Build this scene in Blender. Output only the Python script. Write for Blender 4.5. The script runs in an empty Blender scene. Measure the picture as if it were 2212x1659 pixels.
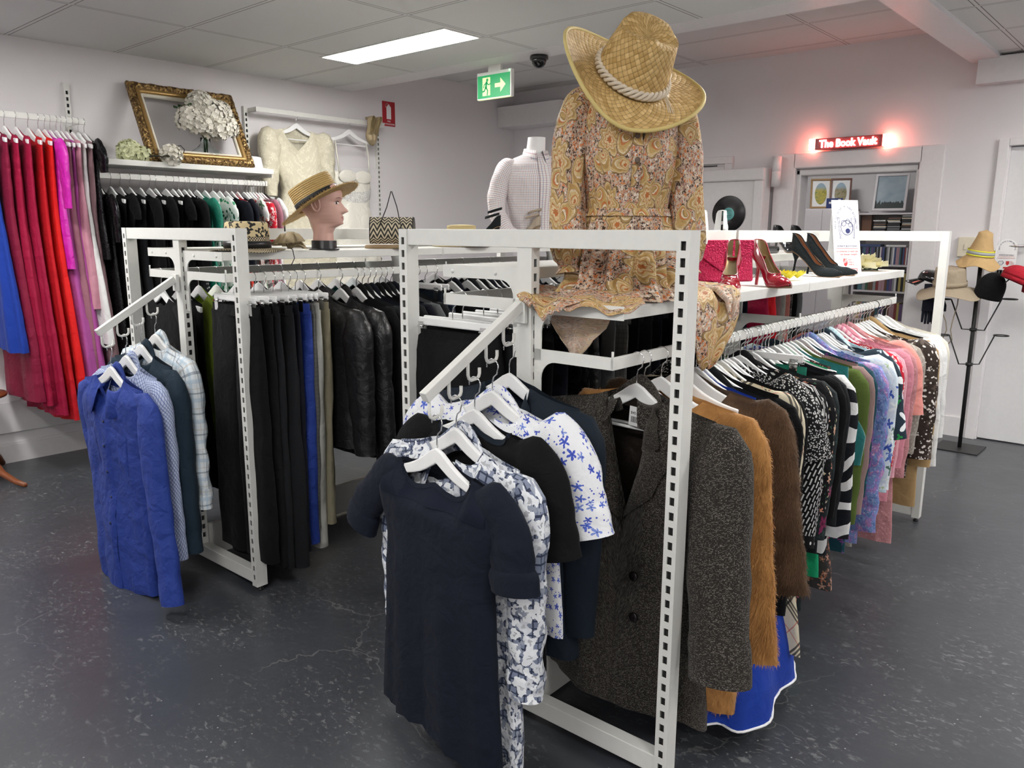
import bpy, math, random
from mathutils import Vector, Matrix, Euler, noise
PI = math.pi
SC = bpy.context.scene
COL = SC.collection
sin, cos = math.sin, math.cos
V3 = Vector


def R(d): return math.radians(d)
def lerp(a, b, t): return a + (b - a) * t
def clamp(x, a=0.0, b=1.0): return max(a, min(b, x))
def sst(a, b, x):
    t = clamp((x - a) / (b - a)); return t * t * (3 - 2 * t)
def interp(pts, t):
    if t <= pts[0][0]: return pts[0][1]
    for (a, va), (b, vb) in zip(pts, pts[1:]):
        if t <= b:
            q = (t - a) / (b - a); q = q * q * (3 - 2 * q) * .5 + q * .5
            return va + (vb - va) * q
    return pts[-1][1]
def nz(x, y, z): return noise.noise(V3((x, y, z)))


# ------------------------------------------------------------------ mesh builder
class MB:
    def __init__(s):
        s.v = []; s.f = []; s.uv = []; s.sm = []; s.mi = []

    def raw(s, vs, fs, uvs=None, smooth=False, mi=0, M=None):
        o = len(s.v)
        for p in vs:
            p = V3(p); s.v.append(M @ p if M else p)
        for k, f in enumerate(fs):
            s.f.append([o + i for i in f])
            if uvs: s.uv.append(uvs[k])
            else: s.uv.append([(vs[i][0] + vs[i][1] * .37, vs[i][2] + vs[i][1] * .63) for i in f])
            s.sm.append(smooth); s.mi.append(mi)
        return s

    def box(s, a, b, M=None, mi=0):
        x0, y0, z0 = a; x1, y1, z1 = b
        vs = [(x0, y0, z0), (x1, y0, z0), (x1, y1, z0), (x0, y1, z0), (x0, y0, z1), (x1, y0, z1), (x1, y1, z1), (x0, y1, z1)]
        fs = [(0, 3, 2, 1), (4, 5, 6, 7), (0, 1, 5, 4), (1, 2, 6, 5), (2, 3, 7, 6), (3, 0, 4, 7)]
        return s.raw(vs, fs, None, False, mi, M)

    def grid(s, fn, nu, nv, wrap=False, uvf=None, mi=0, M=None, smooth=True, flip=False):
        """fn(i,j)->point, i in 0..nu (nu exclusive when wrap), j in 0..nv"""
        nc = nu if wrap else nu + 1
        vs = [fn(i, j) for j in range(nv + 1) for i in range(nc)]
        fs = []; uvs = []
        for j in range(nv):
            for i in range(nu):
                a = j * nc + i; b = j * nc + (i + 1) % nc; c = (j + 1) * nc + (i + 1) % nc; d = (j + 1) * nc + i
                ii = [(i, j), (i + 1, j), (i + 1, j + 1), (i, j + 1)]
                q = (a, b, c, d)
                u = [uvf(*k) if uvf else (k[0] / nu, k[1] / nv) for k in ii]
                if flip: q = q[::-1]; u = u[::-1]
                fs.append(q); uvs.append(u)
        return s.raw(vs, fs, uvs, smooth, mi, M)

    def tube(s, path, r, n=8, caps=True, mi=0, M=None, closed=False):
        path = [V3(p) for p in path]; m = len(path)
        rr = r if callable(r) else (lambda t: r)
        rings = []; prev = None
        for k, p in enumerate(path):
            if closed: d = path[(k + 1) % m] - path[k - 1]
            else: d = path[min(k + 1, m - 1)] - path[max(k - 1, 0)]
            d.normalize()
            if prev is None:
                e = V3((0, 0, 1)) if abs(d.z) < .9 else V3((1, 0, 0))
                e = (e - d * e.dot(d)).normalized()
            else:
                e = (prev - d * prev.dot(d)).normalized()
            prev = e; f = d.cross(e)
            rad = rr(k / max(1, m - 1))
            rings.append([p + (e * cos(2 * PI * i / n) + f * sin(2 * PI * i / n)) * rad for i in range(n)])
        vs = [p for g in rings for p in g]; fs = []
        for k in range(m if closed else m - 1):
            k2 = (k + 1) % m
            for i in range(n):
                i2 = (i + 1) % n
                fs.append((k * n + i, k * n + i2, k2 * n + i2, k2 * n + i))
        if caps and not closed:
            fs.append(tuple(range(n))[::-1]); fs.append(tuple((m - 1) * n + i for i in range(n)))
        return s.raw(vs, fs, None, True, mi, M)

    def lathe(s, prof, n=24, mi=0, M=None, uvs=1.0, caps=True):
        L = [0]
        for a, b in zip(prof, prof[1:]): L.append(L[-1] + math.hypot(b[0] - a[0], b[1] - a[1]))
        rm = max(p[0] for p in prof)
        s.grid(lambda i, j: V3((prof[j][0] * cos(2 * PI * i / n), prof[j][0] * sin(2 * PI * i / n), prof[j][1])), n, len(prof) - 1, True,
               lambda i, j: (i / n * 2 * PI * rm * uvs, L[j] * uvs), mi, M)
        return s

    def poly(s, pts, h, M=None, mi=0, smooth=False):
        """extrude outline (x,z) from y=-h/2..h/2"""
        n = len(pts)
        vs = [(x, -h / 2, z) for x, z in pts] + [(x, h / 2, z) for x, z in pts]
        fs = [tuple(range(n)), tuple(range(2 * n - 1, n - 1, -1))]
        for i in range(n):
            j = (i + 1) % n
            fs.append((i, i + n, j + n, j))
        return s.raw(vs, fs, None, smooth, mi, M)

    def ball(s, c, r, n=12, m=8, sc=(1, 1, 1), mi=0, M=None):
        c = V3(c)
        return s.grid(lambda i, j: c + V3((sc[0] * r * sin(PI * j / m) * cos(2 * PI * i / n), sc[1] * r * sin(PI * j / m) * sin(2 * PI * i / n), sc[2] * r * cos(PI * j / m))), n, m, True, None, mi, M, flip=True)

    def mesh(s, name, mats):
        me = bpy.data.meshes.new(name)
        me.from_pydata([tuple(p) for p in s.v], [], s.f)
        ul = me.uv_layers.new(name='UVMap')
        flat = [c for f in s.uv for uv in f for c in uv]
        ul.data.foreach_set('uv', flat)
        me.polygons.foreach_set('use_smooth', s.sm)
        if not isinstance(mats, (list, tuple)): mats = [mats]
        for m in mats: me.materials.append(m)
        if len(mats) > 1: me.polygons.foreach_set('material_index', s.mi)
        me.update(); return me

    def build(s, name, mats, parent=None, loc=(0, 0, 0), rot=(0, 0, 0), bevel=0, label=None, solid=0):
        o = bpy.data.objects.new(name, s.mesh(name, mats)); COL.objects.link(o)
        o.location = loc; o.rotation_euler = rot
        if parent: o.parent = parent
        if solid:
            md = o.modifiers.new('thick', 'SOLIDIFY'); md.thickness = solid; md.offset = 0
        if bevel:
            md = o.modifiers.new('bevel', 'BEVEL'); md.width = bevel; md.segments = 2; md.limit_method = 'ANGLE'
        if label: o['label'] = label
        return o


def tag(o, label, cat, group=None):
    o['label'] = label; o['category'] = cat
    if group: o['group'] = group
    return o
def thing(name, label, cat, loc=(0, 0, 0), rot=(0, 0, 0), group=None):
    o = bpy.data.objects.new(name, None); COL.objects.link(o); o.empty_display_size = .05
    o.location = loc; o.rotation_euler = rot
    return tag(o, label, cat, group)
def struct(o): o['kind'] = 'structure'; return o
def dup(root, loc, rot, label=None, group=None):
    r = root.copy(); COL.objects.link(r); r.location = loc; r.rotation_euler = rot
    if label: r['label'] = label
    if group: r['group'] = group
    def rec(a, b):
        for ch in KIDS.get(a.name) or list(a.children):
            c = ch.copy(); COL.objects.link(c); c.parent = b; rec(ch, c)
    rec(root, r); return r
KIDS = {}


def text_mesh(s, size, ext=.0005, align='CENTER', M=None, width=None, bold=0):
    cu = bpy.data.curves.new('t', 'FONT'); cu.body = s; cu.size = size; cu.extrude = ext; cu.align_x = align; cu.align_y = 'CENTER'
    cu.resolution_u = 3; cu.offset = bold
    o = bpy.data.objects.new('t', cu); COL.objects.link(o)
    dg = bpy.context.evaluated_depsgraph_get(); dg.update()
    me = o.evaluated_get(dg).to_mesh()
    vs = [V3(v.co) for v in me.vertices]; fs = [tuple(p.vertices) for p in me.polygons]
    o.to_mesh_clear(); bpy.data.objects.remove(o); bpy.data.curves.remove(cu)
    mb = MB()
    if width and vs:
        w = max(v.x for v in vs) - min(v.x for v in vs); k = width / w
        vs = [V3((v.x * k, v.y, v.z)) for v in vs]
    mb.raw(vs, fs, None, False, 0, M); return mb
# text lies in xy -> stand it up in xz facing -Y
STAND = Matrix.Rotation(PI / 2, 4, 'X')


# ------------------------------------------------------------------ materials
class NG:
    def __init__(s, name):
        s.m = bpy.data.materials.new(name); s.m.use_nodes = True
        s.t = s.m.node_tree; s.b = s.t.nodes['Principled BSDF']
        s._uv = s._ob = None

    def n(s, typ, ins=None, **kw):
        nd = s.t.nodes.new('ShaderNode' + typ)
        for k, v in kw.items(): setattr(nd, k, v)
        for k, v in (ins or {}).items(): s.set(nd.inputs[k], v)
        return nd

    def set(s, sock, v):
        if isinstance(v, bpy.types.NodeSocket): s.t.links.new(v, sock)
        elif isinstance(v, (tuple, list)) and sock.type == 'RGBA' and len(v) == 3: sock.default_value = (*v, 1)
        else: sock.default_value = v

    @property
    def uv(s):
        if not s._uv: s._uv = s.n('TexCoord').outputs['UV']
        return s._uv

    @property
    def ob(s):
        if not s._ob: s._ob = s.n('TexCoord').outputs['Object']
        return s._ob

    def math(s, op, a, b=0.0, c=0.0, cl=False):
        nd = s.n('Math', {0: a, 1: b, 2: c}, operation=op, use_clamp=cl); return nd.outputs[0]

    def vm(s, op, a, b=(0, 0, 0), sc=None):
        nd = s.n('VectorMath', {0: a, 1: b}, operation=op)
        if sc is not None: s.set(nd.inputs['Scale'], sc)
        return nd.outputs['Value'] if op in ('LENGTH', 'DOT_PRODUCT', 'DISTANCE') else nd.outputs[0]

    def mix(s, f, a, b, mode='MIX'):
        nd = s.n('Mix', data_type='RGBA', blend_type=mode)
        s.set(nd.inputs[0], f); s.set(nd.inputs[6], a); s.set(nd.inputs[7], b); return nd.outputs[2]

    def noise(s, co, scale, detail=2.0, dist=0.0, rough=.5):
        return s.n('TexNoise', {'Vector': co, 'Scale': scale, 'Detail': detail, 'Distortion': dist, 'Roughness': rough})

    def ramp(s, f, stops, mode='LINEAR'):
        nd = s.n('ValToRGB', {0: f}); cr = nd.color_ramp; cr.interpolation = mode
        while len(cr.elements) < len(stops): cr.elements.new(.5)
        for e, (p, c) in zip(cr.elements, stops):
            e.position = p; e.color = (*c, 1) if len(c) == 3 else c
        return nd.outputs[0]

    def smooth(s, x, a, b):
        nd = s.n('MapRange', {0: x, 1: a, 2: b, 3: 0.0, 4: 1.0}, interpolation_type='SMOOTHSTEP'); return nd.outputs[0]

    def xyz(s, v):
        nd = s.n('SeparateXYZ', {0: v}); return nd.outputs[0], nd.outputs[1], nd.outputs[2]

    def comb(s, x, y, z=0.0):
        return s.n('CombineXYZ', {0: x, 1: y, 2: z}).outputs[0]

    def bump(s, h, strength=.3, dist=.01, prev=None):
        nd = s.n('Bump', {'Height': h, 'Strength': strength, 'Distance': dist})
        if prev is not None: s.set(nd.inputs['Normal'], prev)
        return nd.outputs[0]

    def out(s, col=None, rough=None, metal=None, normal=None, **kw):
        b = s.b.inputs
        if col is not None: s.set(b['Base Color'], col)
        if rough is not None: s.set(b['Roughness'], rough)
        if metal is not None: s.set(b['Metallic'], metal)
        if normal is not None: s.set(b['Normal'], normal)
        for k, v in kw.items(): s.set(b[k.replace('_', ' ')], v)
        return s.m


MC = {}
def plain(name, col, rough=.5, metal=0.0, **kw):
    if name in MC: return MC[name]
    g = NG(name)
    n = g.noise(g.ob, 35, 3)
    c = g.mix(.5, col, g.mix(n.outputs[0], tuple(x * .9 for x in col), tuple(min(1, x * 1.08) for x in col)))
    g.out(c, rough, metal, **kw); MC[name] = g.m; return g.m


def emit(name, col, st, base=(.9, .9, .9)):
    g = NG(name); g.out(base, .4)
    g.set(g.b.inputs['Emission Color'], col); g.set(g.b.inputs['Emission Strength'], st)
    return g.m


def fabric(name, pat, rough=.85, wr=.35, weave=.15, sheen=.02, spec=.18, wscale=16, **kw):
    g = NG(name)
    col = pat(g) if callable(pat) else solid(pat)(g)
    n1 = g.noise(g.ob, wscale, 3, .4)
    nb = g.bump(n1.outputs[0], wr, .03)
    w = g.n('TexWave', {'Vector': g.uv, 'Scale': 260.0, 'Distortion': 1.0}, bands_direction='DIAGONAL')
    nb = g.bump(w.outputs[1], weave, .0008, nb)
    return g.out(col, rough, None, nb, Sheen_Weight=sheen, Specular_IOR_Level=spec, **kw)


# pattern closures: take the node graph, give a colour socket --------------------
def solid(c, var=.14):
    def f(g):
        n = g.noise(g.uv, 420, 2)
        m = g.noise(g.ob, 5, 2)
        a = g.mix(n.outputs[0], tuple(x * (1 - var) for x in c), tuple(min(1, x * (1 + var)) for x in c))
        return g.mix(g.math('MULTIPLY', m.outputs[0], .18), a, tuple(x * .75 for x in c))
    return f


def cells(g, co, scale, rnd=1.0, metric='EUCLIDEAN'):
    v = g.n('TexVoronoi', {'Vector': co, 'Scale': scale, 'Randomness': rnd}, voronoi_dimensions='2D', distance=metric)
    loc = g.vm('SUBTRACT', co, v.outputs['Position'])
    return v, loc


def blooms(g, base, co, scale, r, k, cols, density=.8, centre=None, cr=.25, depth=.35, rnd=.9, warp=0.0):
    """scatter flower shapes (k petals) on base; cols a list picked per cell"""
    if warp:
        w = g.noise(co, scale * 3, 1)
        co = g.vm('ADD', co, g.vm('SCALE', g.vm('SUBTRACT', w.outputs[1], (.5, .5, .5)), (0, 0, 0), warp / scale))
    v, loc = cells(g, co, scale, rnd)
    x, y, _ = g.xyz(loc)
    cc = g.n('SeparateColor', {0: v.outputs['Color']})
    r1, r2, r3 = cc.outputs[0], cc.outputs[1], cc.outputs[2]
    rr = g.math('MULTIPLY', g.vm('LENGTH', loc), scale)
    if k:
        a = g.math('ARCTAN2', y, x)
        a = g.math('MULTIPLY', g.math('ADD', a, g.math('MULTIPLY', r3, 6.28)), float(k))
        pr = g.math('MULTIPLY_ADD', g.math('COSINE', a), depth, 1 - depth)
    else: pr = 1.0
    rad = g.math('MULTIPLY', pr, g.math('MULTIPLY_ADD', r2, .4 * r, .6 * r))
    mask = g.math('LESS_THAN', rr, rad)
    mask = g.math('MULTIPLY', mask, g.math('LESS_THAN', r3, density))
    n = len(cols)
    pc = g.ramp(r1, [(i / n, c) for i, c in enumerate(cols)], 'CONSTANT') if n > 1 else cols[0]
    col = g.mix(mask, base, pc)
    if centre:
        m2 = g.math('MULTIPLY', g.math('LESS_THAN', rr, g.math('MULTIPLY', rad, cr)), g.math('LESS_THAN', r3, density))
        col = g.mix(m2, col, centre)
    return col


def floral(base, layers):
    def f(g):
        c = base if not callable(base) else base(g)
        for i, L in enumerate(layers):
            L = dict(L)
            co = g.vm('ADD', g.uv, (i * .37, i * .71, 0))
            c = blooms(g, c, co, **L)
        return c
    return f


def stripes_at(g, x, period, bands):
    """bands: (centre, width, colour, mix)"""
    t = g.math('FRACT', g.math('DIVIDE', x, period))
    out = []
    for c, w, col, k in bands:
        d = g.math('ABSOLUTE', g.math('SUBTRACT', t, c))
        out.append((g.math('MULTIPLY', g.math('LESS_THAN', d, w / 2), k), col))
    return out


def plaid(base, pu, bu, pv=None, bv=None, rot=0.0):
    def f(g):
        co = g.uv
        if rot: co = g.n('VectorRotate', {'Vector': co, 'Angle': rot}, rotation_type='Z_AXIS').outputs[0]
        x, y, _ = g.xyz(co); c = base
        for m, col in stripes_at(g, x, pu, bu) + (stripes_at(g, y, pv or pu, bv if bv is not None else bu)):
            c = g.mix(m, c, col)
        return c
    return f


def zebra(c0, c1, per=.075, amp=5.0):
    def f(g):
        x, y, _ = g.xyz(g.uv)
        n = g.noise(g.uv, 7, 1); n2 = g.noise(g.uv, 3.5, 1)
        ph = g.math('ADD', g.math('MULTIPLY', y, 6.283 / per), g.math('MULTIPLY', g.math('SUBTRACT', n.outputs[0], .5), amp * 2))
        ph = g.math('ADD', ph, g.math('MULTIPLY', x, 14.0))
        return g.mix(g.math('GREATER_THAN', g.math('SINE', ph), g.math('MULTIPLY', g.math('SUBTRACT', n2.outputs[0], .5), 2.4)), c0, c1)
    return f


def dashes(bg, fg, w=.03, h=.011, m=.0035, rot=1.2, warp=.02):
    def f(g):
        n = g.noise(g.uv, 9, 1)
        co = g.vm('ADD', g.uv, g.vm('SCALE', n.outputs[1], (0, 0, 0), warp))
        co = g.n('VectorRotate', {'Vector': co, 'Angle': rot}, rotation_type='Z_AXIS').outputs[0]
        b = g.n('TexBrick', {'Vector': co, 'Scale': 1.0, 'Mortar Size': m, 'Mortar Smooth': .0, 'Brick Width': w, 'Row Height': h, 'Color1': fg, 'Color2': fg, 'Mortar': bg})
        return b.outputs[0]
    return f


def tweed(dark, mid, fleck, sc=1.0):
    def f(g):
        co = g.vm('MULTIPLY', g.uv, (1, 1.7, 1))
        n = g.noise(co, 330 * sc, 2)
        m = g.noise(g.uv, 40, 3)
        c = g.mix(g.smooth(n.outputs[0], .35, .68), dark, mid)
        v = g.n('TexVoronoi', {'Vector': g.vm('MULTIPLY', g.uv, (1, 1.9, 1)), 'Scale': 260.0 * sc}, voronoi_dimensions='2D')
        r = g.n('SeparateColor', {0: v.outputs['Color']}).outputs[0]
        k = g.math('MULTIPLY', g.math('GREATER_THAN', g.math('ADD', r, g.math('MULTIPLY', m.outputs[0], .25)), .86), g.smooth(v.outputs[0], .6, .25))
        return g.mix(k, c, fleck)
    return f


def watercolour(cols, scale=22, dist=1.5):
    def f(g):
        n = g.noise(g.vm('MULTIPLY', g.uv, (1, .8, 1)), scale, 4, dist, .65)
        k = len(cols)
        c = g.ramp(n.outputs[0], [(.28 + .44 * i / (k - 1), c) for i, c in enumerate(cols)])
        w = g.noise(g.uv, scale * 5, 2)
        return g.mix(g.math('MULTIPLY', g.smooth(w.outputs[0], .55, .75), .5), c, (.9, .85, .95))
    return f


def leather(name, col=(.012, .012, .013)):
    g = NG(name)
    v = g.n('TexVoronoi', {'Vector': g.ob, 'Scale': 240.0})
    n = g.noise(g.ob, 17, 4, .6)
    nb = g.bump(n.outputs[0], .55, .02); nb = g.bump(v.outputs[0], .2, .001, nb)
    return g.out(col, g.math('MULTIPLY_ADD', n.outputs[0], .25, .25), None, nb, Specular_IOR_Level=.55)


def paisley(g):
    # small ditsy flowers
    white = (.55, .42, .31)
    c = blooms(g, white, g.uv, 110, .66, 3, [(.60, .18, .045), (.06, .035, .028), (.34, .18, .15), (.74, .66, .57), (.62, .20, .05), (.07, .04, .025)], 1.0, None, depth=.3, warp=.5)
    c = blooms(g, c, g.vm('ADD', g.uv, (.31, .17, 0)), 150, .5, 2, [(.05, .03, .025), (.48, .14, .05), (.62, .53, .45), (.30, .16, .14)], .85, None, depth=.45, warp=.5)
    rings_f = [(0, (.45, .13, .03)), (.16, (.66, .50, .28)), (.32, (.46, .17, .05)), (.38, (.60, .43, .20)), (.52, (.70, .58, .40)), (.58, (.44, .27, .09)), (.74, (.58, .40, .17)), (.84, (.66, .54, .36)), (.89, (.30, .19, .07)), (.96, (.15, .09, .045))]
    rings_p = [(0, (.52, .34, .12)), (.22, (.34, .21, .07)), (.32, (.72, .62, .46)), (.42, (.50, .16, .045)), (.52, (.50, .33, .12)), (.70, (.60, .43, .20)), (.80, (.70, .58, .40)), (.86, (.36, .23, .08)), (.95, (.16, .10, .05))]
    for k, (sc, off, petals, ramp_, dens, rad, dep, st) in enumerate([(8.5, (.13, .29, 0), 7, rings_f, .74, .56, .18, .8), (9.5, (.57, .83, 0), 1, rings_p, .80, .54, .46, .7), (7.6, (.91, .41, 0), 1, rings_f, .66, .52, .5, .55)]):
        co = g.vm('ADD', g.uv, off)
        w = g.noise(co, 26, 1)
        co2 = g.vm('ADD', co, g.vm('SCALE', g.vm('SUBTRACT', w.outputs[1], (.5, .5, .5)), (0, 0, 0), .022))
        v, loc = cells(g, co2, sc, .75)
        cc = g.n('SeparateColor', {0: v.outputs['Color']})
        loc = g.n('VectorRotate', {'Vector': loc, 'Angle': g.math('MULTIPLY', cc.outputs[2], 6.28)}, rotation_type='Z_AXIS').outputs[0]
        loc = g.vm('MULTIPLY', loc, (1, 1 / st, 1))
        x, y, _ = g.xyz(loc)
        rr = g.math('MULTIPLY', g.vm('LENGTH', loc), sc)
        a = g.math('ARCTAN2', y, x)
        pr = g.math('MULTIPLY_ADD', g.math('COSINE', g.math('MULTIPLY', a, float(petals))), dep, 1 - dep)
        if petals > 1:
            t = g.math('DIVIDE', rr, g.math('MULTIPLY', pr, rad))
        else:
            # swirl: rings follow a spiral inside a teardrop
            t = g.math('DIVIDE', rr, g.math('MULTIPLY_ADD', pr, rad * .8, rad * .15))
            t = g.math('ADD', t, g.math('MULTIPLY', g.math('SINE', g.math('MULTIPLY_ADD', a, 2.0, g.math('MULTIPLY', rr, 9.0))), .08))
        mask = g.math('MULTIPLY', g.math('LESS_THAN', t, 1.0), g.math('LESS_THAN', cc.outputs[0], dens))
        rc = g.ramp(t, ramp_, 'CONSTANT')
        fine = g.noise(co2, 160, 1)
        rc = g.mix(g.math('MULTIPLY', g.smooth(fine.outputs[0], .52, .62), .45), rc, (.34, .20, .08))
        c = g.mix(mask, c, rc)
    return c
# ------------------------------------------------------------------ camera
cam_d = bpy.data.cameras.new('camera'); cam = bpy.data.objects.new('camera', cam_d); COL.objects.link(cam)
SC.camera = cam
PIT, ROLL, YAW = R(11.083), R(.247), R(41.4)
fwv = V3((-sin(YAW) * cos(PIT), cos(YAW) * cos(PIT), -sin(PIT))); rv = V3((cos(YAW), sin(YAW), 0)); uv_ = rv.cross(fwv)
r2 = cos(ROLL) * rv + sin(ROLL) * uv_; u2 = -sin(ROLL) * rv + cos(ROLL) * uv_
cam.matrix_world = Matrix(((r2.x, u2.x, -fwv.x, 0), (r2.y, u2.y, -fwv.y, 0), (r2.z, u2.z, -fwv.z, 1.5), (0, 0, 0, 1)))
cam_d.sensor_width = 36; cam_d.lens = 1705.3 / 2212 * 36; cam_d.clip_start = .02

# ------------------------------------------------------------------ base materials
M_white = plain('white_powdercoat', (.74, .74, .70), .38)
M_dark = plain('dark_print_slot_shade', (.03, .03, .03), .7)  # near-black colour painting the shade inside post slots; also small dark parts
M_hang = plain('white_hanger_paint', (.86, .86, .85), .32)
M_chrome = plain('chrome', (.75, .75, .75), .14, 1.0)
M_black = plain('black_plastic', (.012, .012, .013), .35)
M_blackmat = plain('black_metal', (.015, .015, .015), .5)
M_trim = plain('white_trim_paint', (.80, .78, .785), .4)
M_paper = plain('white_card', (.86, .86, .86), .55)


def m_wall():
    g = NG('wall_paint')
    n = g.noise(g.ob, 1.2, 3); n2 = g.noise(g.ob, 90, 3)
    c = g.mix(n.outputs[0], (.76, .735, .745), (.80, .775, .785))
    return g.out(c, .75, None, g.bump(n2.outputs[0], .12, .004), Specular_IOR_Level=.25)
M_wall = m_wall()


def m_ceiling():
    g = NG('ceiling_tile')
    x, y, z = g.xyz(g.ob)
    def line(v, off, per, w):
        t = g.math('FRACT', g.math('DIVIDE', g.math('SUBTRACT', v, off), per))
        d = g.math('MULTIPLY', g.math('MINIMUM', t, g.math('SUBTRACT', 1.0, t)), per)
        return d
    d = g.math('MINIMUM', line(x, -3.5, 1.185, 0), line(y, 1.80, .6425, 0))
    n = g.noise(g.ob, 260, 2)
    c = g.mix(g.smooth(n.outputs[0], .6, .75), (.74, .745, .735), (.66, .66, .65))
    c = g.mix(g.math('LESS_THAN', d, .011), c, (.74, .74, .73))
    c = g.mix(g.math('LESS_THAN', g.math('ABSOLUTE', g.math('SUBTRACT', d, .012)), .0025), c, (.22, .22, .22))
    return g.out(c, .9, None, g.bump(g.smooth(d, .004, .014), .4, .004), Specular_IOR_Level=.15)
M_ceil = m_ceiling()


def m_floor():
    g = NG('painted_concrete_floor')
    co = g.ob
    big = g.noise(co, .8, 3); mid = g.noise(co, 3.2, 4, .5); fl = g.noise(g.vm('MULTIPLY', co, (1, 1.8, 1)), 34, 5, .8, .62)
    c = g.mix(big.outputs[0], (.038, .043, .052), (.058, .060, .067))
    zone = g.smooth(mid.outputs[0], .36, .62)
    fk = g.math('MULTIPLY', g.smooth(fl.outputs[0], .555, .645), zone)
    c = g.mix(g.math('MULTIPLY', fk, .6), c, (.20, .205, .21))
    # tiny bright specks
    v = g.n('TexVoronoi', {'Vector': co, 'Scale': 19.0}, voronoi_dimensions='2D')
    rc = g.n('SeparateColor', {0: v.outputs['Color']}).outputs[0]
    sp = g.math('MULTIPLY', g.math('LESS_THAN', v.outputs[0], .05), g.math('GREATER_THAN', rc, .93))
    c = g.mix(g.math('MULTIPLY', sp, .7), c, (.35, .35, .35))
    # hairline cracks
    w = g.noise(co, 5, 4)
    cw = g.vm('ADD', co, g.vm('SCALE', g.vm('SUBTRACT', w.outputs[1], (.5, .5, .5)), (0, 0, 0), .28))
    e = g.n('TexVoronoi', {'Vector': cw, 'Scale': 1.25}, voronoi_dimensions='2D', feature='DISTANCE_TO_EDGE')
    m2 = g.noise(co, 1.1, 2)
    ck = g.math('MULTIPLY', g.math('LESS_THAN', e.outputs[0], .0035), g.smooth(m2.outputs[0], .47, .6))
    c = g.mix(g.math('MULTIPLY', ck, .55), c, (.17, .17, .17))
    n2 = g.noise(co, 18, 4)
    ro = g.math('MULTIPLY_ADD', fk, .2, g.math('MULTIPLY_ADD', mid.outputs[0], .16, .24))
    return g.out(c, ro, None, g.bump(n2.outputs[0], .10, .012), Specular_IOR_Level=.55)
M_floor = m_floor()

# ------------------------------------------------------------------ room shell
XL, YB, XR_, YF = -5.71, 6.48, 3.2, -3.2
mb = MB(); mb.box((XL - .2, YF - .2, -.1), (XR_ + .2, 9.0, 0)); struct(mb.build('floor', M_floor))
mb = MB(); mb.box((XL - .2, YF - .2, 0), (XL, 9.0, 3.1)); struct(mb.build('wall_left', M_wall))
mb = MB(); mb.box((XR_, YF - .2, 0), (XR_ + .2, 9.0, 3.1)); struct(mb.build('wall_right', M_wall))
mb = MB(); mb.box((XL, YF - .2, 0), (XR_, YF, 3.1)); struct(mb.build('wall_front', M_wall))
OX0, OX1, OZ = -2.66, -1.70, 1.985
mb = MB()
mb.box((XL, YB, 0), (OX0, YB + .16, 3.1)); mb.box((OX1, YB, 0), (-1.16, YB + .16, 3.1)); mb.box((OX0, YB, OZ), (OX1, YB + .16, 3.1))
mb.box((-1.16, YB, 2.08), (-.30, YB + .16, 3.1)); mb.box((-.30, YB, 0), (XR_, YB + .16, 3.1))
struct(mb.build('wall_back', M_wall))
# room behind the open vault door
mb = MB(); mb.box((-4.6, 8.62, 0), (-.9, 8.75, 3.1)); struct(mb.build('wall_far', M_wall))
mb = MB(); mb.box((-4.7, YB + .16, 0), (-4.6, 8.75, 3.1)); mb.box((-1.0, YB + .16, 0), (-.9, 8.62, 3.1)); struct(mb.build('wall_vault', M_wall))
mb = MB(); mb.box((XL, YF, 2.65), (XR_, 4.19, 2.72)); struct(mb.build('ceiling', M_ceil))
mb = MB(); mb.box((XL, 4.41, 2.89), (-1.46, YB, 2.96)); mb.box((-1.27, 4.41, 2.675), (XR_, YB, 2.74)); struct(mb.build('ceiling_rear', M_ceil))
mb = MB(); mb.box((-4.6, YB + .16, 2.6), (-.9, 8.7, 2.7)); struct(mb.build('ceiling_vault', M_ceil))
mb = MB(); mb.box((XL, 4.19, 2.648), (XR_, 4.41, 3.0)); struct(mb.build('trim_1', M_trim))
mb = MB(); mb.box((-1.46, 4.41, 2.648), (-1.27, YB, 3.0)); struct(mb.build('trim_2', M_trim))
mb = MB(); mb.box((-1.40, YB - .10, 2.49), (XR_, YB, 2.66)); struct(mb.build('trim_3', M_trim, bevel=.004))
mb = MB(); mb.box((XL, YB - .25, 2.52), (-4.9, YB, 2.72)); struct(mb.build('trim_4', M_trim, bevel=.004))
mb = MB(); mb.box((XL, YF, 0), (XL + .015, YB, .115)); mb.box((XL, YF, .115), (XL + .01, YB, .13)); struct(mb.build('baseboard_left', M_trim))
mb = MB(); mb.box((-1.56, YB - .015, 0), (-1.225, YB, .145)); mb.box((XL, YB - .015, 0), (-3.55, YB, .145)); struct(mb.build('baseboard_back', M_trim))

# vault opening: architrave, stepped steel frame
M_steel = plain('cream_steel_paint', (.76, .735, .735), .36)
t = thing('vault_door_frame', 'wide pale steel frame around the open vault doorway', 'door frame', (-2.18, YB, 0)); t['kind'] = 'structure'
mb = MB()
ax0, ax1 = -2.815, -1.555
mb.box((ax0 + 2.18, -.05, 0), (OX0 + .02 + 2.18, 0, 2.11)); mb.box((OX1 - .02 + 2.18, -.05, 0), (ax1 + 2.18, 0, 2.11)); mb.box((OX0 + 2.18, -.05, 1.99), (OX1 + 2.18, 0, 2.11))
mb.build('architrave', M_steel, t, bevel=.008)
mb = MB()
mb.box((OX0 + 2.18, 0, 0), (OX0 + .05 + 2.18, .16, OZ)); mb.box((OX1 - .05 + 2.18, 0, 0), (OX1 + 2.18, .16, OZ)); mb.box((OX0 + 2.18, 0, OZ - .05), (OX1 + 2.18, .16, OZ))
mb.build('jamb', M_steel, t, bevel=.012)
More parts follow.
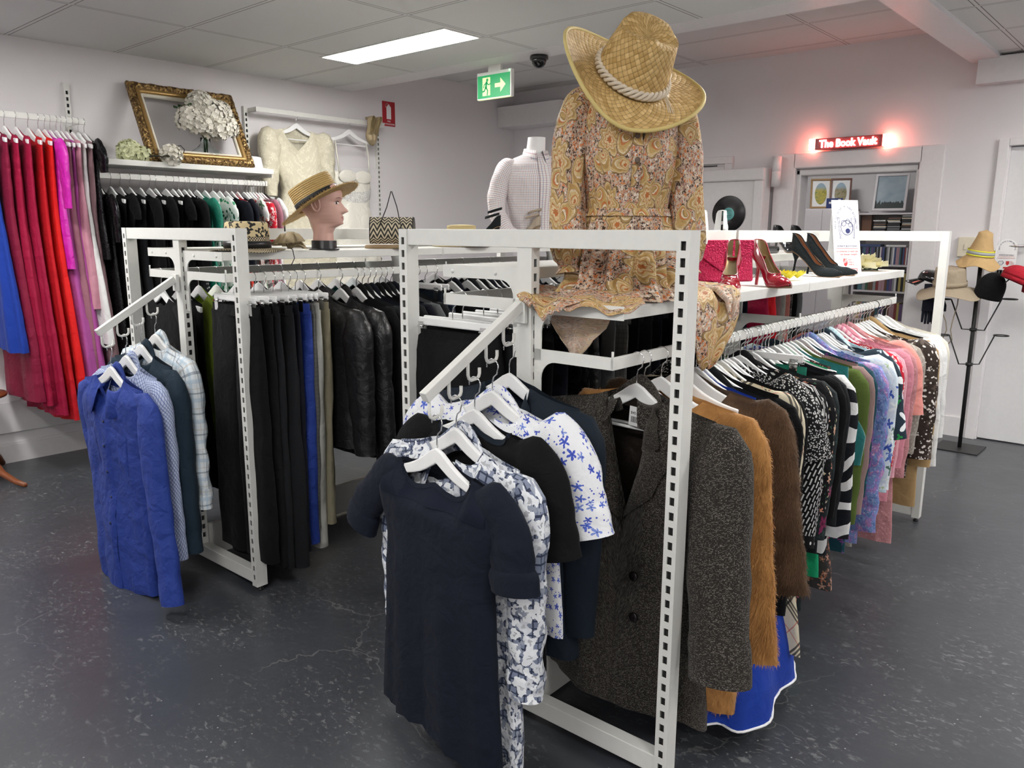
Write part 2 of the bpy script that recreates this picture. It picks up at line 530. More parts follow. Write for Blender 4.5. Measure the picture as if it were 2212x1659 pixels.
# the vault door itself, folded back against the wall
t = thing('vault_door', 'pale steel vault door swung open flat against the back wall', 'door', (-2.83, YB - .06, 0)); t['kind'] = 'structure'
mb = MB(); mb.box((-.72, -.12, .02), (0, 0, 2.0)); mb.build('door_slab', M_steel, t, bevel=.012)
mb = MB()
mb.box((-.72, -.15, 1.90), (0, -.12, 2.0)); mb.box((-.085, -.15, .02), (0, -.12, 1.90)); mb.build('raised_border', M_steel, t, bevel=.012)
mb = MB(); mb.box((-.60, -.123, 1.50), (-.36, -.12, 1.53)); mb.build('recessed_plate', M_steel, t, bevel=.001)
mb = MB(); mb.lathe([(.001, 1.85), (.036, 1.85), (.036, 1.965), (.034, 1.967), (.034, 1.97), (.036, 1.972), (.036, 2.085), (.001, 2.085)], 20); mb.build('hinge', M_steel, t, loc=(.065, -.06, 0))
mb = MB(); mb.lathe([(.001, .25), (.036, .25), (.036, .49), (.001, .49)], 20); mb.build('hinge', M_steel, t, loc=(.065, -.06, 0))
t = thing('door_head', 'white closed door top with frame above the vault door', 'door', (-3.75, YB, 0)); t['kind'] = 'structure'
mb = MB(); mb.box((-.5, -.03, 2.06), (.55, 0, 2.12)); mb.box((.48, -.03, 0), (.55, 0, 2.06)); mb.box((-.57, -.03, 0), (-.5, 0, 2.12)); mb.build('door_frame', M_steel, t, bevel=.004)
mb = MB(); mb.box((-.49, -.012, .01), (.47, 0, 2.035)); mb.build('door_slab', M_steel, t, bevel=.003)
mb = MB(); mb.box((-.1, -.016, 2.042), (.40, -.004, 2.05)); mb.build('gap_seal', M_dark, t)

# right hand door
t = thing('door_2', 'white flush door with lever handle at right of back wall', 'door', (-.73, YB, 0)); t['kind'] = 'structure'
mb = MB(); mb.box((-.43, .03, .008), (.43, .07, 2.07)); mb.build('door_slab', plain('white_door_paint', (.74, .735, .74), .35), t, bevel=.002)
mb = MB()
mb.box((-.50, -.03, 0), (-.437, .08, 2.125)); mb.box((.437, -.03, 0), (.50, .08, 2.125)); mb.box((-.437, -.03, 2.077), (.437, .08, 2.125)); mb.build('door_frame', M_trim, t, bevel=.004)
h = MB()
h.lathe([(.001, 0), (.026, 0), (.026, .008), (.012, .012), (.010, .045), (.001, .045)], 20, M=Matrix.Translation((-.365, .03, 1.40)) @ Matrix.Rotation(PI / 2, 4, 'X'))
h.tube([(-.365, -.012, 1.40), (-.33, -.014, 1.40), (-.26, -.014, 1.402), (-.245, -.012, 1.402)], .009, 10); h.build('lever_handle', M_chrome, t)
h = MB(); h.box((-.435, .027, 1.12), (-.40, .03, 1.27)); h.tube([(-.41, .03, 1.24), (-.41, -.01, 1.235), (-.41, -.012, 1.16), (-.41, .03, 1.155)], .006, 8); h.box((-.43, .02, 1.145), (-.395, .03, 1.165)); h.build('pull_latch', M_black, t)

t = thing('light_switch', 'cream wall switch block behind the firefighter bucket hat', 'switch', (-1.36, YB, 1.39))
mb = MB(); mb.box((-.055, -.03, -.07), (.055, 0, .07)); mb.build('plate', plain('cream_plastic', (.72, .66, .52), .4), t, bevel=.005)
mb = MB(); mb.box((-.012, -.038, -.02), (.012, -.03, .02)); mb.build('rocker', plain('cream_plastic', (.72, .66, .52), .4), t, bevel=.003)

# ------------------------------------------------------------------ ceiling lights
M_led = emit('led_diffuser', (1, .985, .96), 13.5)
def ceiling_light(x, y, label, z=2.65, group=None, L=1.2, W=.29):
    t = thing('ceiling_light', label, 'ceiling light', (x, y, z), group=group)
    mb = MB(); a, b = L / 2, W / 2
    mb.box((-a, -b, -.003), (a, b, -.001)); mb.build('diffuser', M_led, t)
    mb = MB()
    for q in (((-a - .012, -b - .012, -.006), (a + .012, -b, 0)), ((-a - .012, b, -.006), (a + .012, b + .012, 0)), ((-a - .012, -b, -.006), (-a, b, 0)), ((a, -b, -.006), (a + .012, b, 0))): mb.box(*q)
    mb.build('frame', M_white, t); return t
ceiling_light(-4.155, 3.565, 'bright rectangular ceiling light panel above the straw hat display')
for i, (x, y) in enumerate([(-4.155, .9), (-1.0, 3.4), (1.4, 3.4), (1.4, .6), (-1.2, -.35), (-4.155, -1.9), (1.4, -1.9), (.4, 5.35)]):  # unseen panels added to brighten the walls and rack fronts
    ceiling_light(x, y, 'added fill light panel outside the view overhead', z=2.675 if y > 5 else 2.65, group='added fill light panels overhead out of frame')
ceiling_light(-3.0, 7.3, 'added unseen light panel inside the back book room', 2.6, L=.6, W=.16)  # unseen lamp, added and sized to set the back room brightness

# ------------------------------------------------------------------ slotted posts and racks
def slotted(mb, P, ux, uz, uy, w, h, sw=.014, sh=.022, pitch=.04, z0=.03, z1=None):
    """flat plate with a row of slots; P = bottom-left corner, uy points inward"""
    P, ux, uz, uy = V3(P), V3(ux), V3(uz), V3(uy)
    z1 = z1 or h - .02
    a = (w - sw) / 2; b = a + sw
    def q(x0, x1, y0, y1, d=0, mi=0): mb.raw([P + ux * x0 + uz * y0 + uy * d, P + ux * x1 + uz * y0 + uy * d, P + ux * x1 + uz * y1 + uy * d, P + ux * x0 + uz * y1 + uy * d], [(0, 1, 2, 3)], mi=mi)
    q(0, a, 0, h); q(b, w, 0, h)
    z = z0; last = 0
    while z + sh < z1:
        q(a, b, last, z)
        for (xa, ya, xb, yb) in ((a, z, b, z), (b, z, b, z + sh), (b, z + sh, a, z + sh), (a, z + sh, a, z)):
            A = P + ux * xa + uz * ya; B = P + ux * xb + uz * yb
            mb.raw([A, B, B + uy * .003, A + uy * .003], [(0, 1, 2, 3)])
        last = z + sh; z += pitch
    q(a, b, last, h)
    q(a - .001, b + .001, 0, h, .012, 1)  # dark backing strip: the shade of the hollow post put into colour


def post(x0, x1, y0, y1, z0, z1, faces):
    mb = MB()
    X, Y, Z = V3((1, 0, 0)), V3((0, 1, 0)), V3((0, 0, 1)); h = z1 - z0
    spec = {'-y': ((x0, y0, z0), X, Y, x1 - x0), '+y': ((x1, y1, z0), -X, -Y, x1 - x0), '-x': ((x0, y1, z0), -Y, X, y1 - y0), '+x': ((x1, y0, z0), Y, -X, y1 - y0)}
    for k, (P, ux, uy, w) in spec.items():
        if k in faces: slotted(mb, P, ux, Z, uy, w, h)
        else:
            P = V3(P); mb.raw([P, P + ux * w, P + ux * w + Z * h, P + Z * h], [(0, 1, 2, 3)])
    mb.raw([(x0, y0, z1), (x1, y0, z1), (x1, y1, z1), (x0, y1, z1)], [(0, 1, 2, 3)])
    mb.raw([(x0, y0, z0), (x0, y1, z0), (x1, y1, z0), (x1, y0, z0)], [(0, 1, 2, 3)])
    return mb


def bracket(mb, sx, x0, x1, y, zt, hgt=.036, drop=.17):
    pts = [(x0, zt), (x1, zt), (x1, zt - hgt), (x0 + .075, zt - hgt)]
    for k in range(1, 7):
        a = PI / 2 * k / 6; pts.append((x0 + .075 - .05 * sin(a), zt - hgt - .05 + .05 * cos(a)))
    pts += [(x0 + .025, zt - drop), (x0, zt - drop)]
    pts = [(sx * x, z) for x, z in pts]
    if sx < 0: pts = pts[::-1]
    mb.poly(pts, .004, Matrix.Translation((0, y, 0)))


def make_rack(label, loc, rz, hw, L, ys, sides, fall=None):
    t = thing('clothing_rack', label, 'clothing rack', loc, (0, 0, rz))
    H = 1.5; zf = .022
    for (ya, yb, fc) in ((0, .05, '-y'), (L - .05, L, '+y')):
        for (xa, xb) in ((-hw, -hw + .036), (hw - .036, hw)):
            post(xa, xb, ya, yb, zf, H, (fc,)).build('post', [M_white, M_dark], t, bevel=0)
            mb = MB(); mb.lathe([(.001, 0), (.013, 0), (.014, .006), (.008, .01), (.008, zf), (.001, zf)], 14); mb.build('foot', M_black, t, loc=((xa + xb) / 2, (ya + yb) / 2, 0))
        mb = MB(); mb.box((-hw + .036, ya + .004, H - .05), (hw - .036, yb - .004, H)); mb.build('top_rail', M_white, t, bevel=.002)
        mb = MB(); mb.box((-hw + .036, ya + .004, zf + .01), (hw - .036, yb - .004, zf + .065)); mb.build('bottom_rail', M_white, t, bevel=.002)
    cy = []
    for k, y in enumerate(ys):
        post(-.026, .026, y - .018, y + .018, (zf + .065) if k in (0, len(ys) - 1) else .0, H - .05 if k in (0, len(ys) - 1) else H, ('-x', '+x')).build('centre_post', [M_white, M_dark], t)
    for a, b in zip(ys, ys[1:]):
        a2 = a + (.03 if a == ys[0] else .018); b2 = b - (.03 if b == ys[-1] else .018)
        mb = MB(); mb.box((-.018, a2, H - .052), (.018, b2, H)); mb.build('top_beam', M_white, t, bevel=.0015)
        mb = MB(); mb.box((-.012, a2, .012), (.012, b2, .165)); mb.build('kick_panel', M_white, t, bevel=.002)
    for sx, zs, zr, sd, rx in sides:
        for a, b in zip(ys, ys[1:]):
            a2 = a - .002 if a == ys[0] else a + .0; b2 = b
            mb = MB(); lo, hi = sorted((sx * .04, sx * sd))
            mb.box((lo, a2 + .004, zs - .034), (hi, b2 - .004, zs)); sh = mb.build('shelf', M_white, t, bevel=.002)
            for y in (a2, b2 - .006):
                mb = MB(); bracket(mb, sx, .027, sd + .001, y, zs + .001, .037); mb.build('bracket', M_white, sh)
            for xx in (.12, sd - .04):
                mb = MB(); mb.lathe([(.001, 0), (.006, 0), (.006, .002), (.001, .0025)], 12, M=Matrix.Translation((sx * xx, a2 - .0015, zs - .018)) @ Matrix.Rotation(PI / 2, 4, 'X')); mb.build('screw', M_white, sh)
            mb = MB(); xr = sx * rx
            mb.box((xr - .006, a2 - .002, zr - .034), (xr + .006, b2 + .002, zr)); hr = mb.build('hang_rail', M_white, t, bevel=.002)
            for y in (a2, b2 - .006):
                mb = MB(); bracket(mb, sx, .027, rx + .004, y, zr, .034); mb.build('bracket', M_white, hr)
            for y in (a2 + .001, b2 - .001):
                mb = MB(); mb.tube([(xr, y, zr - .01), (xr, y, zr + .016)], .0035, 8); mb.build('end_pin', M_white, hr)
    if fall:
        nh, z0, z1, ly = fall
        arm = MB(); A = V3((0, -.012, z0)); B = V3((0, -ly, z1)); d = (B - A).normalized(); up = V3((1, 0, 0)).cross(d)
        vs = []
        for P in (A, B):
            for (e, f) in ((-1, -1), (1, -1), (1, 1), (-1, 1)): vs.append(P + V3((1, 0, 0)) * e * .012 + up * f * .014)
        arm.raw(vs, [(3, 2, 1, 0), (4, 5, 6, 7), (0, 1, 5, 4), (1, 2, 6, 5), (2, 3, 7, 6), (3, 0, 4, 7)])
        arm.box((-.018, -.012, z0 - .05), (.018, .002, z0 + .02))
        ao = arm.build('waterfall_arm', M_white, t, bevel=.0015)
        spots = []
        for k in range(nh):
            P = A.lerp(B, .955 - .2 * k * (4 / max(4, nh - 1)) * .96)
            mb = MB(); q = P + V3((0, 0, -.008))
            pa = [q, q + V3((0, 0, -.045)), q + V3((0, .004, -.055)), q + V3((0, .012, -.06)), q + V3((0, .034, -.058)), q + V3((0, .042, -.053)), q + V3((0, .045, -.045)), q + V3((0, .045, -.03))]
            mb.tube(pa, .0045, 10); mb.build('hook', M_white, ao)
            spots.append(V3((q.x, q.y + .026, q.z - .054)))
        return t, spots
    return t, []


FRT = R(1.2); FRL = V3((-1.452, 1.69, 0)); LRT = R(.9); LRL = V3((-3.325, 1.60, 0))
frack, fr_spots = make_rack('nearest white double sided clothing rack carrying the paisley dress display', FRL, FRT, .513, 2.70, (.025, 1.35, 2.675), [(1, 1.304, 1.168, .32, .29), (-1, 1.392, 1.305, .335, .33)], (5, 1.29, 1.085, .385))
lrack, lr_spots = make_rack('further white clothing rack in the middle with straw hats on its shelf', LRL, LRT, .49, 2.66, (.025, 1.26, 2.635), [(1, 1.405, 1.32, .34, .36), (-1, 1.412, 1.318, .29, .29)], (4, 1.285, 1.085, .345))
def w_of(L, rz):
    M = Matrix.Translation(L) @ Matrix.Rotation(rz, 4, 'Z')
    return lambda x, y, z: M @ V3((x, y, z))
FR = w_of(FRL, FRT); LR = w_of(LRL, LRT)

# wall racking on the left wall
for y, lab in ((.84, 'slotted white wall upright off the left of the dresses'), (2.105, 'slotted white wall upright behind the red dresses'), (3.37, 'slotted white wall upright right of the gold picture frame'), (4.645, 'slotted white wall upright below the fire extinguisher sign')):
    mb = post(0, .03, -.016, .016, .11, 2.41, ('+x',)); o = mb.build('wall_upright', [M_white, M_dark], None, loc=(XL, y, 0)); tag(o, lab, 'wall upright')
def wall_rail(label, y0, y1, x, z):
    t = thing('wall_hang_rail', label, 'hang rail', (XL, y0, z))
    mb = MB(); mb.box((x - XL - .006, 0, -.036), (x - XL + .006, y1 - y0, 0)); mb.build('rail', M_white, t, bevel=.002)
    if x - XL > .15:
        for y in (.03, y1 - y0 - .034):
            mb = MB(); bracket(mb, 1, .03, x - XL, y, 0, .036, .14); mb.build('bracket', M_white, t)
    else:
        for y in (.0, y1 - y0 - .02):
            mb = MB(); mb.box((.025, y, -.034), (x - XL, y + .02, -.002)); mb.build('bracket', M_white, t)
wall_rail('white wall rail holding the red and pink dresses', .86, 2.095, -5.40, 2.165)
wall_rail('white wall rail under the picture frame shelf', 2.125, 3.345, -5.40, 1.845)
wall_rail('white wall rail close to wall holding the wedding dresses', 3.39, 4.63, -5.575, 2.40)
t = thing('wall_shelf', 'white wall shelf carrying the gold picture frame', 'shelf', (XL, 2.115, 1.93))
mb = MB(); mb.box((.03, 0, -.036), (.37, 1.255, 0)); mb.build('board', M_white, t, bevel=.002)
for y in (.005, 1.245):
    mb = MB(); bracket(mb, 1, .03, .36, y, -.03, .03, .12); mb.build('bracket', M_white, t)
mb = MB(); mb.box((0, 3.39, 1.2), (.012, 4.63, 2.02)); tag(mb.build('back_panel', M_trim, None, loc=(XL + .016, 0, 0), bevel=.002), 'white flat back panel behind the wedding dresses', 'wall panel')
mb = MB(); mb.box((0, .86, .2), (.012, 2.09, .40)); tag(mb.build('back_panel', M_trim, None, loc=(XL + .016, 0, 0), bevel=.002), 'low white wall panel below the red dresses', 'wall panel')
# ------------------------------------------------------------------ hangers
def hook_mb():
    mb = MB(); pa = [(0, 0, -.09), (0, 0, -.062), (.004, 0, -.048), (.016, 0, -.038)]
    for k in range(11):
        a = -.55 + k * (PI + .75) / 10
        pa.append((.0205 * cos(a), 0, -.019 + .0205 * sin(a)))
    return mb.tube(pa, .0019, 6)


def board_pts(hw=.203, drop=.085, n=18, th0=.046, z0=-.085, notch=True):
    def top(x): return z0 - drop * (1 - math.exp(-(x * x / (abs(x) + .03)) / .085)) / (1 - math.exp(-(hw * hw / (hw + .03)) / .085))
    def bot(x): return top(x) - lerp(th0, .026, sst(0, .14, abs(x))) + (.004 if notch and abs(x) < .01 else 0)
    T = [(hw * (2 * k / n - 1), top(hw * (2 * k / n - 1))) for k in range(n + 1)]
    B = [(hw * .985 * (1 - 2 * k / n), bot(hw * (1 - 2 * k / n))) for k in range(n + 1)]
    return T, B


def make_hanger(name, mat=None, black=False):
    t = thing(name, 'white hanger', 'hanger')
    m = M_black if black else M_hang
    hook_mb().build('hook', M_black if black else M_chrome, t)
    T, B = board_pts(); mb = MB(); n = len(T)
    vs = []; 
    def yb(x): return -.004 * (x / .203) ** 2
    for y in (-.0065, .0065):
        vs += [(x, yb(x) + y, z) for x, z in T] + [(x, yb(x) + y, z) for x, z in B[::-1]]
    fs = []
    for k in range(n - 1):
        fs.append((k, n + k, n + k + 1, k + 1)); o = 2 * n
        fs.append((o + k, o + k + 1, o + n + k + 1, o + n + k))
        fs.append((k, k + 1, o + k + 1, o + k)); fs.append((n + k, o + n + k, o + n + k + 1, n + k + 1))
    fs.append((0, 2 * n, 3 * n, n)); fs.append((n - 1, 2 * n - 1, 4 * n - 1, 3 * n - 1))
    mb.raw(vs, fs); mb.build('shoulder_board', m, t, bevel=.004)
    mb = MB(); mb.tube([(-.172, -.003, -.178), (-.169, -.003, -.20), (-.158, -.003, -.212), (0, -.002, -.214), (.158, -.003, -.212), (.169, -.003, -.20), (.172, -.003, -.178)], .0048, 8)
    mb.build('trouser_bar', m, t); return t


def make_clip_hanger():
    t = thing('clip_hanger', 'clip hanger', 'hanger')
    hook_mb().build('hook', M_chrome, t)
    mb = MB(); mb.box((-.17, -.006, -.112), (.17, .006, -.086)); mb.build('bar', M_hang, t, bevel=.004)
    for sx in (-1, 1):
        mb = MB(); x = sx * .14
        mb.box((x - .014, -.011, -.16), (x + .014, -.008, -.10)); mb.box((x - .014, .008, -.16), (x + .014, .011, -.10))
        mb.tube([(x - .016, -.012, -.115), (x + .016, -.012, -.115)], .004, 8); mb.tube([(x - .016, .012, -.115), (x + .016, .012, -.115)], .004, 8)
        mb.tube([(x + sx * .016, 0, -.10), (x + sx * .034, 0, -.10), (x + sx * .034, 0, -.116), (x + sx * .016, 0, -.116)], .0015, 6)
        mb.build('clip', M_chrome, t)
    return t
PROTO = {}
def hang(kind, p, rz, label, group=None):
    if kind not in PROTO:
        PROTO[kind] = make_hanger('clothes_hanger') if kind == 'w' else make_hanger('clothes_hanger', None, True) if kind == 'b' else make_clip_hanger()
        o = PROTO[kind]; o.location = p; o.rotation_euler = (0, 0, rz); o['label'] = label
        if group: o['group'] = group
        KIDS[o.name] = list(o.children)
        return o
    return dup(PROTO[kind], p, (0, 0, rz), label, group)


# ------------------------------------------------------------------ garments
# local frame: origin where the hanger hook meets the rail, front faces -Y
class G:
    """cloth torso evaluated analytically so that details can be laid on it"""
    def __init__(s, **k):
        d = dict(w=[(0, .21), (.1, .225), (1, .25)], len=.75, th=.038, thb=None, fold=.012, fk=(5, 9), crumple=.006, seed=0, nw=.075, drop=.07, bdrop=.012,
                 z0=-.077, sl=.081, tip=.21, hemf=0.0, hemn=.0, flare=0.0, ease=.10, topth=.011, vee=False, asym=0.0, lean=0.0, skew=0.0)
        d.update(k); s.__dict__.update(d)
        s.rng = random.Random(s.seed); s.ph = [s.rng.uniform(0, 6.28) for _ in range(6)]; s.so = s.rng.uniform(0, 50)

    def zs(s, x):
        x = abs(x)
        return s.z0 - s.sl * (1 - math.exp(-(x * x / (x + .03)) / .085)) / (1 - math.exp(-(.215 ** 2 / .245) / .085))

    def at(s, x, z, off=0.0):
        v = .2
        for _ in range(4):
            hw = interp(s.w, v); c = clamp(abs(x) / hw, 0, .99) ** (1 / .85); a = math.acos(c); a = a if x >= 0 else PI - a
            z0 = s.surf(a, 0).z; z1 = s.surf(a, 1).z; v = clamp((z - z0) / (z1 - z0), 0, 1)
        return s.surf(a, v, off)

    def surf(s, a, v, off=0.0):
        hw = interp(s.w, v) if isinstance(s.w, list) else s.w(v)
        ca, sa = cos(a), sin(a)           # sa>0 : front (-Y)
        x = hw * (abs(ca) ** .85) * (1 if ca >= 0 else -1)
        k = abs(sa) ** .75
        amp = sst(0, s.ease, v)
        th = s.topth + (s.th - s.topth) * amp + s.flare * v
        y = -th * k * (1 if sa >= 0 else -1)
        xx = x / hw * s.tip if hw else 0
        zt = s.zs(xx * min(1, .98)) if s.sl else s.z0
        if abs(xx) < s.nw:
            q = math.sqrt(max(0, 1 - (xx / s.nw) ** 2)) if not (s.vee and sa >= 0) else (1 - abs(xx) / s.nw) ** .8
            zt -= (s.drop if sa >= 0 else s.bdrop) * q
        zh = s.z0 - s.sl * .5 - s.len - s.hemf * (1 - abs(ca)) * (1 if sa >= 0 else 1) - s.asym * ca
        vv = v
        z = zt + (zh - zt) * vv
        A = s.fold * (.12 + .88 * sst(.1, .9, v)) * amp
        f = A * (sin(s.fk[0] * a + s.ph[0] + .6 * v) + .6 * sin(s.fk[1] * a + s.ph[1] - .8 * v) + .35 * sin(s.fk[1] * 1.9 * a + s.ph[2] + v))
        c = s.crumple * amp * (nz(x * 8 + s.so, y * 8, z * 8) + .6 * nz(x * 19 + s.so, y * 19, z * 19))
        nx, ny = ca * .5, -sa
        y += ny * (f + c + off); x += nx * (f * .8 + c + off)
        if s.hemn: z += s.hemn * sst(.7, 1, v) * sin(3 * a + s.ph[3])
        y += s.lean * v; x += s.skew * sst(.3, 1, v)
        return V3((x, y, z))

    def mbgrid(s, mb, N=44, V=26, mi=0):
        hw = interp(s.w, .5) if isinstance(s.w, list) else s.w(.5)
        return mb.grid(lambda i, j: s.surf(PI * 2 * i / N, (j / V) ** 1.15), N, V, True, lambda i, j: (i / N * 4.2 * hw + s.so, -((j / V) ** 1.15) * s.len + s.so), mi)

    def patch(s, mb, a0, a1, v0, v1, off=.003, nu=8, nv=10, taper=None):
        def fn(i, j):
            t = j / nv; b0, b1 = a0, a1
            if taper: b0, b1 = taper(t)
            e = 0 if 0 < i < nu and 0 < j < nv else -.004
            return s.surf(lerp(b0, b1, i / nu), lerp(v0, v1, t), off + e)
        return mb.grid(fn, nu, nv, False, lambda i, j: (lerp(a0, a1, i / nu) * .25 + s.so + .33, -lerp(v0, v1, j / nv) * s.len + s.so))


def sleeve_mb(mb, sx, P, n=16, m=24, mi=0):
    """sleeve tube that continues the shoulder slope and then hangs down"""
    tip = P['at'][0] - .012; L = P['len']; so = P.get('seed', 0) * 3.7 + sx * 5; k = P.get('flat', 1.0)
    rx1 = max(v for t, v in P['rx'] if t > .1 or t == 1) if len(P['rx']) > 1 else .06
    rx2 = P['rx'][-1][1]; ry1 = max(v for t, v in P['ry']) * .72 * k; ry2 = P['ry'][-1][1] * .8 * k
    out = P['dx'][-1][1] - .025; dye = P.get('dy', [(0, 0)])[-1][1]; dy0 = P.get('dy', [(0, 0)])[0][1]
    zsh = lambda x: -.079 - .085 * (1 - math.exp(-(x * x / (x + .03)) / .085)) / (1 - math.exp(-(.215 ** 2 / .245) / .085))
    ze = P['at'][1] - L
    K = [V3((tip - .085, 0, zsh(tip - .085) - .026)), V3((tip - .015, 0, zsh(tip - .015) - .036)), V3((tip + .030 + out * .12, dy0 * .5 + dye * .1, zsh(tip) - .085)),
         V3((tip + .032 + out * .5, lerp(dy0, dye, .5), lerp(zsh(tip) - .085, ze, .5))), V3((tip + .030 + out, dye, ze))]
    if P.get('lift'):
        K[3] = V3((tip + .05 + P['lift'] * .6, dye * .5, zsh(tip) - .085 - L * .25)); K[4] = V3((tip + .05 + P['lift'], dye, ze))
    Rr = [(0, .020), (.08, .032), (.2, rx1), (.6, lerp(rx1, rx2, .35)), (1, rx2)]; Ry = [(0, .012), (.10, .022), (.25, ry1), (1, ry2)]
    def cat(t):
        d = [0]
        for a, b in zip(K, K[1:]): d.append(d[-1] + (b - a).length)
        q = t * d[-1]; i = 0
        while i < len(K) - 2 and q > d[i + 1]: i += 1
        u = (q - d[i]) / (d[i + 1] - d[i]); p1, p2 = K[i], K[i + 1]
        p0 = K[i - 1] if i else p1 * 2 - p2; p3 = K[i + 2] if i + 2 < len(K) else p2 * 2 - p1
        return .5 * ((2 * p1) + (p2 - p0) * u + (2 * p0 - 5 * p1 + 4 * p2 - p3) * u * u + (3 * p1 - p0 - 3 * p2 + p3) * u ** 3)
    pts = []
    for j in range(m + 1):
        q = cat(j / m); pts.append(V3((sx * q.x, q.y, q.z)))
    rings = []
    for j in range(m + 1):
        d = (pts[min(j + 1, m)] - pts[max(j - 1, 0)]).normalized()
        e1 = V3((0, 1, 0)).cross(d).normalized(); e2 = d.cross(e1)
        t = j / m; rx = interp(Rr, t); ry = interp(Ry, t); rib = 0
        if P.get('rib'):
            f, amp, ta, tb = P['rib']; rib = amp * (abs(sin(PI * f * t)) - .6) * sst(ta, ta + .02, t) * (1 - sst(tb, tb + .02, t))
        rg = []
        for i in range(n):
            a = 2 * PI * i / n
            cr = P.get('cr', .005) * sst(.05, .2, t) * (nz(so + 2 * cos(a), 2 * sin(a), t * 7) + .7 * sin(t * 34 + 2 * a + so) * sst(.25, .55, t) * P.get('wr', .5)) * (1 - .6 * sst(.93, 1, t))
            rg.append(pts[j] + e1 * cos(a) * (rx + cr + rib) + e2 * sin(a) * (ry + cr * min(1, ry / .03) + rib))
        rings.append(rg)
    mb.grid(lambda i, j: rings[j][i], n, m, True, lambda i, j: (i / n * .34 + so, -j / m * L + so), mi)
    return rings


SL_LONG = dict(len=.56, dx=[(0, -.03), (.12, .012), (1, .03)], rx=[(0, .05), (.15, .062), (.6, .055), (1, .045)], ry=[(0, .045), (.15, .05), (.6, .042), (1, .034)])


def sleeve(P0, **k):
    d = dict(P0); d.update(k); return d


def disc(mb, p, nrm, r, h=.003, n=12):
    nrm = V3(nrm).normalized(); q = nrm.to_track_quat('Z', 'Y').to_matrix().to_4x4()
    mb.lathe([(.0005, 0), (r, 0), (r, h * .6), (r * .8, h), (.0005, h * .7)], n, M=Matrix.Translation(p) @ q)


def collar_mb(g, stand=.03, leaf=.055, point=.03, spread=.045, front=None):
    mb = MB(); nw = g.nw * 1.02; N = 32; front = front if front is not None else g.drop * .75
    def fn(i, j):
        s = i / N * 2 - 1; ph = s * 2.75; c = cos(ph)
        bx = nw * sin(ph) * (1.0 if abs(ph) < PI / 2 else .96); by = .026 * c - .008
        bz = g.zs(bx * 1.05) - .022 - front * (1 - c) * .5
        B = V3((bx, by, bz)); outw = V3((sin(ph), c * .6, 0)); outw.normalize()
        fr = sst(.45, 1.0, abs(s))
        if j == 0: return B + outw * -.004
        if j == 1: return B + V3((0, 0, stand * .6)) + outw * .0
        if j == 2: return B + V3((0, 0, stand)) + outw * .006
        if j == 3: return B + V3((0, 0, stand * .8)) + outw * .014
        if j == 4: return B + V3((0, 0, stand * .8 - leaf * .55)) + outw * (.022 + .004 * fr)
        return B + V3((spread * fr * (.25 if s > 0 else -.25), -.012 * fr, stand * .8 - leaf - point * fr)) + outw * (.026 + .006 * fr)
    mb.grid(fn, N, 5, False, lambda i, j: (i / N * .42 + 7.1, j * .02 + 3.3)); return mb


GN = [0]
def garment(name, label, cat, p, rz, mat, g, sleeves=None, collar=None, parts=(), group=None, fur=None, tilt=0.0):
    """sleeves: dict or (left,right); parts: list of (name, builder(g)->MB, material)"""
    GN[0] += 1
    t = thing(name, label, cat, p, (0, tilt, rz), group)
    mb = MB(); g.mbgrid(mb)
    if fur: add_fur(mb, *fur)
    mats = mat if isinstance(mat, (list, tuple)) else [mat]
    mb.build('body', mats, t)
    if sleeves:
        sp = sleeves if isinstance(sleeves, tuple) else (sleeves, sleeves)
        for sx, P in zip((-1, 1), sp):
            if not P: continue
            mb = MB(); sleeve_mb(mb, sx, P)
            if fur: add_fur(mb, *fur)
            mb.build('sleeve', mats, t)
    if collar is not None:
        collar_mb(g, **collar).build('collar', mats, t, solid=.002)
    for nm, fn, m in parts: fn(g).build(nm, m or mats[0], t)
    return t


def add_fur(mb, count, ln, wid, seed=1, droop=.75):
    rng = random.Random(seed); F = [(f, (mb.v[f[1]] - mb.v[f[0]]).cross(mb.v[f[2]] - mb.v[f[0]])) for f in mb.f]
    ar = [n.length for _, n in F]; tot = sum(ar)
    for (f, n), a in zip(list(F), ar):
        if a < 1e-9: continue
        k = count * a / tot; k = int(k) + (1 if rng.random() < k % 1 else 0)
        n = n.normalized(); P = [mb.v[i] for i in f]
        for _ in range(k):
            u, v = rng.random(), rng.random()
            q = P[0].lerp(P[1], u).lerp(P[3 % len(P)].lerp(P[2], u), v) if len(P) == 4 else P[0].lerp(P[1], u * .5).lerp(P[2], v * .5)
            l = ln * rng.uniform(.5, 1.25); w = wid * rng.uniform(.6, 1.3)
            d = (V3((rng.gauss(0, .35), rng.gauss(0, .35), -1 * droop)) + n * rng.uniform(.35, .9)).normalized()
            sd = d.cross(n)
            if sd.length < 1e-4: continue
            sd = sd.normalized() * w
            m = q + d * l * .55; e = q + (d + V3((0, 0, -.45))).normalized() * l
            uu = (q.x * 1.3 + q.y, q.z)
            mb.raw([q - sd, q + sd, m + sd * .8, m - sd * .8, e], [(0, 1, 2, 3), (3, 2, 4)], [[uu] * 4, [uu] * 3], True)


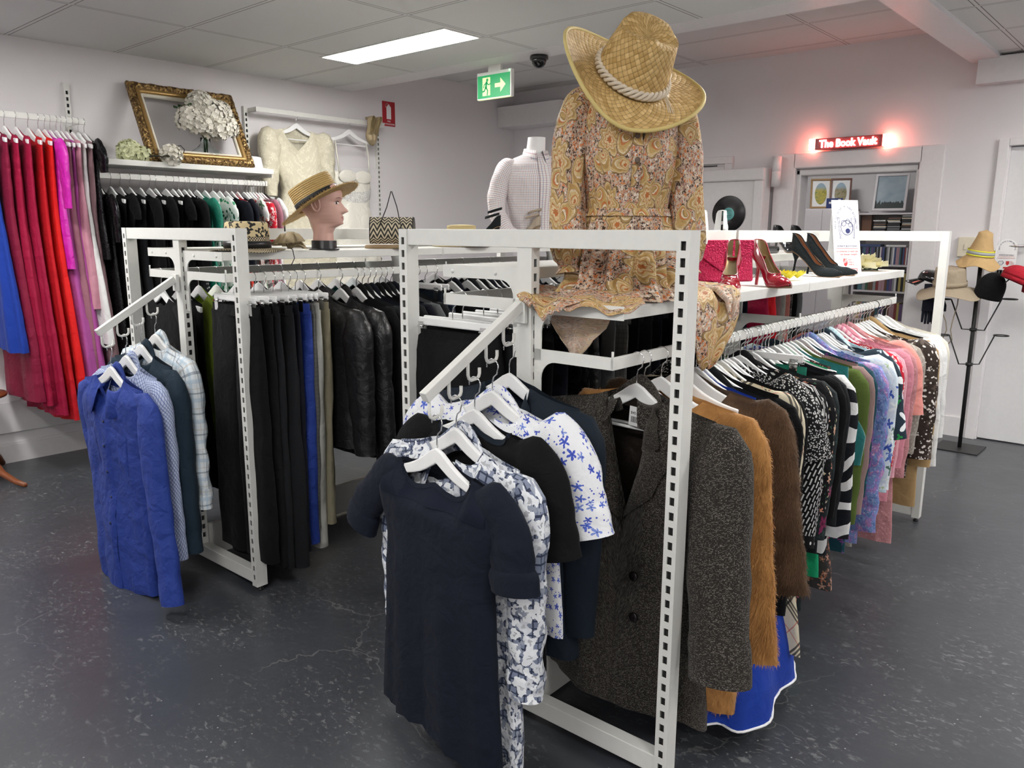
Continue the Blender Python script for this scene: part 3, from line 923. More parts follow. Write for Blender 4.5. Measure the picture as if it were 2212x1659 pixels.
def buttons(n, v0, v1, r, a=PI / 2, off=.004, x=None):
    def f(g):
        mb = MB()
        for k in range(n):
            v = lerp(v0, v1, k / max(1, n - 1)); p = g.surf(a, v, off); disc(mb, p, (0, -1, 0), r)
        return mb
    return f
def placket(w=.018, v1=1.0, v0=.02, a=PI / 2):
    def f(g):
        mb = MB(); da = w / interp(g.w, .4); g.patch(mb, a - da, a + da, v0, v1, .0035, 4, 22); return mb
    return f
def pocket(a0, a1, v0, v1, off=.004):
    def f(g):
        mb = MB(); g.patch(mb, a0, a1, v0, v1, off, 8, 8); return mb
    return f
def cuffs_mb(P, sx, ln=.06, grow=.004):
    mb = MB(); Q = dict(P); mb2 = MB(); rings = sleeve_mb(mb2, sx, P); m = len(rings) - 1; n = len(rings[0])
    k0 = int(m * (1 - ln / P['len'])); R2 = rings[k0:]
    def fn(i, j):
        c = sum(R2[j], V3((0, 0, 0))) / n; p = R2[j][i]; d = p - c; return p + d.normalized() * grow * (1 if 0 < j else .2)
    mb.grid(fn, n, len(R2) - 1, True, lambda i, j: (i / n * .3 + 9.3, j * .028 + 4.1)); return mb


# ---- trousers / skirts on clip hangers
def trousers(label, p, rz, mat, ln=1.0, w=.17, hem=.12, group=None, seed=0, name='trousers'):
    t = thing(name, label, 'trousers', p, (0, 0, rz), group)
    rng = random.Random(seed); ph = rng.uniform(0, 6)
    zt = -.125
    for sx in (-1, 1):
        mb = MB(); N, V = 22, 20
        def fn(i, j):
            v = j / V; a = 2 * PI * i / N
            hw = lerp(w * .56, hem * .56, sst(.05, 1, v)); th = lerp(.012, .034, sst(0, .3, v))
            cx = sx * lerp(w * .46, hem * .5 + .01, v)
            ca, sa = cos(a), sin(a)
            x = cx + hw * ca * (1 + .0 * v); y = th * (abs(sa) ** .8) * (1 if sa > 0 else -1) + .004 * sx
            y += .006 * sin(3 * a + ph + 2 * v) * sst(.1, .6, v) + .005 * nz(x * 12 + seed, y * 12, v * 8)
            x += .006 * nz(seed + 9, v * 6, a)
            return V3((x, y, zt - .03 - v * (ln - .03)))
        mb.grid(fn, N, V, True, lambda i, j: (i / N * .45 + seed, -j / V * ln)); mb.build('leg', mat, t)
    mb = MB()
    mb.grid(lambda i, j: V3((w * 1.02 * cos(2 * PI * i / 28), .013 * sin(2 * PI * i / 28) * (1.0 + .15 * j), zt - .022 * j)), 28, 2, True, lambda i, j: (i / 28 * .7 + seed, j * .02)); mb.build('waistband', mat, t)
    return t


def skirt(label, p, rz, mat, ln=.7, w=.19, hem=.26, seed=0, group=None, fold=.01, name='skirt', cat='skirt'):
    g = G(w=[(0, w), (.3, lerp(w, hem, .45)), (1, hem)], len=ln, th=.028, fold=fold, seed=seed, nw=0.001, drop=0, bdrop=0, sl=0.0, z0=-.125, topth=.012, tip=.2)
    t = thing(name, label, cat, p, (0, 0, rz), group)
    mb = MB(); g.mbgrid(mb); mb.build('body', mat, t)
    mb = MB(); mb.grid(lambda i, j: V3((w * 1.01 * cos(2 * PI * i / 28), .015 * sin(2 * PI * i / 28), -.122 - .025 * j)), 28, 1, True); mb.build('waistband', mat, t)
    return t
# ------------------------------------------------------------------ cloth materials
NAVY = (.006, .009, .018); BLK = (.0045, .0045, .005)
F_navy = fabric('navy_crepe', solid(NAVY), .8, .3)
F_black = fabric('black_cloth', solid(BLK), .9, .35)
F_black2 = fabric('soft_black_knit', solid((.006, .006, .0065)), .95, .5)
F_char = fabric('charcoal_suiting', solid((.012, .013, .015)), .85, .25)
F_navysuit = fabric('navy_suiting', solid((.009, .015, .024)), .75, .25)
F_midnight = fabric('midnight_suiting', solid((.006, .007, .013)), .85, .25)
F_grey = fabric('grey_suiting', solid((.11, .115, .12)), .9, .25)
F_royal = fabric('royal_blue_cotton', solid((.014, .040, .25)), .7, .55, spec=.35)
F_cobalt = fabric('cobalt_crepe', solid((.012, .045, .32)), .7, .3)
F_denim = fabric('dark_denim', solid((.016, .030, .046), .3), .85, .4, weave=.3)
F_dots = fabric('light_blue_micro_print', plaid((.50, .56, .70), .0125, [(.5, .34, (.10, .14, .34), .75)], .0125, [(.5, .34, (.10, .14, .34), .5)], .78), .75, .35)
F_check = fabric('white_blue_check', plaid((.72, .77, .80), .075, [(.2, .2, (.42, .55, .66), .6), (.55, .08, (.12, .16, .22), .6), (.8, .05, (.55, .5, .45), .6)]), .7, .45)
F_geo = fabric('white_grey_blue_tile_print', lambda g: floral(lambda g: g.n('TexBrick', {'Vector': g.uv, 'Scale': 1.0, 'Mortar Size': .0022, 'Brick Width': .019, 'Row Height': .019, 'Color1': (.17, .20, .29), 'Color2': (.23, .26, .34), 'Mortar': (.035, .045, .08), 'Mortar Smooth': 0.0}, offset=0.0).outputs[0],
    [dict(scale=26, r=.80, k=3, cols=[(.72, .74, .77), (.80, .82, .84), (.62, .64, .68)], density=.97, centre=(.42, .43, .46), cr=.3, warp=.5, depth=.25), dict(scale=31, r=.5, k=2, cols=[(.78, .80, .82), (.30, .33, .40)], density=.6, warp=.5)])(g), .6, .45)
F_bluefl = fabric('white_with_blue_blossom_print', floral((.80, .81, .83), [dict(scale=46, r=.58, k=5, cols=[(.06, .10, .50), (.09, .15, .58), (.20, .28, .66)], density=.50, centre=(.04, .06, .3), cr=.2, warp=.25), dict(scale=120, r=.3, k=0, cols=[(.08, .12, .5)], density=.2)]), .7, .4)
F_tweed = fabric('black_brown_tweed', tweed((.016, .014, .0125), (.048, .041, .035), (.22, .20, .175), 1.6), 1.0, .35, weave=.6, sheen=.08, spec=.1)
F_lining = fabric('dark_brown_satin_lining', solid((.018, .014, .012)), .35, .5)
F_gfur = fabric('ginger_fur', lambda g: g.mix(g.noise(g.ob, 11, 4, .8).outputs[0], (.24, .10, .028), (.66, .34, .115)), 1.0, .3, sheen=.3, spec=.1)
F_bfur = fabric('dark_brown_fur', lambda g: g.mix(g.noise(g.ob, 10, 4, .8).outputs[0], (.030, .017, .011), (.20, .12, .07)), 1.0, .3, sheen=.25, spec=.1)
F_leather = leather('black_leather')
F_plaidc = fabric('cream_black_red_plaid', plaid((.70, .63, .47), .15, [(.20, .05, (.02, .02, .02), .85), (.29, .05, (.02, .02, .02), .85), (.38, .05, (.02, .02, .02), .85), (.75, .025, (.55, .06, .05), .7)], rot=.75), .75, .35)
F_dash = fabric('black_white_dash_print', dashes((.010, .010, .011), (.80, .80, .78)), .75, .4)
F_dash2 = fabric('black_white_dot_print', floral((.010, .010, .011), [dict(scale=190, r=.40, k=0, cols=[(.70, .70, .68)], density=.75)]), .75, .4)
F_flblk = fabric('black_peach_floral', floral((.008, .008, .010), [dict(scale=26, r=.42, k=5, cols=[(.62, .24, .17), (.72, .42, .30), (.50, .15, .13)], density=.55, centre=(.7, .6, .35), warp=.3), dict(scale=55, r=.36, k=3, cols=[(.66, .60, .50), (.05, .12, .07), (.70, .62, .40)], density=.55, warp=.3)]), .75, .4)
F_wine = fabric('black_wine_rose_chiffon', floral((.016, .022, .024), [dict(scale=13, r=.5, k=5, cols=[(.24, .03, .10), (.17, .035, .08), (.32, .07, .15)], density=.5, centre=(.08, .01, .03), warp=.3), dict(scale=30, r=.4, k=3, cols=[(.03, .055, .05)], density=.6, warp=.3)]), .6, .4)
F_dotblk = fabric('black_white_polka', floral((.009, .009, .010), [dict(scale=30, r=.22, k=0, cols=[(.75, .75, .73)], density=.9, rnd=.35)]), .75, .35)
F_emer = fabric('emerald_satin', solid((.010, .20, .13)), .45, .5, spec=.4)
F_teal = fabric('teal_velvet', solid((.012, .16, .155)), .8, .5, sheen=.6)
F_lace = fabric('rust_floral_chiffon', floral((.05, .045, .045), [dict(scale=30, r=.55, k=5, cols=[(.42, .17, .10), (.50, .27, .20), (.30, .12, .08)], density=.8, centre=(.6, .5, .4), warp=.3)]), .75, .4)
F_green = fabric('bright_green_cotton', solid((.012, .33, .14)), .75, .35)
F_zebra = fabric('black_white_zebra_print', zebra((.78, .78, .77), (.008, .009, .013), .08, 5.0), .7, .35)
F_olive = fabric('olive_jersey', solid((.085, .125, .028)), .9, .25)
F_mauve = fabric('mauve_rib_knit', lambda g: g.mix(g.smooth(g.n('TexWave', {'Vector': g.uv, 'Scale': 55.0}, bands_direction='X').outputs[1], .2, .7), (.20, .125, .115), (.36, .25, .235)), .9, .2)
F_water = fabric('blue_violet_watercolour', watercolour([(.05, .10, .14), (.08, .12, .34), (.16, .28, .52), (.20, .16, .46), (.48, .22, .40), (.40, .48, .66)]), .65, .55, spec=.4)
F_tealfl = fabric('dark_teal_floral', floral((.010, .055, .075), [dict(scale=22, r=.5, k=5, cols=[(.30, .03, .16), (.02, .2, .25), (.18, .06, .25)], density=.7, warp=.3)]), .7, .4)
F_whfl = fabric('white_blue_leaf_floral', floral((.62, .70, .76), [dict(scale=20, r=.55, k=4, cols=[(.05, .10, .40), (.08, .16, .12), (.09, .17, .48)], density=.75, warp=.4), dict(scale=17, r=.5, k=5, cols=[(.76, .80, .80), (.70, .78, .74)], density=.85, centre=(.4, .55, .3), warp=.3)]), .65, .4)
F_daisy = fabric('navy_daisy_print', floral((.016, .030, .045), [dict(scale=8, r=.52, k=5, cols=[(.76, .79, .80), (.02, .30, .06), (.72, .76, .78)], density=.85, centre=(.03, .10, .06), cr=.2, depth=.45), dict(scale=30, r=.4, k=3, cols=[(.02, .26, .06), (.5, .6, .7)], density=.35)]), .7, .35)
F_ltblue = fabric('pale_blue_cotton', plaid((.50, .68, .74), .012, [(.5, .3, (.66, .80, .84), .8)], 10, []), .75, .35)
F_redfl = fabric('red_white_floral', floral((.55, .015, .035), [dict(scale=24, r=.6, k=5, cols=[(.80, .76, .74), (.82, .72, .70)], density=.85, centre=(.5, .02, .04), cr=.3, warp=.35), dict(scale=50, r=.35, k=3, cols=[(.75, .7, .68), (.45, .35, .1)], density=.4)]), .7, .35)
F_pink = fabric('pink_cotton', solid((.60, .24, .30)), .8, .45)
F_pinkst = fabric('pink_stripe_cotton', plaid((.72, .42, .46), .016, [(.5, .4, (.56, .12, .22), .7)], 10, []), .8, .4)
F_dusty = fabric('dusty_pink_dobby', floral((.48, .22, .235), [dict(scale=45, r=.16, k=0, cols=[(.62, .36, .36)], density=.9)]), .85, .5)
F_coral = fabric('coral_linen', solid((.75, .30, .26)), .8, .4)
F_lacegr = fabric('beige_grey_lace', floral((.30, .275, .24), [dict(scale=70, r=.5, k=5, cols=[(.52, .49, .44)], density=.9, centre=(.2, .18, .15))]), .85, .35)
F_brdot = fabric('dark_brown_white_speckle', floral((.038, .026, .021), [dict(scale=34, r=.42, k=2, cols=[(.74, .70, .66), (.66, .60, .55)], density=.62, warp=.3), dict(scale=22, r=.5, k=4, cols=[(.10, .075, .062)], density=.5, warp=.4), dict(scale=80, r=.3, k=0, cols=[(.72, .69, .65)], density=.35)]), .55, .4)
F_camel = fabric('camel_wool', solid((.40, .265, .125)), .9, .25)
F_white = fabric('white_cotton', solid((.74, .74, .73), .05), .75, .5)
F_cream = fabric('cream_rib_knit', lambda g: g.mix(g.smooth(g.n('TexWave', {'Vector': g.uv, 'Scale': 60.0}, bands_direction='X').outputs[1], .2, .7), (.58, .54, .45), (.72, .69, .61)), .9, .2)
F_ivory = fabric('ivory_satin', solid((.66, .62, .48), .05), .45, .45, spec=.45)
F_ivory2 = fabric('white_bridal_satin', solid((.70, .68, .60), .05), .42, .5, spec=.45)
F_beads = fabric('pale_beading', floral((.55, .54, .50), [dict(scale=140, r=.45, k=0, cols=[(.82, .82, .8), (.4, .4, .38)], density=.9)]), .35, .5)
F_red = fabric('red_satin', solid((.52, .010, .018)), .6, .4)
F_bright = fabric('bright_red_chiffon', solid((.70, .012, .012)), .6, .35)
F_wine2 = fabric('crimson_satin', solid((.33, .008, .045)), .6, .4)
F_burg = fabric('burgundy_satin', solid((.22, .010, .04)), .6, .4)
F_magenta = fabric('magenta_satin', solid((.60, .016, .40)), .35, .5, spec=.5)
F_orchid = fabric('orchid_chiffon', solid((.42, .09, .33)), .75, .35)
F_blush = fabric('blush_satin', solid((.58, .27, .34)), .45, .45)
F_rose = fabric('dusty_rose_satin', solid((.33, .14, .185)), .6, .4)
F_taupe = fabric('mauve_taupe_chiffon', solid((.22, .135, .145)), .75, .35)
F_khaki = fabric('khaki_cotton', solid((.26, .235, .16)), .85, .4)
F_stone = fabric('stone_cotton', solid((.44, .44, .40)), .85, .45)
F_grcheck = fabric('grey_check_suiting', plaid((.12, .12, .115), .02, [(.5, .12, (.06, .06, .06), .7)]), .85, .3)
F_lime = fabric('lime_green_cotton', solid((.38, .52, .06)), .7, .3)
F_sequin = None
def m_sequin():
    g = NG('black_sequin'); v = g.n('TexVoronoi', {'Vector': g.uv, 'Scale': 110.0}, voronoi_dimensions='2D')
    c = g.n('SeparateColor', {0: v.outputs['Color']}).outputs[0]
    return g.out((.02, .02, .022), g.math('MULTIPLY_ADD', c, .3, .08), .8, g.bump(c, .8, .01))
F_sequin = m_sequin()
M_button = plain('black_button', (.010, .008, .008), .2)
M_dkblue_btn = plain('navy_button', (.01, .015, .05), .25)
M_tag = plain('white_tag_card', (.80, .80, .79), .6)

S_ = SL_LONG
AT = dict(at=(.225, -.135))
def SLV(**k):
    d = sleeve(S_, **AT); d.update(k); return d
SL_SHORT = dict(at=(.215, -.135), len=.25, dx=[(0, -.03), (.15, .015), (1, .075)], rx=[(0, .05), (.2, .075), (1, .085)], ry=[(0, .04), (.2, .05), (1, .055)], cr=.004)

# ---- waterfall on the near rack ------------------------------------------------
def wf(k, spots, tr): p = spots[k]; return tr(p.x, p.y, p.z)
def on_wf(k, spots, tr, rz, nm, lab, cat, mat, g, hl, **kw):
    p = wf(k, spots, tr)
    hang('w', p, rz, hl); return garment(nm, lab, cat, p, rz, mat, g, **kw)

def yoke(g):
    mb = MB()
    def fn(i, j):
        x = lerp(-.205, .205, i / 28); zt = g.at(x, 0).z
        p = g.at(x, lerp(zt - .006, -.245 + .012 * cos(x * 7), j / 8), .003); return p
    mb.grid(fn, 28, 8, False); return mb
F_sheer = NG('sheer_navy_georgette'); F_sheer.out((.008, .011, .021), .8, None, None, Alpha=.93, Specular_IOR_Level=.12); F_sheer = F_sheer.m
gs = G(w=[(0, .235), (.12, .24), (.3, .205), (.6, .215), (1, .235)], len=.80, th=.045, fold=.009, fk=(9, 23), seed=3, nw=.12, drop=.10, bdrop=.02, asym=.055, hemf=-.02, hemn=.012, topth=.008)
SLn = sleeve(SL_SHORT, at=(.235, -.14), len=.25, dx=[(0, -.03), (.2, .02), (1, .055)], rx=[(0, .05), (.2, .064), (1, .072)], ry=[(0, .03), (.2, .034), (1, .04)], seed=3)
SLn2 = sleeve(SL_SHORT, at=(.225, -.14), lift=.085, rx=[(0, .05), (.3, .058), (1, .058)], ry=[(0, .03), (.2, .032), (1, .036)], seed=4)
def neckband(w=.012):
    def f(g):
        mb = MB(); N = 44; hw = interp(g.w, 0)
        def fn(i, j):
            q = 2 * PI * i / N; xx = g.nw * cos(q); x = xx * hw / g.tip; ca = min(1, abs(x / hw)) ** (1 / .85) * (1 if x >= 0 else -1)
            a = math.acos(ca); a = a if sin(q) >= 0 else 2 * PI - a
            p = g.surf(a, 0.0); p2 = g.surf(a, .0 + .03)
            d = (p2 - p); d = d.normalized() if d.length > 1e-6 else V3((0, 0, -1))
            return p + d * (w * j) + V3((0, -.0025 if sin(q) >= 0 else .0025, .001 if j == 0 else 0))
        mb.grid(fn, N, 1, True); return mb
    return f
on_wf(0, fr_spots, FR, FRT - R(4), 'blouse', 'navy short sleeved top with sheer yoke hanging nearest on the sloping arm', 'top', F_navy, gs,
      'white hanger inside the nearest navy sheer yoke top', sleeves=(SLn2, SLn),
      parts=[('yoke', yoke, F_sheer), ('neckband', neckband(), F_navy), ('sleeve_cuff', lambda g: cuffs_mb(SLn, 1, .05, .006), None), ('sleeve_cuff', lambda g: cuffs_mb(SLn2, -1, .05, .006), None)])
SLg = SLV(len=.62, rx=[(0, .05), (.15, .065), (.75, .066), (.93, .06), (1, .05)], ry=[(0, .045), (.15, .055), (.8, .055), (1, .045)], cr=.007, wr=.9, seed=8)
gs = G(w=[(0, .225), (.12, .235), (.3, .215), (1, .235)], len=.86, th=.045, fold=.010, seed=8, nw=.085, drop=.10, hemn=.02)
def tie(x, ln, w):
    def f(g):
        mb = MB(); p = g.surf(math.acos(x), .93, .006)
        mb.grid(lambda i, j: p + V3(((i / 3 - .5) * w * (1 - .55 * (j / 8)) + .02 * sin(j * .7), -.006 * sin(i * 2 + j), -ln * j / 8)), 3, 8, False, lambda i, j: (i * .02, j * .03)); return mb
    return f
on_wf(1, fr_spots, FR, FRT - R(2), 'shirt', 'white and grey tile print shirt second on the sloping arm', 'shirt', F_geo, gs,
      'white hanger inside the white and grey tile print shirt', sleeves=SLg, collar=dict(leaf=.06, point=.035),
      parts=[('placket', placket(), F_geo), ('sleeve_cuff', lambda g: cuffs_mb(SLg, 1, .07), None), ('sleeve_cuff', lambda g: cuffs_mb(SLg, -1, .07), None), ('tie_end', tie(.62, .14, .07), None), ('tie_end', tie(.78, .11, .05), None)])
SLk = sleeve(SL_SHORT, seed=12, len=.30, rx=[(0, .05), (.2, .075), (1, .07)])
gs = G(w=[(0, .23), (.12, .235), (.3, .21), (1, .24)], len=.66, th=.035, seed=12, nw=.11, drop=.05, bdrop=.02)
on_wf(2, fr_spots, FR, FRT + R(1), 'blouse', 'plain black round neck top third on the sloping arm', 'top', F_black, gs,
      'white hanger inside the plain black round neck top', sleeves=SLk, parts=[('neckband', neckband(.014), F_navysuit), ('care_label', lambda g: MB().box((-.03, .008, -.125), (.03, .010, -.105)), M_tag)])
SLb = sleeve(SL_SHORT, seed=15, len=.30, at=(.225, -.135), dx=[(0, -.03), (.2, .03), (1, .09)], rx=[(0, .05), (.2, .085), (1, .095)])
gs = G(w=[(0, .235), (.12, .245), (.3, .225), (1, .25)], len=.62, th=.035, seed=15, nw=.09, drop=.09)
on_wf(3, fr_spots, FR, FRT + R(2), 'shirt', 'white short sleeved shirt with blue blossom print on the sloping arm', 'shirt', F_bluefl, gs,
      'white hanger inside the blue blossom print shirt', sleeves=SLb, collar=dict(leaf=.05, point=.025), parts=[('placket', placket(), F_bluefl)])
def lapels(g, z1=None, wide=.15, notch=True, coll=.10, off=.007):
    """fold-back lapels along a V opening; z1 = how far below the shoulder they run"""
    def side(sx):
        mb = MB(); nv = 22; hw0 = interp(g.w, 0); nw = g.nw * hw0 / g.tip; zt = g.zs(g.nw); zb = g.z0 - g.drop + .01
        def fn(i, j):
            t = j / nv; xin = nw * (1 - t) ** 1.15 + .002; z = lerp(zt, zb, t)
            if notch: xo = interp([(0, coll), (.26, coll + .02), (.31, coll + .002), (.36, wide - .045), (.42, wide), (.68, wide * .70), (1, .012)], t)
            else: xo = interp([(0, coll), (.4, wide), (.7, wide * .75), (1, .012)], t)
            u = i / 6; x = lerp(xin, max(xin + .004, xo), u)
            zz = z - (.03 * u if t > .3 else .05 * u * (1 - t)) * (1 - t) + (.025 * u * sst(.30, .42, t) * (1 - sst(.42, .8, t)))
            p = g.at(sx * x, min(zz, g.zs(x) - .004), 0)
            p.y = min(p.y, -.012) - off - .012 * sin(PI * min(1, u * 1.15)) * (1 - t * .6) - .004
            if u == 1: p.y += .006
            return p
        mb.grid(fn, 6, nv, False, lambda i, j: (i * .025 + sx, -j * .018)); return mb
    return side
SLz = SLV(len=.66, seed=19, rx=[(0, .05), (.12, .07), (.6, .06), (1, .048)], ry=[(0, .045), (.12, .06), (.6, .05), (1, .042)], cr=.003, wr=.2)
gs = G(w=[(0, .235), (.12, .245), (.45, .215), (1, .245)], len=.76, th=.05, seed=19, nw=.07, drop=.30, vee=True, fold=.005, topth=.012)
lp = lapels(gs)
on_wf(4, fr_spots, FR, FRT + R(3), 'blazer', 'navy tailored blazer at the back of the sloping arm', 'blazer', F_navysuit, gs,
      'white hanger inside the navy tailored blazer', sleeves=SLz, parts=[('lapel', lambda g: lp(1), None), ('lapel', lambda g: lp(-1), None)])

# ---- waterfall on the further rack ----------------------------------------------
SLr = SLV(len=.84, seed=21, at=(.235, -.14), dx=[(0, -.03), (.12, .015), (.5, .05), (1, .20)], dy=[(0, 0), (1, -.05)], rx=[(0, .05), (.15, .075), (.6, .066), (1, .062)], ry=[(0, .045), (.15, .055), (1, .04)], cr=.006)
SLl = SLV(len=.66, seed=22, at=(.235, -.14), dx=[(0, -.03), (.12, .01), (1, .0)], dy=[(0, 0), (1, .05)], cr=.006)
gs = G(w=[(0, .24), (.12, .25), (.3, .235), (1, .235)], len=.90, th=.045, seed=23, nw=.08, drop=.12, fold=.008, crumple=.011, hemf=.03)
on_wf(0, lr_spots, LR, LRT + R(3), 'shirt', 'royal blue long sleeved shirt nearest on the further sloping arm', 'shirt', F_royal, gs,
      'white hanger inside the royal blue shirt', sleeves=(SLl, SLr), collar=dict(leaf=.06, point=.045, spread=.05),
      parts=[('placket', placket(), None), ('button', buttons(1, .13, .13, .006), M_dkblue_btn), ('button', buttons(1, .25, .25, .006), M_dkblue_btn), ('button', buttons(1, .38, .38, .006), M_dkblue_btn), ('button', buttons(1, .51, .51, .006), M_dkblue_btn), ('button', buttons(1, .64, .64, .006), M_dkblue_btn),
             ('chest_pocket', pocket(.95, 1.28, .24, .42, .005), None), ('chest_pocket', pocket(1.86, 2.2, .24, .42, .005), None), ('cuff', lambda g: cuffs_mb(SLr, 1, .075), None), ('cuff', lambda g: cuffs_mb(SLl, -1, .075), None)])
SLd = SLV(len=.76, seed=26, at=(.23, -.135), dx=[(0, -.03), (.12, .02), (1, .075)], cr=.006)
gs = G(w=[(0, .235), (.12, .245), (.3, .23), (1, .235)], len=.84, th=.04, seed=26, nw=.08, drop=.10, fold=.008)
on_wf(1, lr_spots, LR, LRT + R(2), 'shirt', 'pale blue micro dot print shirt behind the royal blue shirt', 'shirt', F_dots, gs,
      'white hanger inside the pale blue dot print shirt', sleeves=SLd, collar=dict(leaf=.06, point=.04, spread=.05), parts=[('placket', placket(), None), ('cuff', lambda g: cuffs_mb(SLd, 1, .07), None)])
SLj = SLV(len=.79, seed=29, at=(.235, -.135), dx=[(0, -.03), (.12, .02), (1, .055)], rx=[(0, .05), (.12, .072), (1, .056)], ry=[(0, .045), (.12, .06), (1, .048)])
gs = G(w=[(0, .24), (.12, .25), (1, .24)], len=.80, th=.045, seed=29, nw=.085, drop=.10, fold=.006)
on_wf(2, lr_spots, LR, LRT + R(2), 'jacket', 'dark denim collared jacket behind the pale blue shirt', 'jacket', F_denim, gs,
      'white hanger inside the dark denim jacket', sleeves=SLj, collar=dict(leaf=.075, point=.035, stand=.035), parts=[('placket', placket(.025), None), ('cuff', lambda g: cuffs_mb(SLj, 1, .06), None), ('price_tag', lambda g: MB().box((.03, -.02, -.215), (.055, -.018, -.165)), M_tag)])
SLc = SLV(len=.66, seed=32, at=(.225, -.135), dx=[(0, -.03), (.12, .02), (1, .06)], cr=.008, wr=1)
gs = G(w=[(0, .23), (.12, .24), (1, .235)], len=.76, th=.045, seed=32, nw=.08, drop=.07, fold=.009)
on_wf(3, lr_spots, LR, LRT + R(3), 'shirt', 'white and pale blue check shirt at the back of the further sloping arm', 'shirt', F_check, gs,
      'white hanger inside the pale check shirt', sleeves=SLc, collar=dict(leaf=.05, point=.03), parts=[('placket', placket(), None), ('cuff', lambda g: cuffs_mb(SLc, 1, .06), None)])

# ---- right hand rail of the near rack -------------------------------------------
RZ = 1.168; RX = .29
def rail_p(y, dx=0): return FR(RX + dx, y, RZ)
# tweed coat at the near end of the rail
SLt = SLV(len=.66, seed=41, at=(.245, -.145), dx=[(0, -.03), (.10, .03), (.5, .085), (1, .115)], dy=[(0, -.02), (1, -.10)], rx=[(0, .06), (.12, .092), (.6, .082), (.9, .076), (1, .078)], ry=[(0, .05), (.12, .075), (1, .062)], cr=.005, wr=.4)
SLt2 = sleeve(SLt, seed=42, dx=[(0, -.03), (.10, .02), (.5, .05), (1, .03)], dy=[(0, -.02), (1, .02)])
gs = G(w=[(0, .25), (.10, .262), (.35, .235), (.7, .25), (1, .275)], len=.90, th=.060, seed=41, nw=.068, drop=.40, vee=True, fold=.010, fk=(3, 7), crumple=.006, hemn=.012, lean=-.02, topth=.02, bdrop=.008)
def tw_lap():
    return lapels(gs, None, .165, True, .105, .010)
tl = tw_lap()
def tw_lining(g):
    mb = MB(); g.patch(mb, PI + .5, 2 * PI - .5, .03, .5, -.008, 14, 12); return mb
def cuffband(P, sx): return lambda g: cuffs_mb(P, sx, .10, .007)
def tw_front(g):
    mb = MB(); g.patch(mb, 1.56, 2.42, .40, .995, .009, 12, 22); return mb
def tw_btn(v, a, o): return lambda g: (lambda mb: (disc(mb, g.surf(a, v, o), (0, -1, .1), .014, .006, 16), mb)[1])(MB())
def slit(g):
    mb = MB(); g.patch(mb, 0, 1, .5, .70, .005, 4, 8, taper=lambda t: (lerp(2.12, 2.26, t), lerp(2.22, 2.36, t))); return mb
p = rail_p(.150); hang('w', p, FRT - R(3), 'white hanger inside the dark tweed coat at the rail end')
tw = garment('coat', 'dark brown flecked tweed overcoat with wide lapels at the near end of rail', 'coat', p, FRT - R(3), F_tweed, gs, sleeves=(SLt2, SLt), collar=dict(stand=.035, leaf=.06, point=.0, front=.05),
    parts=[('lapel', lambda g: tl(1), None), ('lapel', lambda g: tl(-1), None), ('lining', tw_lining, F_lining), ('sleeve_cuff', cuffband(SLt, 1), None), ('sleeve_cuff', cuffband(SLt2, -1), None),
           ('front_panel', tw_front, None), ('button', tw_btn(.50, 2.02, .015), M_button), ('button', tw_btn(.50, 1.36, .008), M_button), ('button', tw_btn(.66, 2.06, .015), M_button), ('button', tw_btn(.66, 1.34, .008), M_button), ('pocket_welt', slit, None)])
tg = MB(); tg.box((-.02, -.0008, -.055), (.02, .0008, 0)); tgo = tg.build('price_tag', M_tag, tw, loc=(.012, -.016, -.150), rot=(0, R(4), 0))
tx = text_mesh('$45.00', .011, .0002, M=Matrix.Translation((0, -.0012, -.018)) @ STAND); tx.build('tag_print', M_black, tgo)
bc = MB(); x = -.013
for w in (1, 2, 1, 1, 3, 1, 2, 1, 1, 2, 3, 1): bc.box((x, -.0012, -.045), (x + .0007 * w, -.0009, -.028)); x += .0007 * w + .001
bc.build('bar_code', M_black, tgo)
lb = MB(); lb.box((-.05, .0, -.155), (.05, .002, -.128)); lb.build('neck_label', F_lining, tw)

def rail_item(y, nm, lab, cat, mat, short, ln=.72, w=None, sl=None, seed=None, rz=0, sx=0, col=None, hk='w', fur=None, parts=(), **gk):
    seed = seed or int(y * 1000)
    p = rail_p(y); r = FRT + R(rz or ((seed * 7919) % 9 - 4))
    hang(hk, p, r, ('white hanger inside the ' if hk == 'w' else 'black hanger inside the ') + short)
    d = dict(w=w or [(0, .225), (.12, .235), (.4, .22), (1, .235)], len=ln, th=.02, seed=seed, nw=random.Random(seed).uniform(.085, .125), drop=.08, fold=.005, crumple=.004); d.update(gk)
    g = G(**d)
    return garment(nm, lab, cat, p, r, mat, g, sleeves=sl, collar=col, parts=parts, fur=fur)
def SR(**k):
    d = SLV(); d['flat'] = .62; d.update(k); return d
fat = dict(rx=[(0, .06), (.12, .085), (.6, .082), (1, .078)], ry=[(0, .05), (.12, .06), (1, .055)], cr=.004)
rail_item(.285, 'coat', 'long ginger fur coat behind the tweed coat', 'coat', F_gfur, 'ginger fur coat', .93, [(0, .24), (.1, .26), (1, .29)], (SR(len=.62, seed=51, **fat), SR(len=.70, seed=52, dx=[(0, -.03), (.1, .04), (.5, .10), (1, .125)], dy=[(0, 0), (1, -.04)], **fat)), th=.045, fur=(15000, .015, .0008, 5))
rail_item(.50, 'dress', 'cobalt blue full length dress with pale piped hem near the floor', 'dress', F_cobalt, 'cobalt blue long dress', .975, [(0, .20), (.3, .19), (.6, .22), (1, .25)], None, skew=.095, asym=.0, th=.03, flare=.26, fold=.04, fk=(4, 7), parts=[('hem_piping', lambda g: MB().tube([g.surf(2 * PI * i / 90, 1.0, .002) for i in range(90)], .004, 6, closed=True), M_paper)])
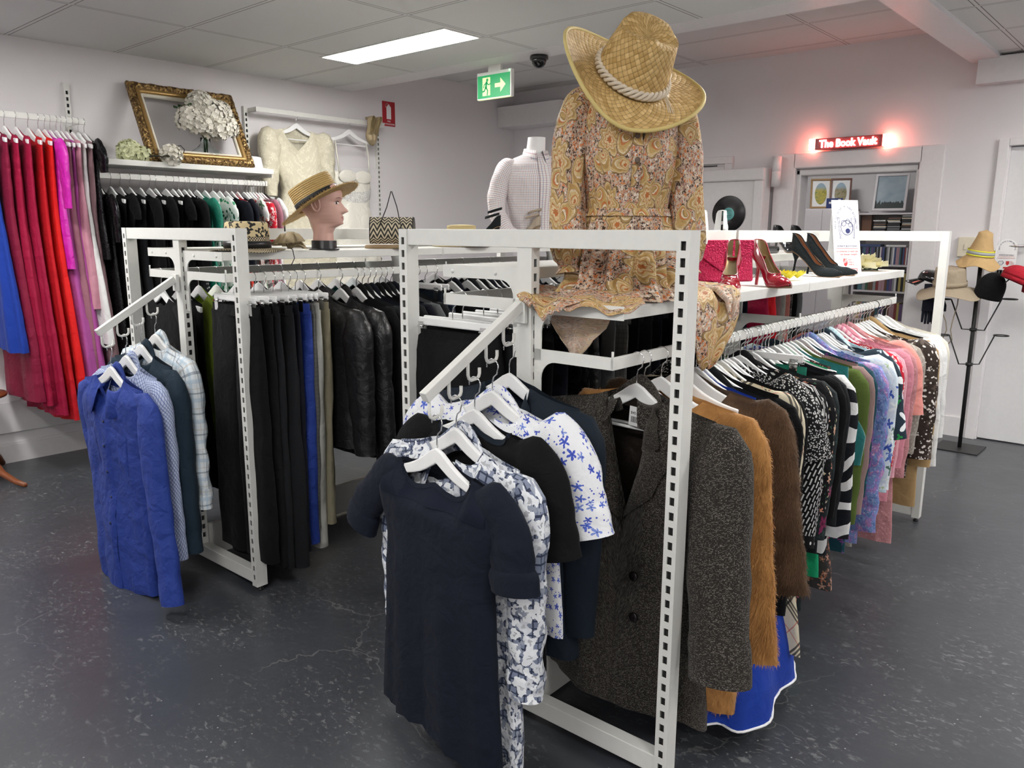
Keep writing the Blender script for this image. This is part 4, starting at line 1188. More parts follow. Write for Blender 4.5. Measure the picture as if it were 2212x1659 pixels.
rail_item(.455, 'coat', 'dark brown hip length fur coat beside the ginger fur', 'coat', F_bfur, 'dark brown fur coat', .66, [(0, .24), (.1, .26), (1, .31)], (SR(len=.5, seed=55, **fat), SR(len=.58, seed=56, dx=[(0, -.03), (.1, .04), (1, .12)], **fat)), th=.055, fur=(15000, .016, .0008, 6))
rail_item(.53, 'jacket', 'black smooth jacket between brown fur and black cardigan', 'jacket', F_char, 'black smooth jacket', .78, None, SR(len=.60, seed=57), col=dict())
rail_item(.58, 'cardigan', 'soft black cardigan with broad shoulders after the fur coats', 'cardigan', F_black2, 'soft black cardigan', .84, [(0, .235), (.12, .25), (1, .245)], SR(len=.72, seed=58, rx=[(0, .05), (.15, .07), (1, .055)]))
rail_item(.625, 'shirt_dress', 'cream shirt dress with black and red plaid edge', 'dress', F_plaidc, 'cream plaid shirt dress', .88, [(0, .22), (.3, .245), (1, .34)], SR(len=.46, seed=59), fold=.016)
rail_item(.675, 'dress', 'plain black dress beside the cream plaid dress', 'dress', F_black, 'plain black dress', .80, None, SR(len=.56, seed=60))
rail_item(.725, 'blouse', 'black blouse with fine white dots on the near rail', 'top', F_dash2, 'black fine dot blouse', .62, None, sleeve(SL_SHORT, seed=61))
rail_item(.765, 'blouse', 'black top with white dash print and wide sleeves', 'top', F_dash, 'white dash print top', .66, [(0, .235), (.12, .25), (1, .24)], SR(len=.50, seed=62, rx=[(0, .05), (.2, .075), (.6, .09), (1, .05)], ry=[(0, .04), (.2, .05), (.7, .06), (1, .04)], dx=[(0, -.03), (.2, .03), (.7, .09), (1, .06)]))
rail_item(.82, 'shirt', 'black shirt with white polka dots beside the dash print top', 'shirt', F_dotblk, 'polka dot black shirt', .74, None, SR(len=.58, seed=63), col=dict())
rail_item(.865, 'dress', 'black dress with scattered peach flowers', 'dress', F_flblk, 'peach flower black dress', .88, None, SR(len=.46, seed=64, rx=[(0, .05), (.2, .07), (1, .06)]))
rail_item(.92, 'dress', 'sheer black dress with wine coloured roses', 'dress', F_wine, 'wine rose black dress', .88, None, SR(len=.58, seed=65))
trousers('emerald green trousers hanging low among the black dresses', rail_p(.95), FRT, F_emer, .98, .18, .19, seed=66)
hang('c', rail_p(.95, .0), FRT, 'clip hanger holding the emerald green trousers')
rail_item(1.0, 'blouse', 'plain black blouse next to the wine rose dress', 'top', F_black, 'plain black blouse by the roses', .62, None, SR(len=.52, seed=67))
rail_item(1.06, 'shirt', 'thin black cardigan just before the zebra blouse', 'cardigan', F_char, 'thin black cardigan by the zebra blouse', .70, None, SR(len=.56, seed=68))
rail_item(1.115, 'blouse', 'black and white zebra striped blouse', 'top', F_zebra, 'zebra striped blouse', .72, [(0, .235), (.12, .25), (1, .25)], SR(len=.62, seed=69, rx=[(0, .05), (.15, .07), (1, .058)], dx=[(0, -.03), (.12, .025), (1, .05)]))
rail_item(1.165, 'dress', 'bright green dress showing below the zebra blouse', 'dress', F_green, 'bright green dress', .84, [(0, .18), (.4, .17), (1, .21)])
rail_item(1.20, 'dress', 'rust flowered chiffon dress with the longest hem beside zebra blouse', 'dress', F_lace, 'rust flowered chiffon dress', .90, [(0, .18), (.4, .18), (1, .25)])
rail_item(1.235, 'top', 'teal velvet sleeveless top beside the zebra blouse', 'top', F_teal, 'teal velvet top', .40, [(0, .23), (.3, .235), (.7, .31), (1, .30)])
rail_item(1.275, 'jumper', 'olive green long sleeved jersey top', 'top', F_olive, 'olive green jersey top', .70, [(0, .235), (.12, .25), (1, .25)], SR(len=.62, seed=70))
rail_item(1.325, 'jumper', 'mauve ribbed knit jumper next to the olive top', 'jumper', F_mauve, 'mauve ribbed jumper', .68, [(0, .235), (.12, .25), (1, .25)], SR(len=.60, seed=71))
rail_item(1.385, 'blouse', 'dark teal floral blouse between mauve jumper and watercolour shirt', 'top', F_tealfl, 'dark teal floral blouse', .80, None, SR(len=.54, seed=72))
rail_item(1.455, 'shirt', 'blue and violet watercolour print shirt with long sleeves', 'shirt', F_water, 'watercolour print shirt', .78, [(0, .245), (.12, .26), (1, .26)], SR(len=.70, seed=73, rx=[(0, .05), (.15, .078), (.8, .07), (1, .05)], ry=[(0, .04), (.15, .06), (1, .045)], cr=.008, wr=1.2, dx=[(0, -.03), (.12, .03), (1, .055)]), col=dict(front=.05))
rail_item(1.515, 'blouse', 'white blouse with blue leaf and petal print', 'top', F_whfl, 'blue leaf print blouse', .66, [(0, .235), (.12, .25), (1, .28)], SR(len=.54, seed=74, rx=[(0, .05), (.2, .08), (1, .09)]))
rail_item(1.575, 'dress', 'speckled grey patterned dress hanging lower than its neighbours', 'dress', F_lacegr, 'speckled grey dress', .84, [(0, .2), (1, .21)])
rail_item(1.635, 'shirt', 'navy shirt with large white daisies and green leaves', 'shirt', F_daisy, 'large daisy print shirt', .62, [(0, .24), (.12, .255), (1, .25)], sleeve(SL_SHORT, len=.36, seed=75, rx=[(0, .05), (.2, .08), (1, .08)]), col=dict(leaf=.05))
rail_item(1.69, 'shirt', 'pale blue striped cotton shirt', 'shirt', F_ltblue, 'pale blue striped shirt', .74, None, SR(len=.60, seed=76), col=dict())
rail_item(1.745, 'blouse', 'red blouse covered in white flowers', 'top', F_redfl, 'red white flower blouse', .66, [(0, .235), (.12, .25), (1, .25)], SR(len=.50, seed=77))
rail_item(1.80, 'shirt', 'pink striped cotton shirt beside red flower blouse', 'shirt', F_pinkst, 'pink striped shirt', .70, None, SR(len=.56, seed=78), col=dict())
rail_item(1.855, 'shirt', 'plain pink cotton shirt', 'shirt', F_pink, 'plain pink shirt', .72, [(0, .235), (.12, .25), (1, .25)], SR(len=.54, seed=79), col=dict())
rail_item(1.94, 'dress', 'dusty pink textured long dress', 'dress', F_dusty, 'dusty pink textured dress', .93, [(0, .235), (.12, .25), (.5, .24), (1, .27)], SR(len=.60, seed=80), col=dict())
rail_item(2.00, 'blouse', 'coral linen blouse with short open sleeves', 'top', F_coral, 'coral linen blouse', .60, None, sleeve(SL_SHORT, len=.33, seed=81, dx=[(0, -.03), (.2, .02), (1, .055)], ry=[(0, .02), (.2, .026), (1, .03)], rx=[(0, .05), (.2, .06), (1, .066)]))
rail_item(2.075, 'blouse', 'beige grey lace blouse', 'top', F_lacegr, 'beige grey lace blouse', .64, [(0, .235), (.12, .25), (1, .24)], SR(len=.52, seed=82))
rail_item(2.165, 'blouse', 'dark brown blouse with white speckle print', 'top', F_brdot, 'dark brown speckle blouse', .68, [(0, .24), (.12, .255), (1, .25)], SR(len=.56, seed=83, rx=[(0, .05), (.2, .085), (.8, .09), (1, .06)], ry=[(0, .045), (.2, .06), (1, .05)], dx=[(0, -.03), (.15, .03), (1, .07)]))
rail_item(2.255, 'coat', 'camel wool coat near the far end of rail', 'coat', F_camel, 'camel wool coat', .84, [(0, .245), (.12, .26), (1, .28)], SR(len=.62, seed=84, rx=[(0, .05), (.12, .075), (1, .06)], dx=[(0, -.03), (.12, .03), (1, .05)]), col=dict(leaf=.07, point=.0))
rail_item(2.325, 'blouse', 'plain black top on a black hanger near the white blouses', 'top', F_black, 'black top before the white blouses', .5, None, None, hk='b')
rail_item(2.385, 'shirt', 'white cotton shirt with long sleeves beside the camel coat', 'shirt', F_white, 'white shirt beside camel coat', .68, [(0, .245), (.12, .26), (1, .26)], SR(len=.64, seed=85, dx=[(0, -.03), (.12, .03), (1, .07)]), col=dict())
rail_item(2.45, 'blouse', 'white soft blouse between white shirt and cream jumper', 'top', F_white, 'white soft blouse', .66, [(0, .24), (.12, .25), (1, .25)], SR(len=.52, seed=86, dx=[(0, -.03), (.2, .03), (1, .065)]))
rail_item(2.535, 'jumper', 'cream ribbed jumper last on the near rail', 'jumper', F_cream, 'cream ribbed jumper', .70, [(0, .24), (.12, .255), (1, .25)], SR(len=.58, seed=87))
# empty hangers showing in gaps
for k, y in enumerate((.19, .385, .60, .70, .845, .965, 1.03, 1.415, 1.60, 1.90, 2.04, 2.12, 2.21)):
    hang('w', rail_p(y), FRT + R(random.Random(k).uniform(-3, 3)), 'empty white hanger squeezed between garments on the near rail', 'empty hangers on the near rail')
# ------------------------------------------------------------------ near rack, left rail: trousers and skirts on clip hangers
def nl(y): return FR(-.33, y, 1.305)
def clipped(p, rz, lab, short, mat, **k):
    hang('c', p, rz, 'clip hanger holding the ' + short); return trousers(lab, p, rz, mat, **k)
hang('c', nl(.055), FRT, 'clip hanger holding the long black skirt nearest the waterfall arm')
skirt('long black skirt hanging nearest on the near rack left rail', nl(.055), FRT, F_black, .80, .20, .27, 101, fold=.014)
hang('c', nl(.10), FRT + R(2), 'clip hanger holding the black denim skirt')
skirt('black denim skirt second on the near rack left rail', nl(.10), FRT + R(2), F_char, .62, .21, .25, 102)
for k, (y, m, lab, sh, ln, w, hem) in enumerate([
    (.20, F_midnight, 'midnight navy wide trousers third on the near rack left rail', 'midnight navy wide trousers', .95, .19, .16),
    (.27, F_navysuit, 'dark navy trousers on the near rack left rail below the dress', 'dark navy trousers below the dress', .98, .18, .15),
    (.34, F_black, 'black trousers between navy trousers on the near rack', 'black trousers between navy trousers', .96, .18, .14),
    (.42, F_midnight, 'second pair of midnight navy trousers below the dress', 'second midnight navy trousers', .97, .18, .15),
    (.64, F_black, 'black slim trousers beside the shiny black sequin skirt', 'black slim trousers by the sequin skirt', .97, .17, .12),
    (.71, F_grey, 'mid grey trousers hanging below the paisley dress', 'mid grey trousers', .97, .18, .14),
    (.79, F_grcheck, 'taupe grey check trousers behind the grey trousers', 'taupe grey check trousers', .97, .18, .14),
    (.87, F_black, 'black trousers behind the taupe grey trousers', 'black trousers behind taupe ones', .97, .18, .14),
    (.96, F_char, 'charcoal trousers deep in the near rack', 'charcoal trousers deep in the near rack', .97, .18, .14),
    (1.06, F_midnight, 'midnight trousers in the middle of the near rack', 'midnight trousers mid rack', .97, .18, .14),
    (1.18, F_black, 'black trousers in the middle of the near rack', 'black trousers mid rack', .97, .18, .14),
    (1.45, F_navysuit, 'navy trousers past the middle post of near rack', 'navy trousers past middle post', .97, .18, .14),
    (1.60, F_midnight, 'midnight trousers past the middle post of near rack', 'midnight trousers past middle post', .97, .18, .14),
    (1.75, F_black, 'black trousers before the crimson skirts', 'black trousers before crimson skirts', .97, .18, .14),
    (1.85, F_midnight, 'midnight trousers just before the crimson skirts', 'midnight trousers before crimson skirts', .97, .18, .14),
    (2.25, F_taupe, 'mauve taupe trousers after the crimson skirts', 'mauve taupe trousers', .97, .18, .14),
    (2.31, F_stone, 'pale stone trousers after the mauve taupe pair', 'pale stone trousers on near rack', .97, .18, .14),
    (2.37, F_coral, 'coral trousers beside the pale stone pair', 'coral trousers', .97, .18, .14),
    (2.43, F_dash2, 'black trousers with white dots near the far end', 'black dotted trousers', .97, .18, .14),
    (2.49, F_black, 'plain black trousers near the far end of rack', 'plain black trousers near far end', .97, .18, .14),
    (2.56, F_grey, 'light grey trousers last on the near rack left rail', 'light grey trousers last on rail', .97, .18, .14)]):
    clipped(nl(y), FRT + R((k * 37 % 9) - 4), lab, sh, m, ln=ln, w=w, hem=hem, seed=110 + k)
for y, m, lab, sh, ln in [(.50, F_sequin, 'shiny black sequin skirt hanging below the paisley dress', 'shiny black sequin skirt', .7), (.57, F_leather, 'black patent leather skirt beside the sequin skirt', 'black patent leather skirt', .66),
                          (2.05, F_wine2, 'crimson skirt under the far shelf', 'crimson skirt', .6), (2.14, F_red, 'brighter red skirt beside the crimson skirt', 'brighter red skirt', .6)]:
    hang('c', nl(y), FRT, 'clip hanger holding the ' + sh); skirt(lab, nl(y), FRT, m, ln, .20, .24, int(y * 100))

# ------------------------------------------------------------------ further rack, right rail
def lr_(y): return LR(.36, y, 1.32)
for k, (y, m, lab, sh, ln, w, hem) in enumerate([
    (.055, F_black, 'black wide trousers first on the further rack right rail', 'black wide trousers first on further rack', 1.06, .19, .19),
    (.10, F_black2, 'soft black trousers second on the further rack', 'soft black trousers second on further rack', 1.10, .18, .17),
    (.145, F_char, 'charcoal trousers with sharp crease on the further rack', 'charcoal creased trousers', 1.12, .18, .16),
    (.19, F_char, 'second charcoal trousers with wide leg on further rack', 'second charcoal trousers', 1.13, .185, .18),
    (.235, F_midnight, 'midnight blue trousers next to the royal blue pair', 'midnight blue trousers by royal blue pair', 1.08, .18, .15),
    (.275, F_royal, 'royal blue trousers hanging on the further rack', 'royal blue trousers', 1.06, .18, .14),
    (.31, F_grcheck, 'grey check trousers beside the royal blue trousers', 'grey check trousers on further rack', 1.0, .17, .13),
    (.345, F_stone, 'pale stone cotton trousers with turned hem on further rack', 'pale stone cotton trousers', 1.10, .175, .12),
    (.385, F_khaki, 'khaki cotton trousers beside the leather jackets', 'khaki cotton trousers', 1.0, .17, .13)]):
    clipped(lr_(y), LRT + R((k * 53 % 7) - 3), lab, sh, m, ln=ln, w=w, hem=hem, seed=140 + k)
def piece(p, rz, nm, lab, cat, mat, short, ln=.72, w=None, sl=None, seed=1, col=None, hk='w', parts=(), **gk):
    hang(hk, p, rz, ('white hanger inside the ' if hk == 'w' else 'black hanger inside the ') + short)
    d = dict(w=w or [(0, .225), (.12, .24), (.4, .225), (1, .24)], len=ln, th=.022, seed=seed, nw=.08, drop=.08, fold=.005, crumple=.004); d.update(gk)
    return garment(nm, lab, cat, p, rz, mat, G(**d), sleeves=sl, collar=col, parts=parts)
LS = dict(rx=[(0, .05), (.12, .085), (.6, .072), (1, .055)], ry=[(0, .05), (.12, .085), (1, .06)], flat=.8)
piece(lr_(.465), LRT + R(2), 'leather_jacket', 'black leather jacket with knee style seams nearest the khaki trousers', 'jacket', F_leather, 'black leather jacket by the khaki trousers', .66, [(0, .235), (.12, .26), (1, .23)], SR(len=.66, seed=161, dx=[(0, 0), (1, .06)], cr=.005, wr=.7, **LS), 161, dict(leaf=.03, point=.0), th=.04, nw=.07)
piece(lr_(.585), LRT + R(-2), 'leather_jacket', 'black leather biker jacket with ribbed padded sleeve', 'jacket', F_leather, 'black leather biker jacket with ribbed sleeve', .72, [(0, .24), (.12, .265), (1, .235)], SR(len=.72, seed=162, dx=[(0, 0), (1, .085)], cr=.003, wr=.4, rib=(46, .012, .14, .50), **LS), 162, dict(leaf=.03, point=.0), th=.04, nw=.07)
names = ['first', 'second', 'third', 'fourth', 'fifth', 'sixth', 'seventh', 'eighth', 'ninth', 'tenth', 'eleventh', 'twelfth', 'thirteenth', 'fourteenth', 'fifteenth', 'sixteenth']
SB = dict(rx=[(0, .05), (.12, .072), (1, .05)], ry=[(0, .05), (.12, .06), (1, .045)], cr=.003, wr=.2, dx=[(0, 0), (1, .045)])
for k, y in enumerate((.675, .71, .745, .78, .815, .85, .885)):
    piece(lr_(y), LRT + R((k * 31 % 7) - 3), 'blazer', f'black suit blazer, {names[k]} behind the leather jackets on further rack', 'blazer', (F_black, F_char, F_midnight, F_black)[k % 4], f'{names[k]} black blazer behind the leather jackets', .74, None, SR(len=.64, seed=170 + k, **SB), 170 + k, dict(leaf=.05, point=.0), nw=.075)
piece(lr_(.94), LRT, 'blazer', 'mid grey blazer behind the row of black blazers', 'blazer', F_grey, 'mid grey blazer', .76, None, SR(len=.64, seed=181, **SB), 181, dict(leaf=.05, point=.0))
piece(lr_(.985), LRT, 'blazer', 'charcoal blazer behind the mid grey blazer', 'blazer', F_char, 'charcoal blazer behind the grey one', .76, None, SR(len=.64, seed=182, **SB), 182, dict(leaf=.05, point=.0))
clipped(lr_(1.06), LRT, 'dark navy pleated trousers behind the grey blazer', 'dark navy pleated trousers', F_navysuit, ln=1.0, seed=183)
hang('c', lr_(1.11), LRT, 'clip hanger holding the dark blue plaid skirt'); skirt('dark blue plaid skirt behind the navy pleated trousers', lr_(1.11), LRT, fabric('navy_plaid', plaid((.012, .02, .04), .05, [(.3, .1, (.10, .14, .22), .6), (.7, .04, (.3, .3, .3), .5)]), .85), .7, .2, .25, 184)
for k, y in enumerate((1.18, 1.30, 1.42, 1.50, 1.56, 1.61, 1.66, 1.71, 1.76, 1.82, 1.95, 2.1, 2.3)):
    piece(lr_(y), LRT + R((k * 17 % 7) - 3), 'jacket', f'dark jacket, {names[k]} past the plaid skirt on the further rack', 'jacket', (F_black, F_midnight, F_char)[k % 3], f'{names[k]} dark jacket past the plaid skirt', .74, None, SR(len=.62, seed=190 + k, **SB), 190 + k, dict(leaf=.05, point=.0))
# further rack, left rail
def ll_(y): return LR(-.29, y, 1.318)
for k, (y, m, cl, ln) in enumerate([(.07, F_black, 'black', .95), (.16, F_black2, 'soft black', .9), (.25, F_lime, 'lime green', .7), (.34, F_black, 'plain black', .95), (.45, F_char, 'charcoal', .9), (.57, F_black, 'matt black', .95), (.70, F_grey, 'grey', .7), (.82, F_grcheck, 'grey check', .7), (.93, F_grey, 'dull grey', .75),
                                    (1.05, F_teal, 'teal', .7), (1.17, F_black, 'jet black', .9), (1.38, F_grey, 'pale grey', .7), (1.55, F_black, 'deep black', .8), (1.8, F_midnight, 'midnight', .8), (2.05, F_char, 'dark grey', .8), (2.3, F_black, 'black tunic style', .8)]):
    piece(ll_(y), LRT + R((k * 29 % 7) - 3), 'dress', f'{cl} dress, {names[k]} along the hidden left rail of further rack', 'dress', m, f'{cl} dress on the hidden left rail', ln, [(0, .20), (.3, .19), (1, .25)], None if k % 2 else SR(len=.4, seed=220 + k), 220 + k)

# ------------------------------------------------------------------ left wall: long evening dresses
def wl(y): return V3((-5.40, y, 2.165))
def gown(y, lab, short, mat, hem_z, wt, wb, sl=None, seed=0, fold=.012, z=2.165, x=-5.40, nm='dress', cat='dress', col=None, rz=0, wm=None, hk='w', **gk):
    p = V3((x, y, z)); hang(hk, p, R(rz), ('white hanger inside the ' if hk == 'w' else 'black hanger inside the ') + short)
    ln = z - hem_z - .12
    d = dict(w=[(0, wt), (.12, wt * .9), (.28, wm or wt * .82), (1, wb)], len=ln, th=.02, seed=seed or int(y * 1000), nw=.13, drop=.10, fold=fold, fk=(5, 9), flare=.022); d.update(gk)
    return garment(nm, lab, cat, p, R(rz), mat, G(**d), sleeves=sl, collar=col)
gown(1.52, 'cobalt blue dress at the left edge below the crimson gowns', 'cobalt blue dress', F_cobalt, .78, .19, .30, fold=.02)
gown(1.585, 'burgundy gown at far left of the wall rail', 'burgundy gown', F_burg, .48, .2, .30)
gown(1.64, 'crimson gown with halter straps on the wall rail', 'crimson halter gown', F_wine2, .45, .20, .30, fold=.02)
gown(1.70, 'deep crimson satin gown beside the halter gown', 'deep crimson satin gown', F_wine2, .38, .21, .30, fold=.018)
gown(1.765, 'red satin gown with the lowest hem on wall rail', 'red satin gown', F_red, .34, .2, .30, fold=.02)
gown(1.82, 'bright red chiffon gown with small buttons', 'bright red chiffon gown', F_bright, .52, .20, .30, fold=.02)
gown(1.855, 'shiny magenta satin top among the red gowns', 'shiny magenta satin top', F_magenta, 1.25, .2, .22, SR(len=.42, seed=301), nm='blouse', cat='top')
gown(1.885, 'orchid purple chiffon gown under the magenta top', 'orchid chiffon gown', F_orchid, .42, .18, .30, fold=.02)
gown(1.92, 'dusty rose satin gown with high shoulders', 'dusty rose satin gown', F_rose, .60, .19, .26)
gown(1.945, 'second orchid gown right of the dusty rose one', 'second orchid gown', F_orchid, .40, .18, .29, fold=.02)
gown(1.975, 'blush pink satin shift beside the white gown', 'blush pink satin shift', F_blush, 1.0, .2, .23)
gown(2.01, 'long white chiffon gown at right of the wall rail', 'long white chiffon gown', F_white, .78, .18, .29, fold=.016)
gown(2.045, 'mauve taupe gown behind the white gown', 'mauve taupe gown', F_taupe, .42, .19, .28)
gown(2.08, 'black sequined gown last on the red dress rail', 'black sequined gown', F_sequin, 1.3, .19, .21, SR(len=.2, seed=302))
# second rail: mostly black, then prints
F_leaf = fabric('white_green_leaf_print', floral((.68, .72, .68), [dict(scale=16, r=.55, k=2, cols=[(.02, .18, .08), (.04, .26, .12), (.01, .10, .06)], density=.85, depth=.6)]), .7)
F_multi = fabric('red_navy_print', floral((.50, .04, .03), [dict(scale=14, r=.55, k=3, cols=[(.03, .04, .14), (.65, .3, .05), (.10, .18, .40), (.6, .55, .5)], density=.85)]), .7)
F_poppy = fabric('white_red_poppy_print', floral((.70, .69, .66), [dict(scale=17, r=.52, k=4, cols=[(.58, .03, .04), (.62, .18, .12), (.10, .2, .1)], density=.7)]), .7)
F_zst = fabric('grey_white_animal_stripe', zebra((.62, .61, .58), (.16, .15, .15), .06, 4.0), .7)
S2 = [(2.14, F_sequin, 'black sequined'), (2.21, F_black, 'black'), (2.27, F_black, 'black'), (2.33, F_char, 'black'), (2.40, F_black, 'black'), (2.46, F_black, 'black'), (2.50, F_black2, 'black'), (2.57, F_black, 'black'), (2.62, F_black, 'black'), (2.66, F_black2, 'black'), (2.70, F_black, 'black'), (2.735, F_dotblk, 'black speckled'),
      (2.79, F_emer, 'emerald green'), (2.85, F_leaf, 'white and green leaf print'), (2.91, F_leaf, 'pale leaf print'), (2.96, F_flblk, 'black flower print'), (3.01, F_midnight, 'navy'), (3.055, F_multi, 'red and navy print'), (3.10, F_midnight, 'dark navy'), (3.15, F_poppy, 'poppy print'), (3.175, F_poppy, 'white and red flower'), (3.20, F_zst, 'grey animal stripe'), (3.225, F_redfl, 'red flower'),
      (3.25, F_zst, 'grey and white stripe'), (3.275, F_rose, 'dusty rose'), (3.295, F_rose, 'mauve rose'), (3.32, F_white, 'white')]
nb = 0
for k, (y, m, cl) in enumerate(S2):
    if cl == 'black': nb += 1; lab = f'black dress, {names[nb - 1]} black one from left under the picture frame shelf'; sh = f'{names[nb - 1]} black dress under the picture frame shelf'
    else: lab = f'{cl} dress on the rail under the picture frame shelf'; sh = f'{cl} dress under the picture frame shelf'
    hz = (.55, .6, .72, .5)[k % 4] if k < 12 else .85
    gown(y, lab, sh, m, hz, .205, .25, SR(len=(.3, .5, .16)[k % 3], seed=320 + k) if k % 2 == 0 else None, seed=320 + k, z=1.845, fold=.014 if k < 12 else .006, rz=(k * 23 % 9) - 4, nw=.10, hk='b' if k == len(S2) - 1 else 'w', flare=.02 if k < 12 else .006)
# wedding dresses against the wall
pw = V3((-5.575, 3.74, 2.40)); hang('w', pw, PI / 2, 'white hanger inside the ivory long sleeved wedding dress')
SW = SLV(len=.52, seed=351, rx=[(0, .05), (.12, .10), (.3, .09), (1, .045)], ry=[(0, .05), (.12, .10), (1, .05)], cr=.008, wr=.8, dx=[(0, 0), (1, .05)], dy=[(0, 0), (1, -.02)])
garment('wedding_dress', 'ivory lace wedding dress with long puffed sleeves on wall', 'wedding dress', pw, PI / 2, fabric('ivory_lace', floral((.60, .56, .43), [dict(scale=24, r=.5, k=5, cols=[(.70, .66, .52)], density=.9, centre=(.55, .5, .38))]), .6, .5),
        G(w=[(0, .225), (.10, .235), (.30, .155), (.45, .24), (1, .34)], len=1.55, th=.05, seed=351, nw=.125, drop=.22, vee=True, fold=.016, fk=(7, 12), flare=.10, lean=-.05), sleeves=SW)
pw = V3((-5.575, 4.25, 2.40)); hang('w', pw, PI / 2, 'white hanger inside the white strapless wedding dress')
gws = G(w=[(0, .185), (.08, .19), (.22, .155), (.32, .20), (1, .36)], len=1.35, th=.07, seed=352, nw=.16, drop=.035, bdrop=.03, sl=.0, z0=-.43, fold=.016, fk=(7, 12), flare=.10, topth=.055, lean=-.06)
def straps(g):
    mb = MB()
    mb.tube([(.16, -.02, -.19), (.163, -.045, -.30), (.15, -.06, -.45)], .008, 6); return mb
def straps2(g):
    mb = MB(); mb.tube([(-.16, -.02, -.19), (-.163, -.045, -.30), (-.15, -.06, -.45)], .008, 6); return mb
def cup(sx):
    def f(g):
        mb = MB(); c = V3((sx * .080, -.072, -.475))
        mb.grid(lambda i, j: c + V3((.088 * sin(PI * .5 * j / 8) * cos(2 * PI * i / 20), -.012 * cos(PI * .5 * j / 8) + .002, .055 * sin(PI * .5 * j / 8) * sin(2 * PI * i / 20))), 20, 8, True); return mb
    return f
def belt(g):
    mb = MB(); g.patch(mb, .35, PI - .35, .10, .17, .006, 18, 4); return mb
garment('wedding_dress', 'white strapless wedding dress with beaded bodice on wall', 'wedding dress', pw, PI / 2, F_ivory2, gws, parts=[('strap', straps, None), ('strap', straps2, None), ('bodice_cup', cup(1), None), ('bodice_cup', cup(-1), None), ('beaded_band', belt, F_beads)])
# ------------------------------------------------------------------ paisley dress on its form
M_form = plain('white_form_plastic', (.78, .77, .76), .35)
F_pais = fabric('paisley_viscose', paisley, .55, .4, spec=.3)
F_paisback = fabric('paisley_reverse', lambda g: g.mix(.55, paisley(g), (.60, .50, .42)), .8, .4)
DP = FR(.165, .265, 1.3045); DRZ = R(45); DS = (.76, .86, .935)
t = thing('dress_form', 'white headless dress form inside the paisley dress', 'mannequin', DP, (0, 0, DRZ)); t.scale = DS
def ring_body(tab, n=32, m=30, fold=None):
    """tab: (z, rx, ry_front, ry_back, yc)"""
    zs = [r[0] for r in tab]
    def at(a, z):
        rx = interp([(r[0], r[1]) for r in tab], z); f = interp([(r[0], r[2]) for r in tab], z); b = interp([(r[0], r[3]) for r in tab], z); yc = interp([(r[0], r[4]) for r in tab], z)
        ca, sa = cos(a), sin(a)
        p = V3((rx * (abs(ca) ** .9) * (1 if ca > 0 else -1), yc - (f if sa > 0 else b) * sa, z))
        if fold: k = fold(a, z); p.x += ca * k; p.y -= sa * k
        return p
    return at
form = ring_body([(0, .15, .10, .11, 0), (.12, .155, .10, .115, 0), (.27, .125, .09, .09, 0), (.42, .155, .125, .10, 0), (.52, .165, .10, .10, .005), (.60, .15, .07, .08, .01), (.645, .07, .05, .055, .012), (.66, .055, .05, .05, .012), (.73, .05, .048, .048, .005)])
mb = MB(); N_, M_ = 36, 36
mb.grid(lambda i, j: form(2 * PI * i / N_, .73 * (1 - j / M_)), N_, M_, True); mb.grid(lambda i, j: form(2 * PI * i / N_, .73) * (1 - j) + V3((0, .005, .732)) * j, N_, 1, True, flip=True)
mb.build('torso', M_form, t)
def dfold(a, z):
    g_ = sst(.27, .20, z); up = sst(.27, .34, z) * sst(.5, .36, z)
    return g_ * (.010 + .014 * sst(.27, .02, z)) * (sin(19 * a + 1.2 + 6 * z) + .6 * sin(11 * a + .4)) + up * .0035 * sin(26 * a + 1) + .004 * nz(a * 2.2, z * 9, 3.1)
dtab = [(0.004, .262, .21, .2, 0), (.018, .242, .20, .19, 0), (.06, .205, .165, .155, 0), (.14, .195, .15, .145, 0), (.235, .17, .125, .12, 0), (.265, .155, .112, .108, 0), (.30, .160, .12, .112, 0), (.42, .182, .15, .12, 0), (.52, .188, .128, .118, .004), (.585, .180, .10, .10, .008), (.632, .135, .075, .08, .01), (.655, .085, .062, .066, .012)]
dr = ring_body(dtab, fold=dfold)
td = thing('dress', 'orange and gold paisley floral dress with full sleeves displayed on top shelf', 'dress', DP, (0, 0, DRZ)); td.scale = DS
def neckcut(a, z):
    p = dr(a, z)
    if sin(a) > 0:
        top = .655 - .21 * max(0, 1 - abs(p.x - .015) / .06) ** .6
        if z > top - .0: p = dr(a, max(top, .3)); p.z = min(p.z, top)
    return p
mb = MB(); N_, M_ = 120, 64
def zz(j): q = j / M_; return lerp(.655, .004, q)
mb.grid(lambda i, j: neckcut(2 * PI * i / N_, zz(j)), N_, M_, True, lambda i, j: (i / N_ * 1.15, zz(j) * 1.05)); mb.build('body', F_pais, td)
mb = MB(); mb.grid(lambda i, j: dr(2 * PI * i / 120, .272 - .022 * j / 3) + V3((cos(2 * PI * i / 120), -sin(2 * PI * i / 120), 0)) * (.004 + .006 * j / 3 + .003 * sin(31 * 2 * PI * i / 120)), 120, 3, True, lambda i, j: (i / 120 * 1.1 + .5, .3 - j * .008)); mb.build('waist_gather', F_pais, td)
mb = MB()
mb.grid(lambda i, j: dr(PI / 2 + lerp(-.075, .075, i / 4), lerp(.50, .29, j / 12)) + V3((0, -.005 - .002 * sin(PI * i / 4), 0)), 4, 12, False, lambda i, j: (i * .008 + 2.2, j * .018)); mb.build('placket', F_pais, td)
for z in (.545, .475, .405):
    mb = MB(); disc(mb, dr(PI / 2 + (.16 if z > .5 else 0), z) + V3((0, -.008, 0)), (0, -1, 0), .0095, .005, 14); mb.build('button', plain('brown_horn_button', (.10, .065, .04), .3), td)
